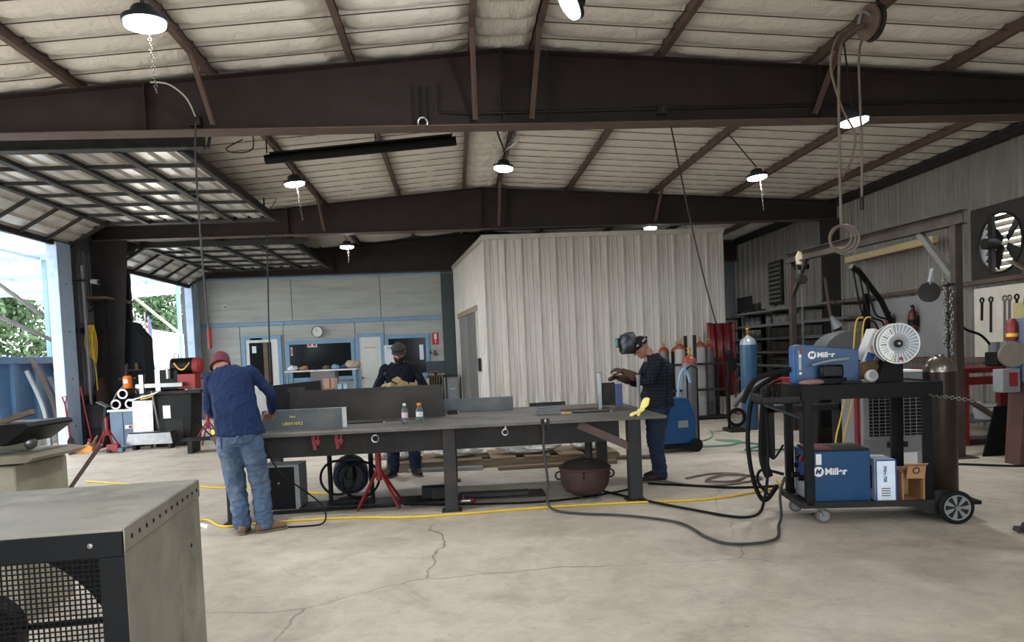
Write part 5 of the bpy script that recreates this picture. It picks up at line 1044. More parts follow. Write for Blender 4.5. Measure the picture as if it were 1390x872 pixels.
for i, (x, y, h, mb, lb) in enumerate(((-.48, .12, 1.5, m_gcyl, 'orange-shouldered grey cylinder at the booth end of the rack'), (-.2, -.1, 1.55, m_wht2, 'orange-shouldered white cylinder beside the first rack upright'), (-.2, .15, 1.5, m_bcyl, 'orange-shouldered brown cylinder at the back of the rack'), (.22, -.12, 1.58, m_wht2, 'orange-shouldered white cylinder between the tall rack upright and the red curtain'), (.48, .1, 1.52, m_gcyl, 'orange-shouldered grey cylinder next to the red curtain'))):
    gas_cyl(4.85 + x, 15.1 + y, .062, .11, h, lb, mb, m_orange, cap=False, group='cylinders in the rack')
gas_cyl(3.55, 11.0, .0, .115, 1.42, 'grey cylinder with orange and white shoulder strapped behind the blue welder', m_gcyl, m_orange, cap=False)
gas_cyl(5.2, 12.77, 0, .145, 1.7, 'tall bright blue gas cylinder with valve standing alone on the floor', m_bluec, mat('blue_shoulder', (150, 160, 168), .35, .3), cap=False)
bw = thing('portable_welder', 'blue upright welder on small wheels standing behind the plaid-shirted welder', 'welding machine', (3.2, 10.62, 0), .1)
MB().prism([(-.28, .12), (.22, .12), (.22, .5), (.12, .78), (-.28, .82)], -.2, .2, Matrix.Rotation(PI / 2, 4, 'X')).build('case', m_mblue, bw, bevel=.015); MB().bb((-.3, -.22, .06), (.28, .24, .12)).build('chassis', m_black, bw, 0)
for y in (-.24, .26): MB().torus((.2, y, .1), .08, .022, (0, 1, 0), 20, 8).cyl((.2, y - .015, .1), (.2, y + .015, .1), .07, n=16).build('wheel', m_rubber, bw)
for y in (-.18, .18): MB().cyl((.27, y, .12), (.27, y, 1.2), .014, n=8).build('handle_post', m_black, bw)
MB().tube(spline([(.27, -.18, 1.2), (.27, 0, 1.24), (.27, .18, 1.2)], 5), .014, 8).build('handle_grip', m_black, bw); MB().bb((-.05, -.205, .36), (.1, -.2, .46)).build('rating_label', m_grey, bw, 0); MB().tube(spline([(.0, -.1, .8), (.03, -.12, 1.1), (.12, -.1, 1.2), (.2, -.1, 1.0)], 5), .02, 8).build('light_blue_hose', m_blue, bw)
cu = thing('welding_curtain', 'dark red welding curtain hanging on a stand beside the cylinder rack', 'curtain', (5.78, 15.62, 0)); b = MB(); n = 28; vs = []
for z in (2.02, 1.3, .45):
    for i in range(n + 1):
        u = i / n; vs.append((-.26 + .5 * u + .02 * math.sin(z * 5), .05 * math.sin(u * 19 + z) * (1.1 - z * .3), z - .05 * math.sin(u * PI)))
b.add(vs, [(j * (n + 1) + i, j * (n + 1) + i + 1, (j + 1) * (n + 1) + i + 1, (j + 1) * (n + 1) + i) for j in range(2) for i in range(n)]); o = b.build('sheet', mat('curtain_red', (96, 24, 30), .3, 0, .12, 4), cu, 60); so = o.modifiers.new('s', 'SOLIDIFY'); so.thickness = .006
for x in (-.3, .28): MB().cyl((x, .02, 0), (x, .02, 2.02), .02, n=8).bar((x, -.2, .02), (x, .2, .02), .03).build('stand_post', m_red, cu)
MB().cyl((-.3, .02, 1.98), (.28, .02, 1.98), .016, n=8).build('top_rod', m_dark, cu)

# ================================================================ GANTRY
gt = thing('gantry_frame', 'tall rust-brown steel gantry frame with overhead beam by the ribbed wall', 'gantry', (0, 0, 0))
A_, B_ = Vector((6.25, 8.75, 0)), Vector((5.86, 12.4, 0)); D_ = (B_ - A_).normalized(); m_gan = mat('gantry_brown', (60, 52, 47), .55, .1, .2, 5, blot=(80, 64, 54))
for p in (A_, B_): l_ = MB().bb((p.x - .05, p.y - .05, 0), (p.x + .05, p.y + .05, 2.9)).build('post', m_gan, gt, bevel=.006); MB().bb((p.x - .15, p.y - .15, 0), (p.x + .15, p.y + .15, .015)).build('base_plate', m_gan, l_, 0)
a = A_ - D_ * .12 + Vector((0, 0, 2.98)); b_ = B_ + D_ * .12 + Vector((0, 0, 2.98))
MB().bar(a + Vector((0, 0, .08)), b_ + Vector((0, 0, .08)), .12, .012).build('beam_flange', m_gan, gt, 0); MB().bar(a - Vector((0, 0, .08)), b_ - Vector((0, 0, .08)), .12, .012).build('beam_flange', m_gan, gt, 0); MB().bar(a, b_, .012, .16).build('beam_web', m_gan, gt, 0)
MB().bar(A_ + Vector((0, 0, 2.2)), A_ + D_ * .62 + Vector((0, 0, 2.9)), .07, .07).build('knee_brace', mat('brace_grey', (92, 90, 86), .5), gt, 0); MB().bar(B_ + Vector((0, 0, 2.3)), B_ - D_ * .45 + Vector((0, 0, 2.9)), .06, .06).build('knee_brace', m_gan, gt, 0)
hp = B_ - D_ * .25; hz = thing('chain_hoist', 'chain hoist with trolley hanging from the gantry beam end beside the bar rack', 'hoist', (hp.x, hp.y, 2.55))
MB().prism([(-.09, .28), (.09, .28), (.11, .4), (.05, .5), (-.06, .5), (-.11, .4)], .07, .09, Matrix.Rotation(PI / 2, 4, 'X')).build('trolley_plate', mat('pale_plate', (190, 176, 150), .5), hz, 0); MB().cyl((-.05, -.06, .24), (.12, -.06, .24), .045, n=14).build('trolley_drum', m_black, hz); MB().torus((0, -.06, .16), .04, .01, (0, 1, 0), 14, 6).build('hook', m_steel, hz); MB().cyl((0, -.12, .02), (0, 0, .02), .075, n=16).build('hoist_body', m_dark, hz)
c = MB()
for k in range(32): c.torus((.03 if k % 1 else .0, -.06, -.07 - k * .036), .017, .005, (1, 0, 0) if k % 2 else (0, 1, 0), 8, 4)
c.build('load_chain', m_steel, hz)
kp = A_ - D_ * .02 + Vector((-.09, -.06, 0)); kc = thing('hanging_chain', 'bunch of steel chains hanging on the gantry post beside the exhaust fan', 'chain', (kp.x - .04, kp.y, 2.15))
for q in range(3):
    c = MB()
    for k in range(20): c.torus((-.03 * q + .012 * math.sin(k), .02 * q, -.04 - k * .042 + .05 * q), .022, .007, (1, 0, 0) if k % 2 else (0, 1, .2), 8, 4)
    c.build('chain_strand', m_steel if q != 1 else m_dark, kc)
MB().bar((-.1, 0, .0), (.12, .06, .02), .025).build('hook_bar', m_dark, kc, 0)
t = thing('sheave_plate', 'dark teardrop pulley plate hanging by the gantry post below its grey knee brace', 'pulley', (A_.x - .16, A_.y + .3, 2.1)); MB().lathe([(0, -.015), (.13, -.015), (.13, .015), (0, .015)], (0, 0, .0), (.3, 1, 0), 20).build('plate', m_dark, t); MB().bar((0, 0, .1), (.05, 0, .3), .06, .02).build('strap', m_grey, t, 0)
t = thing('square_timber', 'pale yellow timber beam fixed on the ribbed wall behind the gantry', 'timber', (8.45, 13.8, 3.22)); MB().bb((-.06, -1.45, -.06), (.06, 1.45, .06)).build('beam', mat('pale_timber', (182, 164, 124), .6, 0, .1, 4, stretch=(4, .5, 4)), t, bevel=.004); MB().bb((-.075, -1.45, -.075), (.0, 1.45, -.06)).build('under_strip', m_card, t, 0)
for y in (-1.1, 1.1): MB().bb((.06, y - .03, -.05), (.235, y + .03, .05)).build('bracket', m_dark, t, 0)

# ================================================================ RIGHT WALL: vent, rack, fan, boards
t = thing('wall_vent', 'tall narrow dark louvred vent on the ribbed wall with the fan', 'vent', (XR - .04, 19.3, 2.55)); MB().bb((-.05, -.42, 0), (-.01, .42, 1.15)).build('frame', m_dark, t, 0)
for k in range(9): MB().bb((-.08, -.37, .06 + k * .12), (-.05, .37, .12 + k * .12)).build('slat', mat('vent_slat', (84, 80, 74), .5), t, 0)
rk = thing('bar_rack', 'long dark cantilever rack for steel stock along the ribbed wall with the fan', 'rack', (8.22, 18, 0))
for y in (-3.4, -1.7, 0, 1.7, 3.4):
    u = MB().bb((.2, y - .05, 0), (.3, y + .05, 2.45)).build('upright', m_black, rk, 0)
    for z in (.5, .9, 1.25, 1.6, 1.95, 2.3): MB().bb((-.25, y - .03, z - .06), (.2, y + .03, z - .005)).build('arm', m_dark, u, 0)
stock = [('flat', m_grey), ('pipe', mat('pipe_grey', (92, 92, 90), .5, .2)), ('angle', m_oxide2), ('square', m_steel)]; desc = {'flat': 'grey flat bar', 'pipe': 'dark round pipe', 'angle': 'rusty angle bar', 'square': 'bright square tube'}; rr = random.Random(12)
lev = ['lowest', 'second', 'third', 'fourth', 'fifth', 'topmost']
for li, z in enumerate((.5, .9, 1.25, 1.6, 1.95, 2.3)):
    for q in range(4):
        k_, m_ = stock[(q + li) % 4]; L_ = rr.uniform(4.6, 6.8); y0_ = 18 - 3.4 + rr.uniform(-.15, 6.9 - L_); x = 8.22 - .2 + q * .105
        o = MB(); zz = z - .004
        if k_ == 'flat': o.bb((x - .03, y0_, zz), (x + .03, y0_ + L_, zz + .02))
        elif k_ == 'pipe': o.cyl((x, y0_, zz + .035), (x, y0_ + L_, zz + .035), .035, n=10)
        elif k_ == 'angle': o.bb((x - .03, y0_, zz), (x + .03, y0_ + L_, zz + .008)).bb((x + .022, y0_, zz), (x + .03, y0_ + L_, zz + .06))
        else: o.bb((x - .03, y0_, zz), (x + .03, y0_ + L_, zz + .06))
        tag(o.build('steel_stock', m_, None, 35), desc[k_] + ' stored on the %s level of the wall rack' % lev[li], 'steel bar', 'steel stock on the wall rack')
t = thing('steel_sheet', 'small dark sheet standing on top of the wall rack', 'steel sheet', (8.42, 20.9, 2.452)); MB().bb((-.01, -.6, 0.02), (.01, .5, .42)).build('sheet', m_dark, t, 0); MB().bb((-.06, -.6, .0), (.06, .5, .02)).build('foot_rail', m_dark, t, 0)
# wall fan
fn = thing('exhaust_fan', 'large round exhaust fan with daylight through its louvres on the ribbed wall', 'fan', (XR - .05, 11.07, 2.96)); F5 = Matrix.Rotation(PI / 2, 4, 'Y')
b = MB(); n = 40; vs = []
for i in range(n):
    a = 2 * PI * i / n + PI / 4; c, s_ = math.cos(a), math.sin(a); k = 1 / max(abs(c), abs(s_))
    for x in (-.06, -.03): vs += [(x, c * .47, s_ * .47), (x, c * k * .66, s_ * k * .62)]
fs = []
for i in range(n):
    j = (i + 1) % n; fs += [(4 * i, 4 * i + 1, 4 * j + 1, 4 * j), (4 * i + 2, 4 * j + 2, 4 * j + 3, 4 * i + 3), (4 * i, 4 * j, 4 * j + 2, 4 * i + 2), (4 * i + 1, 4 * i + 3, 4 * j + 3, 4 * j + 1)]
b.add(vs, fs); b.build('orifice_plate', mat('fan_plate', (58, 54, 50), .6, .2, .15, 4), fn, 0); MB().torus((-.07, 0, 0), .47, .018, (1, 0, 0), 40, 6).build('orifice_ring', m_dark, fn)
for k in range(9): z = -.42 + k * .105; MB().box((.1, 0, z), (.1, 1.0, .012), (0, -1.0, 0)).build('louvre', mat('louvre_tin', (150, 140, 124), .4, .4), fn, 0)
MB().bb((-.12, .1, -.47), (-.06, .19, .47)).build('motor_bracket', m_dark, fn, 0); MB().cyl((-.22, .14, -.0), (.0, .14, .0), .09, n=18).build('motor', m_dark, fn)
for k in range(4):
    a = k * PI / 2 + .7; d = Vector((0, math.cos(a), math.sin(a))); e = Vector((0, -math.sin(a), math.cos(a))); c = Vector((.02, .0, 0))
    MB().add([c + d * .06 - e * .04, c + d * .44 - e * .12 + Vector((.05, 0, 0)), c + d * .44 + e * .12 - Vector((.04, 0, 0)), c + d * .06 + e * .05] + [c + Vector((.006, 0, 0)) + q for q in (d * .06 - e * .04, d * .44 - e * .12 + Vector((.05, 0, 0)), d * .44 + e * .12 - Vector((.04, 0, 0)), d * .06 + e * .05)], [(0, 1, 2, 3), (7, 6, 5, 4), (0, 4, 5, 1), (1, 5, 6, 2), (2, 6, 7, 3), (3, 7, 4, 0)]).build('blade', m_dark, fn, 0)
# tool boards
def board(name, label, y0_, y1_, z0, z1, m_, holes=0):
    t = thing(name, label, 'tool board', (XR - .06, (y0_ + y1_) / 2, z0)); w = (y1_ - y0_) / 2; MB().bb((-.03, -w, 0), (.0, w, z1 - z0)).build('panel', m_, t, 0)
    for k in range(holes): z = .06 + k * (z1 - z0 - .1) / holes; MB().bb((-.036, -w, z), (-.03, w, z + .012)).build('slot_rail', m_, t, 0)
    return t
board('pegboard', 'pale slotted tool board below the round exhaust fan', 10.0, 11.7, 1.15, 2.28, mat('pegboard_cream', (206, 198, 184), .6, 0, .06), 16); board('wall_board', 'smooth grey board fixed between the columns behind the gantry', 12.4, 15.0, 1.15, 2.3, mat('board_grey', (150, 150, 148), .4, .2, .1, 2))
def ext(x, y, z, label, s=1., m_=m_red, band=m_dark):
    t = thing('fire_extinguisher', label, 'extinguisher', (x, y, z)); MB().lathe([(0, 0), (.07 * s, 0), (.075 * s, .02), (.075 * s, .32 * s), (.05 * s, .38 * s), (.02 * s, .40 * s), (.02 * s, .44 * s)], n=18).build('tank', m_, t); MB().lathe([(.077 * s, .12 * s), (.077 * s, .22 * s)], n=18).build('label_band', band, t); MB().bar((-.02, -.06, .46 * s), (0, .05, .46 * s), .03, .025).bar((0, 0, .42 * s), (0, 0, .48 * s), .03).build('valve', m_black, t, 0); MB().tube(spline([(0, -.05, .45 * s), (-.03, -.1, .36 * s), (0, -.09, .15 * s)], 4), .012, 6).build('hose', m_rubber, t)
    MB().bb((.06, -.04, .1), (XR - .065 - x, .04, .3)).build('wall_bracket', m_dark, t, 0) if x > 8.3 else None
    return t
ext(8.55, 13.95, 1.62, 'slim red extinguisher hung on the smooth grey board', .9); ext(8.55, 13.2, 1.62, 'wide dark red extinguisher hung on the smooth grey board nearer the gantry post', 1.05, mat('dark_red', (96, 34, 34), .5), m_black)
for i, (y, L_) in enumerate(((11.3, .5), (11.0, .65), (10.9, .62), (10.75, .3), (11.5, .3), (10.3, .5))):
    t = thing('hand_tool', ['curved hook hung on the slotted tool board', 'long spanner hung on the slotted tool board', 'second long spanner hung beside it on the slotted board', 'short dark bracket hung on the slotted tool board', 'black pull handle hung at the edge of the slotted board', 'red grease tube hung on the slotted board'][i], 'tool', (XR - .105, y, 2.05)); mm = [m_dark, m_steel, m_steel, m_black, m_black, m_red][i]
    MB().bar((0, 0, 0), (0, .01, -L_), .018, .035 + .04 * (i == 5)).build('shank', mm, t, 0); MB().torus((0, 0, .03), .04, .012, (1, 0, 0), 14, 6).build('head', mm, t)
# red bench frame with grinder
rb = thing('red_workbench', 'heavy dark red steel bench under the slotted tool board', 'workbench', (7.6, 10.1, 0)); m_dred = mat('bench_red', (112, 22, 28), .5, 0, .15, 4)
MB().bb((-.75, -.5, 1.0), (.75, .55, 1.07)).build('top', m_dred, rb, bevel=.006); MB().bb((-.75, -.52, .84), (.75, -.48, .95)).build('front_rail', m_dred, rb, 0); MB().bb((-.7, -.4, .3), (.7, .5, .33)).build('shelf', m_grey, rb, 0)
for x in (-.66, .66):
    for y in (-.45, .48): MB().bb((x - .07, y - .05, 0), (x + .07, y + .05, 1.0)).build('leg', m_dred, rb, 0)
MB().bar((-.6, -.47, .65), (.3, -.47, .05), .06, .06).build('diagonal_brace', m_oxide2, rb, 0); MB().bb((-.7, -.48, 0), (.7, -.4, .07)).build('foot_rail', m_oxide, rb, 0)
t = thing('bench_vise', 'grey bench machine with pipes on the red bench', 'machine', (7.75, 9.95, 1.07)); MB().bb((-.16, -.12, 0), (.16, .12, .2)).build('body', m_dark, t, bevel=.02); MB().cyl((-.1, 0, .2), (-.1, 0, .34), .07, n=16).build('cup', m_grey, t); MB().bb((.05, -.1, .2), (.2, .1, .34)).build('head', mat('vise_pale', (176, 172, 160), .4, .3), t, bevel=.01); MB().tube(spline([(-.15, 0, .3), (-.3, .0, .45), (-.5, .05, .55), (-.75, .1, .8)], 5), .018, 8).build('hose', m_rubber, t)
t = thing('plastic_tub', 'pale plastic tub on the lower shelf of the red bench', 'tub', (7.45, 9.9, .332)); MB().lathe([(0, 0), (.12, 0), (.15, .2), (.16, .2), (.16, .215), (.14, .215)], n=20).build('tub', m_white, t); MB().torus((0, 0, .17), .152, .006, (0, 0, 1), 20, 6).build('rib', m_grey, t)
tp = thing('steel_plate', 'black trapezoid steel plate leaning beside the pedestal grinder', 'steel plate', (6.72, 8.7, 0)); MB().prism([(-.2, 0), (.28, 0), (.2, .62), (.02, .62)], -.012, .012, Matrix.Rotation(-.12, 4, 'X') @ Matrix.Rotation(PI / 2, 4, 'X')).build('plate', m_black, tp, 0); MB().bar((.1, .06, .45), (.1, .3, .01), .03, .01).build('prop', m_black, tp, 0)
pg = thing('pedestal_grinder', 'blue-grey pedestal grinder with round wheel guard on a brown stand', 'grinder', (6.55, 8.1, 0)); MB().prism([(-.12, 0), (.25, 0), (.18, .95), (-.05, .95)], -.12, .12, Matrix.Rotation(PI / 2, 4, 'X')).build('stand', mat('brown_stand', (84, 56, 48), .6), pg, 0); MB().bb((-.06, -.16, .95), (.3, .16, 1.7)).build('motor_housing', mat('grinder_blue', (84, 96, 118), .5), pg, bevel=.03)
MB().lathe([(0, -.04), (.14, -.04), (.15, 0), (.14, .04), (0, .04)], (-.14, -.05, 1.28), (.35, 1, 0), 24).build('wheel_guard', mat('guard_brown', (104, 94, 84), .5), pg); MB().bb((-.3, -.1, .85), (-.08, .06, 1.12)).build('switch_box', m_grey, pg, bevel=.01); MB().bb((-.22, -.108, .92), (-.12, -.1, 1.08)).build('red_label', m_red, pg, 0); MB().bb((.0, -.12, 1.7), (.12, .1, 1.88)).build('yellow_box', mat('pale_yellow_box', (150, 140, 92), .5), pg, 0)
MB().lathe([(0, 0), (.05, 0), (.06, .04), (.06, .2), (.03, .26), (0, .26)], (-.1, .0, 1.44), n=16).build('red_reservoir', mat('dark_red2', (120, 40, 36), .4), pg); MB().lathe([(.062, .05), (.062, .09)], (-.1, 0, 1.44), n=16).build('yellow_band', m_yel, pg); MB().tube(spline([(.05, -.1, 1.7), (-.05, -.15, 1.9), (.05, -.15, 2.2), (.3, 0, 2.3)], 5), .02, 8).build('hose', m_rubber, pg)
t = thing('cap_on_hook', 'dark work cap hanging below the exhaust fan', 'cap', (8.4, 10.15, 2.4)); b = MB(); b.sph((0, 0, 0), .13, 16, 10, (.8, 1.1, .8)); b.build('crown', mat('slate_cap', (64, 68, 78), .8), t); MB().bar((-.02, .08, .05), (-.1, .3, .2), .14, .02).build('peak', mat('tan_peak', (120, 104, 86), .8), t, 0); MB().bar((0, 0, .08), (.3, 0, .1), .02).build('hook', m_dark, t, 0)
# long boom and cables behind the cart
t = thing('tool_boom', 'dark boom arm with hanging cables reaching up behind the cart', 'boom', (6.2, 10.6, 0)); MB().tube([(.55, .3, 1.7), (.3, .2, 2.1), (-.1, .1, 2.55), (-.25, .05, 2.62)], .045, 8).build('arm', m_black, t); MB().cyl((.55, .3, 0), (.55, .3, 1.7), .04, n=10).build('mast', m_dark, t); MB().bb((.35, .1, 0), (.75, .5, .03)).build('base', m_dark, t, 0)
for q in range(3): MB().tube(spline([(-.2 + .1 * q, .08, 2.58 - .1 * q), (-.1 + .1 * q, .02, 1.9), (.12 + .12 * q, .05, 1.75), (.3 + .1 * q, .2, 1.4 - .1 * q), (.5, .3, 1.2)], 6), .014, 6).build('cable', m_rubber, t)
t = thing('work_lamp_arm', 'brown bent arm with conical head beside the column', 'lamp arm', (6.35, 12.2, 0)); MB().tube(spline([(.25, .2, 0), (.25, .2, 1.4), (.1, .1, 2.2), (.0, .0, 2.6)], 5), .025, 8).build('arm', m_oxide2, t); MB().bb((.1, .05, 0), (.4, .35, .02)).build('base', m_oxide2, t, 0); MB().lathe([(.02, 0), (.1, .22), (.09, .22)], (.15, .1, 1.95), (.5, 0, -.8), 16).build('head', m_grey, t)
t = thing('dark_machine', 'large dark grey machine with curved guard standing behind the cart', 'machine', (5.6, 10.4, 0)); MB().bb((-.5, -.3, 0), (.5, .3, 1.15)).build('cabinet', m_dark, t, bevel=.02); MB().lathe([(0, -.2), (.4, -.2), (.42, 0), (.4, .2), (0, .2)], (.05, 0, 1.25), (0, 1, 0), 28).build('wheel_guard', mat('guard_grey', (78, 78, 78), .5), t); MB().bb((-.45, -.32, .3), (-.1, -.3, .9)).build('door', m_black, t, 0); MB().bb((.2, -.33, .7), (.35, -.3, .9)).build('control_box', m_grey, t, 0)
rc = thing('red_rail_table', 'low red rail frame standing behind the wire feeder', 'frame', (4.6, 9.6, 0)); MB().bb((-.5, -.1, .98), (.6, .1, 1.06)).build('top_rail', m_red, rc, 0); MB().bb((-.5, -.1, .6), (.6, .1, .68)).build('lower_rail', m_dark, rc, 0)
for x in (-.45, .55): MB().bb((x - .05, -.1, 0), (x + .05, .1, .98)).build('leg', m_dark, rc, 0)
# ================================================================ FOREGROUND COOLER CABINET
cx_ = thing('fan_cabinet', 'weathered grey sheet-metal fan cabinet with wire mesh front and screwed top edges', 'fan cabinet', (-1.184, 2.638, 0), .094)
m_cab = mat('weathered_galv', (138, 134, 123), .5, .2, .22, 3.5, blot=(88, 80, 68), bamt=.8, blscale=2.6, bump=.06, bscale=8); m_cabd = mat('cabinet_dark_frame', (20, 22, 24), .5, .1, .15, 5)
CW, CD, CH = 1.02, 1.03, 1.0
MB().bb((-CW, -.01, CH - .015), (.006, CD, CH)).build('top_sheet', m_cab, cx_, bevel=.004); MB().bb((-CW, -.012, CH - .1), (.004, 0, CH - .012)).build('front_lip', m_cabd, cx_, bevel=.003)
MB().bb((0, 0, 0), (.006, CD, CH - .07)).build('side_sheet', m_cab, cx_, 0); MB().bb((.006, -.008, CH - .085), (.012, CD, CH - .002)).build('side_lip', m_cab, cx_, bevel=.002); MB().bb((-CW - .006, 0, 0), (-CW, CD, CH)).build('side_sheet', m_cab, cx_, 0)
for k in range(12): MB().lathe([(0, .004), (.008, .003), (.009, 0)], (.012, .06 + k * .083, CH - .045), (1, 0, 0), 10).build('screw', m_cabd, cx_)
MB().lathe([(0, .004), (.009, .003), (.01, 0)], (-.1, -.012, CH - .055), (0, -1, 0), 10).build('screw', m_steel, cx_); MB().lathe([(0, .004), (.009, .003), (.01, 0)], (.006, .85, .72), (1, 0, 0), 10).build('screw', m_cabd, cx_)
MB().bb((-.075, -.012, 0), (.004, 0, CH - .1)).build('corner_stile', m_cabd, cx_, 0); MB().bb((-CW, -.012, 0), (-CW + .075, 0, CH - .1)).build('corner_stile', m_cabd, cx_, 0); MB().bb((-CW, -.012, 0), (0, 0, .06)).build('bottom_lip', m_cabd, cx_, 0)
def holed(name, y, r, cxx, czz, m_):
    n = 48; vs = []; fs = []
    for i in range(n):
        a = 2 * PI * i / n; c, s_ = math.cos(a), math.sin(a)
        tx = ((-cxx) if c > 0 else (CW + cxx)) / max(abs(c), 1e-6); tz = ((CH - .02 - czz) if s_ > 0 else czz) / max(abs(s_), 1e-6); k = max(r + .005, min(tx, tz))
        for yy in (y, y + .006): vs += [(cxx + c * r, yy, czz + s_ * r), (cxx + c * k, yy, czz + s_ * k)]
    for i in range(n):
        j = (i + 1) % n; fs += [(4 * i, 4 * i + 1, 4 * j + 1, 4 * j), (4 * i + 2, 4 * j + 2, 4 * j + 3, 4 * i + 3), (4 * i, 4 * j, 4 * j + 2, 4 * i + 2), (4 * i + 1, 4 * i + 3, 4 * j + 3, 4 * j + 1)]
    return MB().add(vs, fs).build(name, m_, cx_, 0)
holed('fan_panel', .06, .455, -.5, .49, m_black)
MB().lathe([(.455, .06), (.45, .09)], (-.5, 0, .49), (0, 1, 0), 40).build('orifice_ring', m_cabd, cx_)
MB().cyl((-.69, .4, .52), (-.69, .5, .52), .15, n=28).build('motor', m_black, cx_); MB().bb((-CW, .5, .51), (0, .52, .53)).build('motor_strut', m_black, cx_, 0)
wm = MB()
for k in range(51): x = -CW + .075 + k * (CW - .15) / 50; wm.bar((x, -.003, .06), (x, -.003, CH - .1), .0045, .0045)
for k in range(49): z = .06 + k * (CH - .16) / 48; wm.bar((-CW + .07, -.006, z), (-.07, -.006, z), .0045, .0045)
o = wm.build('wire_mesh', m_black, cx_, 0); o['kind'] = 'stuff'
# machine on a pale pedestal
pm_ = thing('pedestal_machine', 'dark machine head on a cream stencilled pedestal behind the fan cabinet', 'machine', (-2.98, 5.0, 0), -.06); m_cream = mat('cream_pedestal', (150, 146, 128), .6, 0, .15, 4, blot=(112, 104, 88), bamt=.5)
MB().bb((-.5, -.25, 0), (.26, .3, .98)).build('pedestal', m_cream, pm_, bevel=.01)
for i, tx in enumerate(('OMO', 'BNSB')): text(tx, .12, m_dark, pm_, (-.2 + .24 * i, -.256, .8), (PI / 2, PI / 2, 0), bold=.001)
MB().prism([(-.5, .98), (.36, 1.0), (.42, 1.03), (.3, 1.05), (-.5, 1.02)], -.28, .3, Matrix.Rotation(PI / 2, 4, 'X')).build('bed_plate', mat('cream_dark', (120, 114, 98), .5, .1, .2, 5), pm_, 0)
MB().cyl((-.4, 0, 1.1), (.2, 0, 1.1), .055, n=16).build('shaft_housing', m_cream, pm_); MB().sph((.2, 0, 1.1), .05).build('shaft_end', m_steel, pm_)
MB().prism([(-.5, 1.22), (.34, 1.24), (.36, 1.21), (.2, 1.1), (.05, 1.12), (-.05, 1.17), (-.5, 1.16)], -.24, .24, Matrix.Rotation(PI / 2, 4, 'X')).build('head', m_black, pm_, bevel=.01); MB().box((-.25, 0, 1.25), (.3, .2, .05), (0, .1, 0)).build('timber_block', m_wood, pm_); MB().bar((.05, -.05, 1.235), (.25, -.02, 1.3), .06, .03).build('timber_wedge', m_wood, pm_, 0)
MB().tube([(.27, .1, .72), (.36, .1, .74), (.5, .15, .95), (.58, .15, 1.05)], .014, 8).build('lever', m_oxide2, pm_)
# ================================================================ LEFT WALL CORNER
t = thing('round_shovel', 'red D-handled square shovel leaning on the blue door post', 'shovel', (-7.2, 14.25, 0), 0, None, (0, -.03, 0)); MB().cyl((0, 0, .28), (-.03, 0, .95), .018, n=8).build('shaft', m_red, t); MB().tube([(-.03, 0, .93), (-.03, -.08, 1.08), (-.03, .08, 1.08), (-.03, 0, .93)], .014, 6).build('d_handle', m_red, t); MB().prism([(-.13, 0), (.13, 0), (.13, .26), (.04, .33), (-.04, .33), (-.13, .26)], -.008, .008, Matrix.Rotation(PI / 2, 4, 'Z') @ Matrix.Rotation(PI / 2, 4, 'X')).build('blade', m_steel, t, 0)
t = thing('push_broom', 'red-handled broom with grey bristle head leaning on the blue door post', 'broom', (-7.05, 14.72, 0), 0, None, (.0, -.03, 0)); MB().cyl((0, 0, .2), (-.05, -.12, 1.25), .014, n=8).build('handle', m_red, t); MB().prism([(-.12, .16), (.12, .16), (.07, .24), (-.07, .24)], -.03, .03, Matrix.Rotation(PI / 2, 4, 'Z') @ Matrix.Rotation(PI / 2, 4, 'X')).build('head', m_red, t, 0)
b = MB(); [b.bar((0, -.12 + .24 * k / 15, .17), (0, -.19 + .38 * k / 15, .0), .045, .016) for k in range(16)]; o = b.build('bristles', mat('grey_bristle', (150, 148, 150), .9), t, 0); o['kind'] = 'stuff'
t = thing('hung_cord', 'coil of yellow cord hanging on the dark wall between the doors', 'cord', (-7.2, 15.3, 2.45)); b = MB()
for k in range(6): b.tube(spline([(.02 * k - .05, .0, 0), (.03 * k - .1, -.09, -.35), (.02 * k - .05, 0, -.62 - .03 * k), (.03 * k - .1, .1, -.35), (.02 * k - .05, 0, 0)], 5), .009, 6)
b.build('coil', m_yel, t); MB().tube(spline([(0, 0, -.6), (.02, .03, -.9), (.05, .0, -1.3)], 5), .012, 6).build('tail', m_yel, t); MB().bar((-.25, 0, .02), (.06, 0, .02), .02).build('hook', m_dark, t, 0)
tc_ = thing('tall_cabinet', 'tall black tool cabinet with clipped top corner beside the door next to the office', 'cabinet', (-6.98, 16.55, 0)); MB().prism([(-.26, 0), (.36, 0), (.36, 2.2), (.1, 2.55), (-.26, 2.62)], -.25, .25, Matrix.Rotation(PI / 2, 4, 'X')).build('carcass', mat('cabinet_black', (30, 32, 36), .6), tc_, 0); MB().bb((-.26, -.38, 1.5), (.3, -.25, 1.53)).build('shelf', m_oxide2, tc_, 0); MB().bb((-.26, -.4, 1.0), (.34, -.25, 1.03)).build('shelf', m_oxide2, tc_, 0)
for i, (x, z, m_) in enumerate(((-.15, 1.53, m_red), (.02, 1.53, m_oxide2), (.22, 1.53, m_wood), (-.2, 1.03, m_white), (.05, 1.03, m_grey), (.2, 1.03, m_white))):
    t = thing('small_can', ['red can on the black cabinet\'s upper shelf', 'brown can on the black cabinet\'s upper shelf', 'tan box on the black cabinet\'s upper shelf', 'white bottle on the black cabinet\'s lower shelf beside the wall', 'grey can on the black cabinet\'s lower shelf', 'white bottle on the black cabinet\'s lower shelf beside the flag'][i], 'can', (-6.98 + x, 16.22, z)); MB().lathe([(0, 0), (.035, 0), (.035, .1), (.02, .13), (.02, .15), (0, .15)], n=14).build('body', m_, t); MB().lathe([(.022, .135), (.022, .155), (0, .155)], n=12).build('cap', m_dark, t)
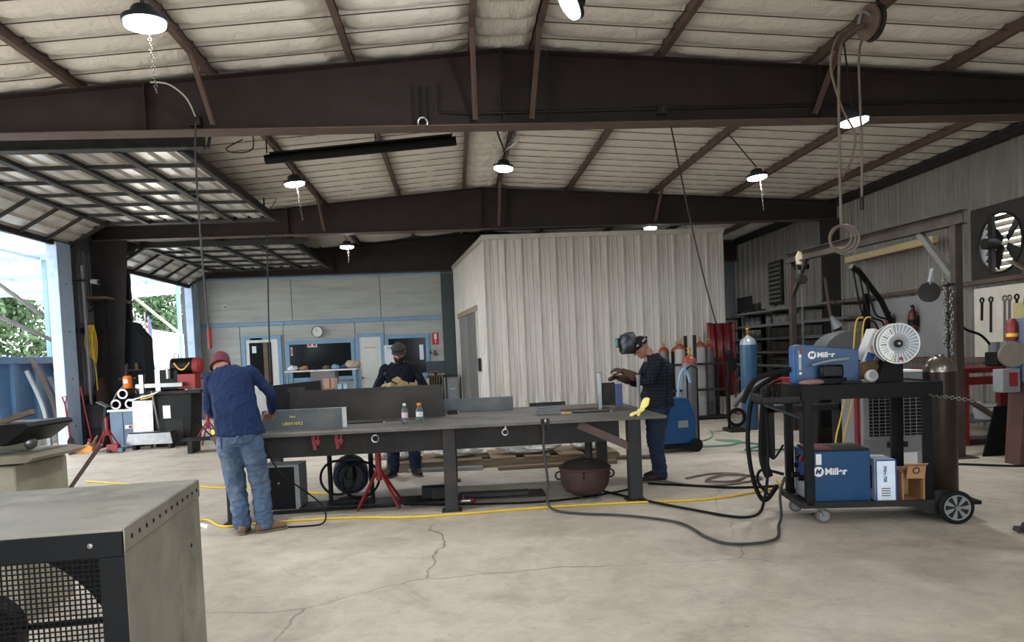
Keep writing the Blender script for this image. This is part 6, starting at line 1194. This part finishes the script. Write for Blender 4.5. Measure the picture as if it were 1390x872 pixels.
t = thing('round_drum', 'dark steel drum standing by the wall under the yellow cord', 'drum', (-7.08, 15.25, 0)); MB().lathe([(0, 0), (.26, 0), (.28, .02), (.28, .4), (.29, .42), (.28, .44), (.28, .85), (.29, .87), (.27, .88), (.27, .86), (0, .86)], n=28).build('body', m_dark, t); MB().torus((0, 0, .3), .283, .01, (0, 0, 1), 28, 6).build('hoop', m_dark, t)
t = thing('drum_lid', 'round dark steel lid leaning behind the drum against the wall', 'lid', (-7.2, 16.02, 0), 0, None, (0, -.12, 0)); MB().lathe([(0, -.01), (.42, -.01), (.45, 0), (.45, .02), (0, .02)], (0, 0, .95), (1, 0, 0), 32).build('disc', mat('lid_brown', (84, 62, 52), .6, .2, .2, 5), t); MB().bar((0, 0, 0), (0, 0, .55), .05, .04).build('leg', m_dark, t, 0)
bc = thing('blue_cabinet', 'low blue-grey steel cabinet under the cut pipe pieces', 'cabinet', (-6.5, 14.95, 0)); MB().bb((-.25, -.1, .02), (.22, .35, .72)).build('body', mat('cabinet_blue_grey', (100, 118, 140), .5, 0, .1, 4), bc, bevel=.01); MB().bb((-.28, -.13, .72), (.25, .38, .76)).build('top', m_white, bc, 0); MB().bb((-.01, -.105, .05), (0, -.1, .7)).build('door_gap', m_black, bc, 0); MB().bb((.03, -.106, .38), (.17, -.1, .45)).build('name_plate', m_white, bc, 0); MB().bb((.1, -.109, .39), (.16, -.106, .44)).build('red_mark', m_red, bc, 0)
for x in (-.2, .17): MB().bb((x - .03, -.08, 0), (x + .03, .33, .02)).build('foot', m_black, bc, 0)
for i, (x, z) in enumerate(((-.14, .86), (.13, .86), (-.0, 1.06))):
    t = thing('cut_pipe', ['short thick pipe with open end at the drum side of the blue cabinet', 'short thick pipe with open end at the sheet side of the blue cabinet', 'short thick pipe resting on top of two others'][i], 'pipe', (-6.5 + x, 15.05, z), 0, 'pipes on the blue cabinet'); MB().lathe([(.065, -.16), (.1, -.16), (.1, .18), (.065, .18), (.065, -.16)], (0, 0, 0), (0, 1, 0), 24).build('tube', m_dark, t); MB().lathe([(.066, -.162), (.099, -.162)], (0, 0, 0), (0, 1, 0), 24).build('cut_face', m_steel, t)
t = thing('orange_drill', 'orange magnetic drill standing on the pipe stack', 'drill', (-6.46, 15.05, 1.161)); MB().lathe([(0, 0), (.075, 0), (.085, .03), (.085, .22), (.06, .25), (0, .25)], n=16).build('motor', mat('drill_orange', (230, 116, 40), .4, 0, .1), t); MB().lathe([(.045, .25), (.045, .32), (.03, .34), (.03, .46), (0, .46)], n=14).build('gearbox', m_dark, t); MB().bb((-.04, -.09, .1), (.04, -.085, .18)).build('badge', m_white, t, 0); MB().tube(spline([(-.06, 0, .06), (-.2, -.05, -.1), (-.3, -.1, -.35)], 5), .018, 6).build('cable', m_grey, t)
for q in (-1, 1): MB().bar((q * .07, 0, .18), (q * .17, 0, .2), .025).build('handle', m_dark, t, 0)
t = thing('flat_shovel', 'pale flat shovel blade jutting from the blue cabinet', 'blade', (-6.9, 14.78, 0)); MB().bar((0, 0, 0), (.08, .08, .86), .05, .03).build('shaft', m_dark, t, 0); MB().box((.08, 0, .88), (.22, .2, .012), (0, .5, 0)).build('blade', m_grey, t)
t = thing('ribbed_grate', 'dark ribbed grate leaning on the blue cabinet', 'grate', (-6.12, 15.5, 0), 0, None, (0, -.45, 0)); [MB().bar((x, 0, .0), (x, 0, 1.25), .035, .03).build('slat', m_dark, t, 0) for x in (-.2, -.13, -.06, .01, .08, .15)]; MB().bb((-.22, -.02, 0), (.17, .02, .04)).build('rail', m_dark, t, 0); MB().bb((-.22, -.02, 1.2), (.17, .02, 1.25)).build('rail', m_dark, t, 0)
t = thing('spotted_sheet', 'pale rust-spotted steel sheet standing between cabinet and black machine', 'steel sheet', (-6.08, 14.72, 0), 0, None, (-.06, 0, 0)); MB().bb((-.2, 0, .26), (.18, .02, .92)).build('sheet', mat('spotted_white', (206, 202, 200), .5, .1, .06, 5, blot=(180, 110, 100), bamt=.5, blscale=9), t, 0); MB().bb((-.18, .0, 0), (-.14, .02, .26)).build('leg', m_dark, t, 0); MB().bb((.12, .0, 0), (.16, .02, .26)).build('leg', m_dark, t, 0)
t = thing('steel_trough', 'bare sheet-steel trough lying on the floor before the black machine', 'trough', (-5.82, 14.38, .1)); MB().prism([(-.46, 0), (.4, 0), (.36, .23), (-.4, .23)], -.01, .0, Matrix.Rotation(PI / 2, 4, 'X')).build('front_sheet', m_steel, t, 0); MB().bb((-.4, 0, .21), (.36, .22, .23)).build('top_sheet', m_steel, t, 0); MB().add([(.4, 0, 0), (.42, .25, 0), (.38, .25, .23), (.36, 0, .23), (.41, 0, 0), (.43, .25, 0), (.39, .25, .23), (.37, 0, .23)], [(0, 1, 2, 3), (7, 6, 5, 4), (0, 4, 5, 1), (1, 5, 6, 2), (2, 6, 7, 3), (3, 7, 4, 0)]).build('end_sheet', m_dark, t, 0)
for x in (-.35, .3): MB().bb((x, .02, -.1), (x + .06, .22, 0)).build('skid', m_dark, t, 0)
t = thing('floor_jack', 'small red jack lying on the floor beside the trough', 'jack', (-6.36, 14.15, 0)); MB().bb((-.14, -.06, .03), (.06, .08, .16)).build('body', m_red, t, bevel=.01); MB().cyl((-.1, -.08, .04), (-.1, .1, .04), .035, n=12).build('wheel', m_dark, t); MB().cyl((.1, -.06, .05), (.1, .08, .05), .045, n=12).build('wheel', mat('teal_wheel', (60, 96, 104), .5), t); MB().bar((-.14, 0, .1), (-.42, -.05, .03), .03).build('handle', m_steel, t, 0)
# black ironworker machine with red motor
iw = thing('ironworker', 'black shop machine with red motor housing beside the jack stand with a tall post', 'machine', (-5.6, 15.1, 0)); 
MB().prism([(-.3, 0), (.36, 0), (.4, .3), (.44, 1.02), (-.32, 1.02)], -.3, .3, Matrix.Rotation(PI / 2, 4, 'X')).build('body', m_black, iw, bevel=.015); MB().bb((-.55, -.34, 1.02), (.62, .3, 1.08)).build('table', m_dark, iw, 0); MB().bb((-.2, -.2, 1.08), (.18, .15, 1.5)).build('head', m_black, iw, bevel=.03); MB().cyl((.0, 0, 1.55), (.42, 0, 1.55), .17, n=20).build('motor', m_black, iw); MB().lathe([(.17, 0), (.17, .1), (.12, .16), (0, .17)], (.42, 0, 1.55), (1, 0, 0), 20).build('motor_end', mat('motor_red', (140, 44, 40), .5), iw); MB().bb((.15, -.22, 1.1), (.5, .1, 1.4)).build('red_housing', MATS['motor_red'], iw, bevel=.02)
MB().bb((-.58, -.38, 1.16), (.3, -.2, 1.24)).build('steel_fence', m_steel, iw, bevel=.004); MB().bb((-.5, -.4, 1.06), (-.42, -.3, 1.42)).build('steel_column', m_steel, iw, 0); MB().cyl((-.2, -.25, .1), (-.28, -.38, 1.1), .02, n=8).build('lever', m_steel, iw); MB().lathe([(0, 0), (.05, 0), (.05, .2), (0, .2)], (.0, -.24, 1.32), n=14).build('steel_cup', m_steel, iw); MB().torus((.1, -.05, 1.76), .05, .014, (0, 1, 0), 14, 6).build('lifting_eye', m_grey, iw); MB().bb((-.12, -.31, .55), (.02, -.3, .8)).build('plate', m_white, iw, 0); MB().bb((-.1, -.306, .05), (.24, -.3, .52)).build('access_door', m_dark, iw, 0); MB().tube(spline([(.1, -.18, 1.62), (.2, -.2, 1.5), (.3, -.22, 1.5), (.4, -.2, 1.62)], 5), .02, 6).build('cable_loop', m_brass, iw); MB().tube(spline([(.42, -.1, .5), (.6, -.1, .25), (.8, -.1, .05)], 5), .015, 6).build('power_cable', m_rubber, iw)
MB().sph((-.45, -.36, .98), .06).build('clamp_knob', m_grey, iw)
t = thing('wire_coil', 'tangle of yellow and pale cable lying on the spotted sheet top', 'cable', (-5.95, 14.6, .93)); MB().tube(spline([(-.3, 0, .0), (-.1, .02, .06), (.1, -.02, .1), (.25, 0, .16)], 5), .014, 6).build('strand', m_white, t); MB().tube(spline([(-.1, .0, .02), (.08, .02, .06), (.2, .0, .14)], 5), .014, 6).build('strand', m_yel, t)
t = thing('orange_brush', 'orange bristle brush lying against the wall foot', 'brush', (-7.02, 14.42, 0)); MB().prism([(-.2, 0), (.12, 0), (.14, .1), (.05, .16), (-.05, .14)], -.06, .06, Matrix.Rotation(PI / 2, 4, 'X')).build('bristles', mat('orange_bristle', (206, 140, 70), .9), t, 0); MB().bar((.1, 0, .12), (.18, .1, .3), .03).build('handle', m_wood, t, 0)
jack_stand(-6.62, 14.42, .68, 'red jack stand before the blue-grey cabinet', .4, spread=.26); jk = jack_stand(-4.72, 14.3, .78, 'red jack stand with tall post beside the jeans of the blue-shirted man', .2, spread=.34)
MB().cyl((0, 0, .7), (0, 0, 1.32), .028, n=10).build('extension_post', m_dark, jk); MB().bar((-.08, 0, 1.31), (.08, 0, 1.31), .08, .03).build('post_head', m_dark, jk, 0)
t = thing('bar_bundle', 'bundle of dark flat bars lying across low trestles near the jack stand', 'steel bars', (-4.4, 13.6, 0), .05)
for x in (-.35, .5): MB().bb((x - .04, -.25, 0), (x + .04, .25, .22)).build('trestle', m_dark, t, 0)
for k in range(5): MB().bb((-.5, -.22 + k * .09, .22), (.9, -.16 + k * .09, .25 + .012 * (k % 2))).build('flat_bar', m_dark, t, 0)
t = thing('tape_reel', 'small yellow and black reel on the bar bundle', 'reel', (-4.35, 13.5, .275)); MB().lathe([(0, -.04), (.07, -.04), (.08, 0), (.07, .04), (0, .04)], (0, 0, .08), (.5, 1, 0), 18).build('disc', m_black, t); MB().lathe([(0, -.045), (.05, -.045), (.05, -.041)], (0, 0, .08), (.5, 1, 0), 18).build('face', m_yel, t)
tag(MB().bb((-4.1, 12.9, 0), (-3.6, 13.3, .12)).build('floor_beam', m_oxide, None, 0, .01), 'short rusty beam lying on the floor behind the blue-shirted man', 'steel beam')
# wall clutter between doors
for i, (y, z0, z1, w, m_) in enumerate(((15.1, .05, 3.6, .05, m_grey), (15.9, .1, 3.2, .04, m_dark), (16.7, 1.9, 3.7, .06, m_dark))):
    t = thing('wall_pipe', ['pale conduit running up the wall beside the blue post', 'dark conduit running up the wall behind the drum', 'dark vertical pipe high on the wall above the black cabinet'][i], 'pipe', (-7.2, y, z0)); MB().cyl((0, 0, 0), (0, 0, z1 - z0), w / 2, n=10).build('pipe', m_, t)
    for z in (.3, z1 - z0 - .3): MB().bb((-.27, -.03, z), (.03, .03, z + .03)).build('strap', m_dark, t, 0)
t = thing('wall_camera', 'small dark camera on an arm high on the door-side wall', 'camera', (-7.0, 15.05, 3.28)); MB().cyl((.0, 0, 0), (.18, -.12, -.03), .05, n=14).build('body', m_grey, t); MB().cyl((.18, -.12, -.03), (.2, -.133, -.033), .04, n=14).build('lens', m_black, t); MB().bar((-.45, .0, .02), (.02, 0, .02), .02).build('arm', m_dark, t, 0)
t = thing('wall_shelf', 'narrow dark wooden shelf on the door-side wall above the cabinet', 'shelf', (-7.2, 16.3, 3.0)); MB().bb((-.25, -.7, 0), (.15, .7, .04)).build('board', m_wood, t, 0); [MB().bar((-.25, y, -.25), (.1, y, 0), .03).build('bracket', m_dark, t, 0) for y in (-.5, .5)]
# ================================================================ OFFICE FURNITURE
ob_ = thing('office_bench', 'cluttered counter bench below the wide office window', 'bench', (-3.62, 20.5, 0)); MB().bb((-.98, -.3, 1.26), (.95, .4, 1.3)).build('top', m_white, ob_, bevel=.005); MB().bb((-.3, -.25, .1), (.35, .35, 1.26)).build('cabinet', m_grey, ob_, 0)
for x in (-.92, .88):
    for y in (-.25, .34): MB().bb((x - .03, y - .03, 0), (x + .03, y + .03, 1.26)).build('leg', m_blue, ob_, 0)
MB().bb((-.95, -.28, .7), (.92, .36, .73)).build('shelf', m_dark, ob_, 0)
jr = random.Random(5)
for i, (x, s_, m_, lb) in enumerate(((-.8, .14, m_white, 'white folded bag on the counter end by the glass door'), (-.5, .12, m_card, 'tan paper parcel on the counter'), (-.2, .1, m_dark, 'dark pouch on the counter'), (.1, .1, m_wood, 'brown parcel on the counter middle'), (.35, .12, m_blue, 'light blue bag on the counter'), (.6, .12, mat('navy_cloth', (50, 64, 100), .8), 'navy cloth heap on the counter'), (.8, .2, mat('beige_cloth', (180, 164, 140), .8), 'beige cloth heap on the counter by the white door'))):
    crumple('counter_clutter', lb, -3.62 + x, 20.45, 1.3, s_, s_ * .8, s_, m_, i * 3 + 1, .3)['category'] = 'clutter'
for i, (x, y, w, h, m_, lb) in enumerate(((-3.35, 20.05, .36, .62, mat('kraft_pink', (196, 156, 132), .8), 'large pinkish carton under the counter'), (-3.75, 19.95, .3, .4, m_card, 'low brown open carton beside the grey counter cabinet'), (-3.02, 19.95, .26, .46, mat('pale_blue_box', (150, 196, 222), .6), 'pale blue box under the counter end'), (-3.02 - .34, 19.75, .26, .35, m_card, 'small brown carton before the pinkish one'))):
    t = thing('floor_carton', lb, 'box', (x, y, .5 if 0 else 0)); MB().bb((-w / 2, -.13, 0), (w / 2, .13, h + .45)).build('carton', m_, t, bevel=.004); MB().bb((-.02, -.133, 0), (.02, -.13, h + .45)).build('tape', m_wood, t, 0); MB().bar((-w / 2, -.13, h + .45), (-w / 2 - .06, -.16, h + .55), .01, .2, (0, 1, 0)).build('flap', m_, t, 0)
dk = thing('office_desk', 'dark desk pushed against the office wall end', 'desk', (-.25, 20.6, 0)); MB().bb((-.55, -.35, .95), (.3, .4, 1.0)).build('top', m_dark, dk, 0); MB().bb((-.5, -.3, 0), (-.1, .35, .95)).build('drawer_unit', m_black, dk, 0); MB().bb((.0, -.3, 0), (.28, .35, .95)).build('drawer_unit', m_grey, dk, 0); MB().bb((.05, -.31, .6), (.22, -.3, .64)).build('handle', m_steel, dk, 0)
t = thing('computer_monitor', 'dark monitor on the office desk behind the wooden chair', 'monitor', (-.5, 20.5, 1.0)); MB().bb((-.3, 0, .06), (.2, .05, .4)).build('screen', mat('monitor_dark', (50, 58, 66), .3), t, bevel=.01); MB().bb((-.1, .0, 0), (0, .1, .08)).build('stand', m_black, t, 0)
ch = thing('spindle_chair', 'bow-back wooden spindle chair before the office desk', 'chair', (-.62, 19.3, 0), 3.4); MB().lathe([(0, .44), (.2, .44), (.22, .46), (.2, .48), (0, .48)], n=20).build('seat', m_wood, ch)
for x, y in ((-.15, -.15), (.15, -.15), (-.15, .15), (.15, .15)): MB().cyl((x, y, .44), (x * 1.3, y * 1.3, 0), .018, n=8).build('leg', m_wood, ch)
MB().tube(spline([(-.21, .14, .48), (-.23, .2, .9), (-.14, .24, 1.1), (0, .25, 1.15), (.14, .24, 1.1), (.23, .2, .9), (.21, .14, .48)], 5), .016, 8).build('back_bow', m_wood, ch)
for k in range(5): x = -.12 + .06 * k; MB().cyl((x, .16, .48), (x * 1.1, .24, 1.1), .008, n=6).build('spindle', m_wood, ch)
# ================================================================ CABLES, CORDS, REELS
def cable(name, label, pts, r, m_, cat='cable', group=None, k=8, seg=6, extra=None):
    t = thing(name, label, cat, (0, 0, 0), 0, group); MB().tube(spline(pts, k), r, seg).build('line', m_, t)
    if extra: extra(t)
    return t
m_cable = mat('grey_cable', (62, 62, 62), .6)
def plug(p, q, m_, r=.02): return lambda t: MB().cyl(p, q, r, n=10).build('plug', m_, t)
cable('drop_cord', 'long drop cord with red plug hanging above the blue-shirted man', [(-2.8, 8.78, 4.33), (-2.84, 8.77, 4.25), (-2.86, 8.77, 3.6), (-2.84, 8.77, 2.4), (-2.82, 8.77, 1.95)], .011, m_cable, extra=plug((-2.82, 8.77, 1.98), (-2.82, 8.77, 1.74), m_red, .022))
cable('drop_cord', 'thin drop cord hanging from the booth beam before the glass office door', [(-3.84, 15.95, 4.3), (-3.86, 15.95, 3.4), (-3.9, 15.95, 2.2), (-3.92, 15.95, 1.1)], .018, m_cable, extra=plug((-3.92, 15.95, 1.15), (-3.92, 15.95, .95), m_dark, .035))
cable('slanting_cord', 'cord slanting from the beam above the table outlet down to the blue gas cylinder', [(2.62, 8.82, 4.37), (2.72, 8.9, 4.3), (3.3, 9.95, 3.2), (4.1, 11.4, 2.0), (4.68, 12.35, 1.35)], .011, m_cable, extra=lambda t: MB().bar((4.66, 12.3, 1.4), (4.8, 12.45, 1.1), .1, .12).build('connector_box', m_black, t, 0))
cable('lamp_feed_cord', 'pale cord arching over the table beam to its outlet box near the doors', [(-3.3, 8.76, 4.78), (-3.1, 8.75, 4.75), (-2.92, 8.76, 4.6), (-2.84, 8.8, 4.4)], .01, mat('pale_cord', (180, 176, 168), .6))
rl = thing('cord_reel', 'round brown cord reel mounted under a roof purlin above the gantry', 'cord reel', (4.24, 7.12, 4.66), .1); MB().lathe([(0, -.06), (.1, -.06), (.16, -.05), (.17, -.03), (.14, -.02), (.14, .02), (.17, .03), (.16, .05), (0, .06)], (0, 0, 0), (1, 0, 0), 28).build('drum', mat('reel_brown', (96, 78, 70), .5), rl); MB().torus((.03, 0, 0), .16, .022, (1, 0, 0), 28, 8).build('rim', m_dark, rl); MB().bar((0, 0, .05), (.12, 0, .3), .04, .02).build('mount', m_dark, rl, 0); MB().tube(spline([(-.08, -.1, .02), (-.09, .0, .1), (-.08, .08, 0)], 4), .015, 6).build('swivel', m_grey, rl)
m_rope = mat('brown_cord', (112, 100, 90), .7)
cable('reel_cord', 'straight cord hanging from the reel past the tilted lamp', [(4.1, 7.05, 4.45), (3.98, 6.9, 4.2), (3.96, 6.85, 3.4), (3.95, 6.85, 2.85)], .012, m_rope, extra=plug((3.95, 6.85, 2.9), (3.95, 6.85, 2.78), m_dark, .02))
def coilx(t): [MB().torus((3.73 + .02 * k, 6.85, 2.52 - .01 * k), .11 + .012 * k, .012, (.1 * k, 1, .1), 24, 6).build('coil', m_rope, t) for k in range(3)]
cable('extension_line', 'long cord ending in a small coil hanging before the gantry', [(4.42, 7.3, 4.72), (3.95, 7.0, 4.5), (3.76, 6.85, 4.2), (3.74, 6.85, 3.3), (3.74, 6.85, 2.62)], .013, m_rope, extra=coilx)
cable('extension_line', 'wavy cord looping beside the long cord below the purlin', [(4.4, 7.25, 4.72), (3.85, 6.95, 4.5), (3.68, 6.86, 4.15), (3.78, 6.86, 3.75), (3.9, 6.86, 3.5), (3.86, 6.86, 3.25), (3.77, 6.86, 3.1)], .011, m_rope)
cable('loose_wire', 'loose thin wire loop hanging by the overhead door track', [(-2.75, 10.4, 4.6), (-2.95, 10.3, 4.45), (-2.8, 10.25, 4.38), (-2.62, 10.35, 4.45), (-2.66, 10.6, 4.72)], .008, m_dark)
ht = thing('heater_tube', 'long black tube heater slung below the insulation in the bay behind the table beam', 'heater', (0, 0, 0)); MB().cyl((-2.68, 11.3, 4.56), (.16, 11.3, 4.78), .07, n=14).build('tube', m_black, ht); MB().bar((-2.6, 11.3, 4.64), (.1, 11.3, 4.86), .16, .02).build('reflector', m_dark, ht, 0); [MB().bar((x, 11.3, 4.66 + (x + 2.6) * .08), (x, 11.3, zc(x)), .015).build('hanger', m_dark, ht, 0) for x in (-2.65, -1.05, .1)]
for i, (x, y) in enumerate(((.95, 10.2), (1.02, 10.5), (.82, 10.9))): cable('ridge_cable', ['grey cable sagging along the ridge purlins beside the table beam', 'pale cable tangled along the ridge purlins', 'dark cable looping down to the ridge lamp'][i], [(x, 9.2, 4.95), (x + .05, y - .4, 4.72), (x - .06, y, 4.82), (x + .05, y + .5, 4.7), (.9, 11.7, 4.72)], .016, [m_cable, MATS['pale_cord'], m_dark][i], group='cables along the ridge')
# floor cords
YZ = .012
yc = [(-2.56, 7.27), (-2.75, 7.4), (-2.55, 7.5), (-2.3, 7.16), (-2.09, 7.15), (-1.63, 7.22), (-1.06, 7.2), (-.48, 7.07), (.16, 7.1), (.82, 7.16), (1.63, 7.15), (2.36, 7.1), (2.87, 7.25), (3.35, 7.5), (3.5, 7.9)]
cable('yellow_cord', 'bright yellow extension cord running along the floor before the table', [(x, y, YZ) for x, y in yc], .012, m_yel, 'cord', extra=plug((-2.5, 7.22, .02), (-2.4, 7.12, .02), m_white, .02))
cable('yellow_cord', 'yellow cord lying on the floor behind the blue-shirted man', [(-5.2, 10.6, YZ), (-4.2, 10.0, YZ), (-3.2, 9.52, YZ), (-2.7, 9.31, YZ), (-1.78, 8.75, YZ), (-1.5, 8.6, YZ)], .012, m_yel, 'cord')
cable('ground_cable', 'grey welding cable dropping from the table clamp and curving over the floor to the cart', [(.83, 7.13, .78), (.82, 7.12, .6), (.84, 7.08, .3), (.83, 7.05, .08), (.9, 6.95, .02), (1.11, 6.77, .018), (1.49, 6.58, .018), (1.86, 6.2, .018), (1.93, 5.65, .018), (2.07, 5.42, .018), (2.4, 5.48, .018), (2.62, 5.9, .018), (2.78, 6.2, .03), (2.82, 6.3, .2), (2.86, 6.28, .35)], .013, m_cable)
cable('power_line', 'thin dark cord hanging from the table to the floor beside the blue-shirted man', [(-1.9, 7.3, .8), (-1.85, 7.12, .78), (-1.7, 7.1, .5), (-1.35, 7.08, .2), (-1.3, 7.0, .03), (-1.5, 6.95, .012), (-1.9, 7.0, .012)], .008, m_rubber)
hz_ = [('thick black cable looping from the cart tray to the floor', [(2.95, 6.5, 1.25), (2.7, 6.5, 1.1), (2.62, 6.5, .7), (2.66, 6.5, .3), (2.8, 6.6, .08), (2.95, 6.65, .2)], .022), ('black cable hanging in front of the thick one beside the cart', [(2.9, 6.4, 1.2), (2.72, 6.3, 1.1), (2.72, 6.3, .6), (2.66, 6.25, .2), (2.5, 6.2, .03), (2.1, 6.7, .02), (1.6, 7.6, .02), (1.3, 8.3, .02)], .013),
       ('bundle of cables draped down the cart\'s left side', [(2.86, 6.6, 1.1), (2.8, 6.55, .9), (2.8, 6.6, .5), (2.85, 6.6, .3)], .04), ('black hose curling from the welder terminals', [(2.88, 6.35, .36), (2.7, 6.4, .4), (2.66, 6.4, .3), (2.75, 6.4, .18)], .014), ('black torch lead arching over to the wire feeder', [(2.62, 6.6, 1.0), (2.72, 6.55, 1.2), (2.9, 6.4, 1.28), (3.1, 6.25, 1.3), (3.18, 6.2, 1.26)], .025), ('thin black wire dangling below the cart tray', [(2.75, 6.35, 1.02), (2.72, 6.3, .8), (2.8, 6.4, .5), (2.95, 6.5, .6)], .01)]
for lb, pts, r in hz_: cable('cable', lb, pts, r, m_rubber, group='cables at the cart')
cable('wire_duct', 'braided grey mesh sleeve slanting from the floor machine to the cart', [(2.68, 6.95, .95), (2.72, 6.85, 1.05), (2.8, 6.72, 1.15), (2.9, 6.62, 1.2)], .035, mat('mesh_sleeve', (88, 88, 88), .5, .3, .5, 90), 'cable sleeve')
for i, (lb, pts, r, m_) in enumerate((('dark cable coiled in loops on the floor behind the yellow cord', [(2.3, 8.2, .012), (2.58, 7.8, .012), (3.0, 7.82, .012), (3.4, 8.06, .012), (3.1, 8.35, .02), (2.75, 8.05, .022), (3.0, 7.9, .022), (3.3, 8.3, .012), (3.0, 8.5, .012), (2.6, 8.3, .012)], .014, m_rope), ('black cable running over the floor past the plaid man\'s boots', [(2.1, 8.1, .012), (2.5, 7.85, .012), (2.9, 7.6, .012), (3.4, 7.55, .012)], .014, m_rubber),
        ('green hose lying tangled on the floor by the blue cylinder', [(3.4, 10.9, .012), (4.0, 10.8, .012), (4.4, 11.2, .012), (4.1, 11.5, .012), (4.5, 10.7, .014), (4.08, 10.25, .012), (4.5, 10.1, .012), (4.9, 10.3, .012)], .014, mat('green_hose', (96, 138, 118), .6)), ('second green hose stretching from the portable welder', [(3.5, 11.2, .012), (4.0, 11.6, .012), (4.3, 12.2, .012), (4.5, 12.9, .012)], .012, MATS['green_hose'] if 'green_hose' in MATS else m_rubber), ('dark cable lying on the floor near the red bench', [(5.2, 8.6, .012), (5.9, 8.2, .012), (6.4, 7.9, .012), (7.0, 8.0, .012)], .014, m_rubber), ('long dark cable lying under the table', [(-.6, 7.6, .012 + .02), (.2, 7.5, .012), (.9, 7.45, .012), (1.6, 7.7, .012), (2.0, 8.0, .012)], .012, m_rubber))):
    cable('floor_cable', lb, pts, r, m_, group='cables on the floor')
for y0_, lb in ((-.0, 'bright yellow cable arching down beside the wire feeder'), (.08, 'dull yellow cable hanging behind the wire feeder')): cable('cable', lb, [(4.05 + y0_, 7.05, 1.75), (3.95 + y0_, 7.0, 1.7), (3.9 + y0_, 7.0, 1.3), (3.78 + y0_, 7.0, .8), (3.7 + y0_, 6.98, .5), (3.75 + y0_, 7.0, .05)], .008, m_yel, group='yellow cables by the feeder')
t = thing('cylinder_trolley', 'low black trolley with hoses around the blue gas cylinder', 'trolley', (4.95, 12.6, 0)); MB().bb((-.25, -.2, .0), (.05, .2, .06)).build('deck', m_dark, t, 0); MB().bar((-.2, 0, .03), (-.15, .1, .9), .04).build('handle', m_black, t, 0); [MB().torus((-.1, -.1, .25), .16 - .02 * k, .015, (.1 * k, 1, .1), 20, 6).build('hose_coil', m_rubber, t) for k in range(3)]
t = thing('floor_scrap', 'small dark scrap lying on the bare floor beyond the cart wheel', 'scrap', (4.26, 5.3, 0)); MB().box((0, 0, .03), (.1, .06, .04), (.2, .2, .5)).build('lump', m_oxide, t, bevel=.01); MB().bar((0, 0, .02), (.08, .05, .06), .02).build('tab', m_dark, t, 0)
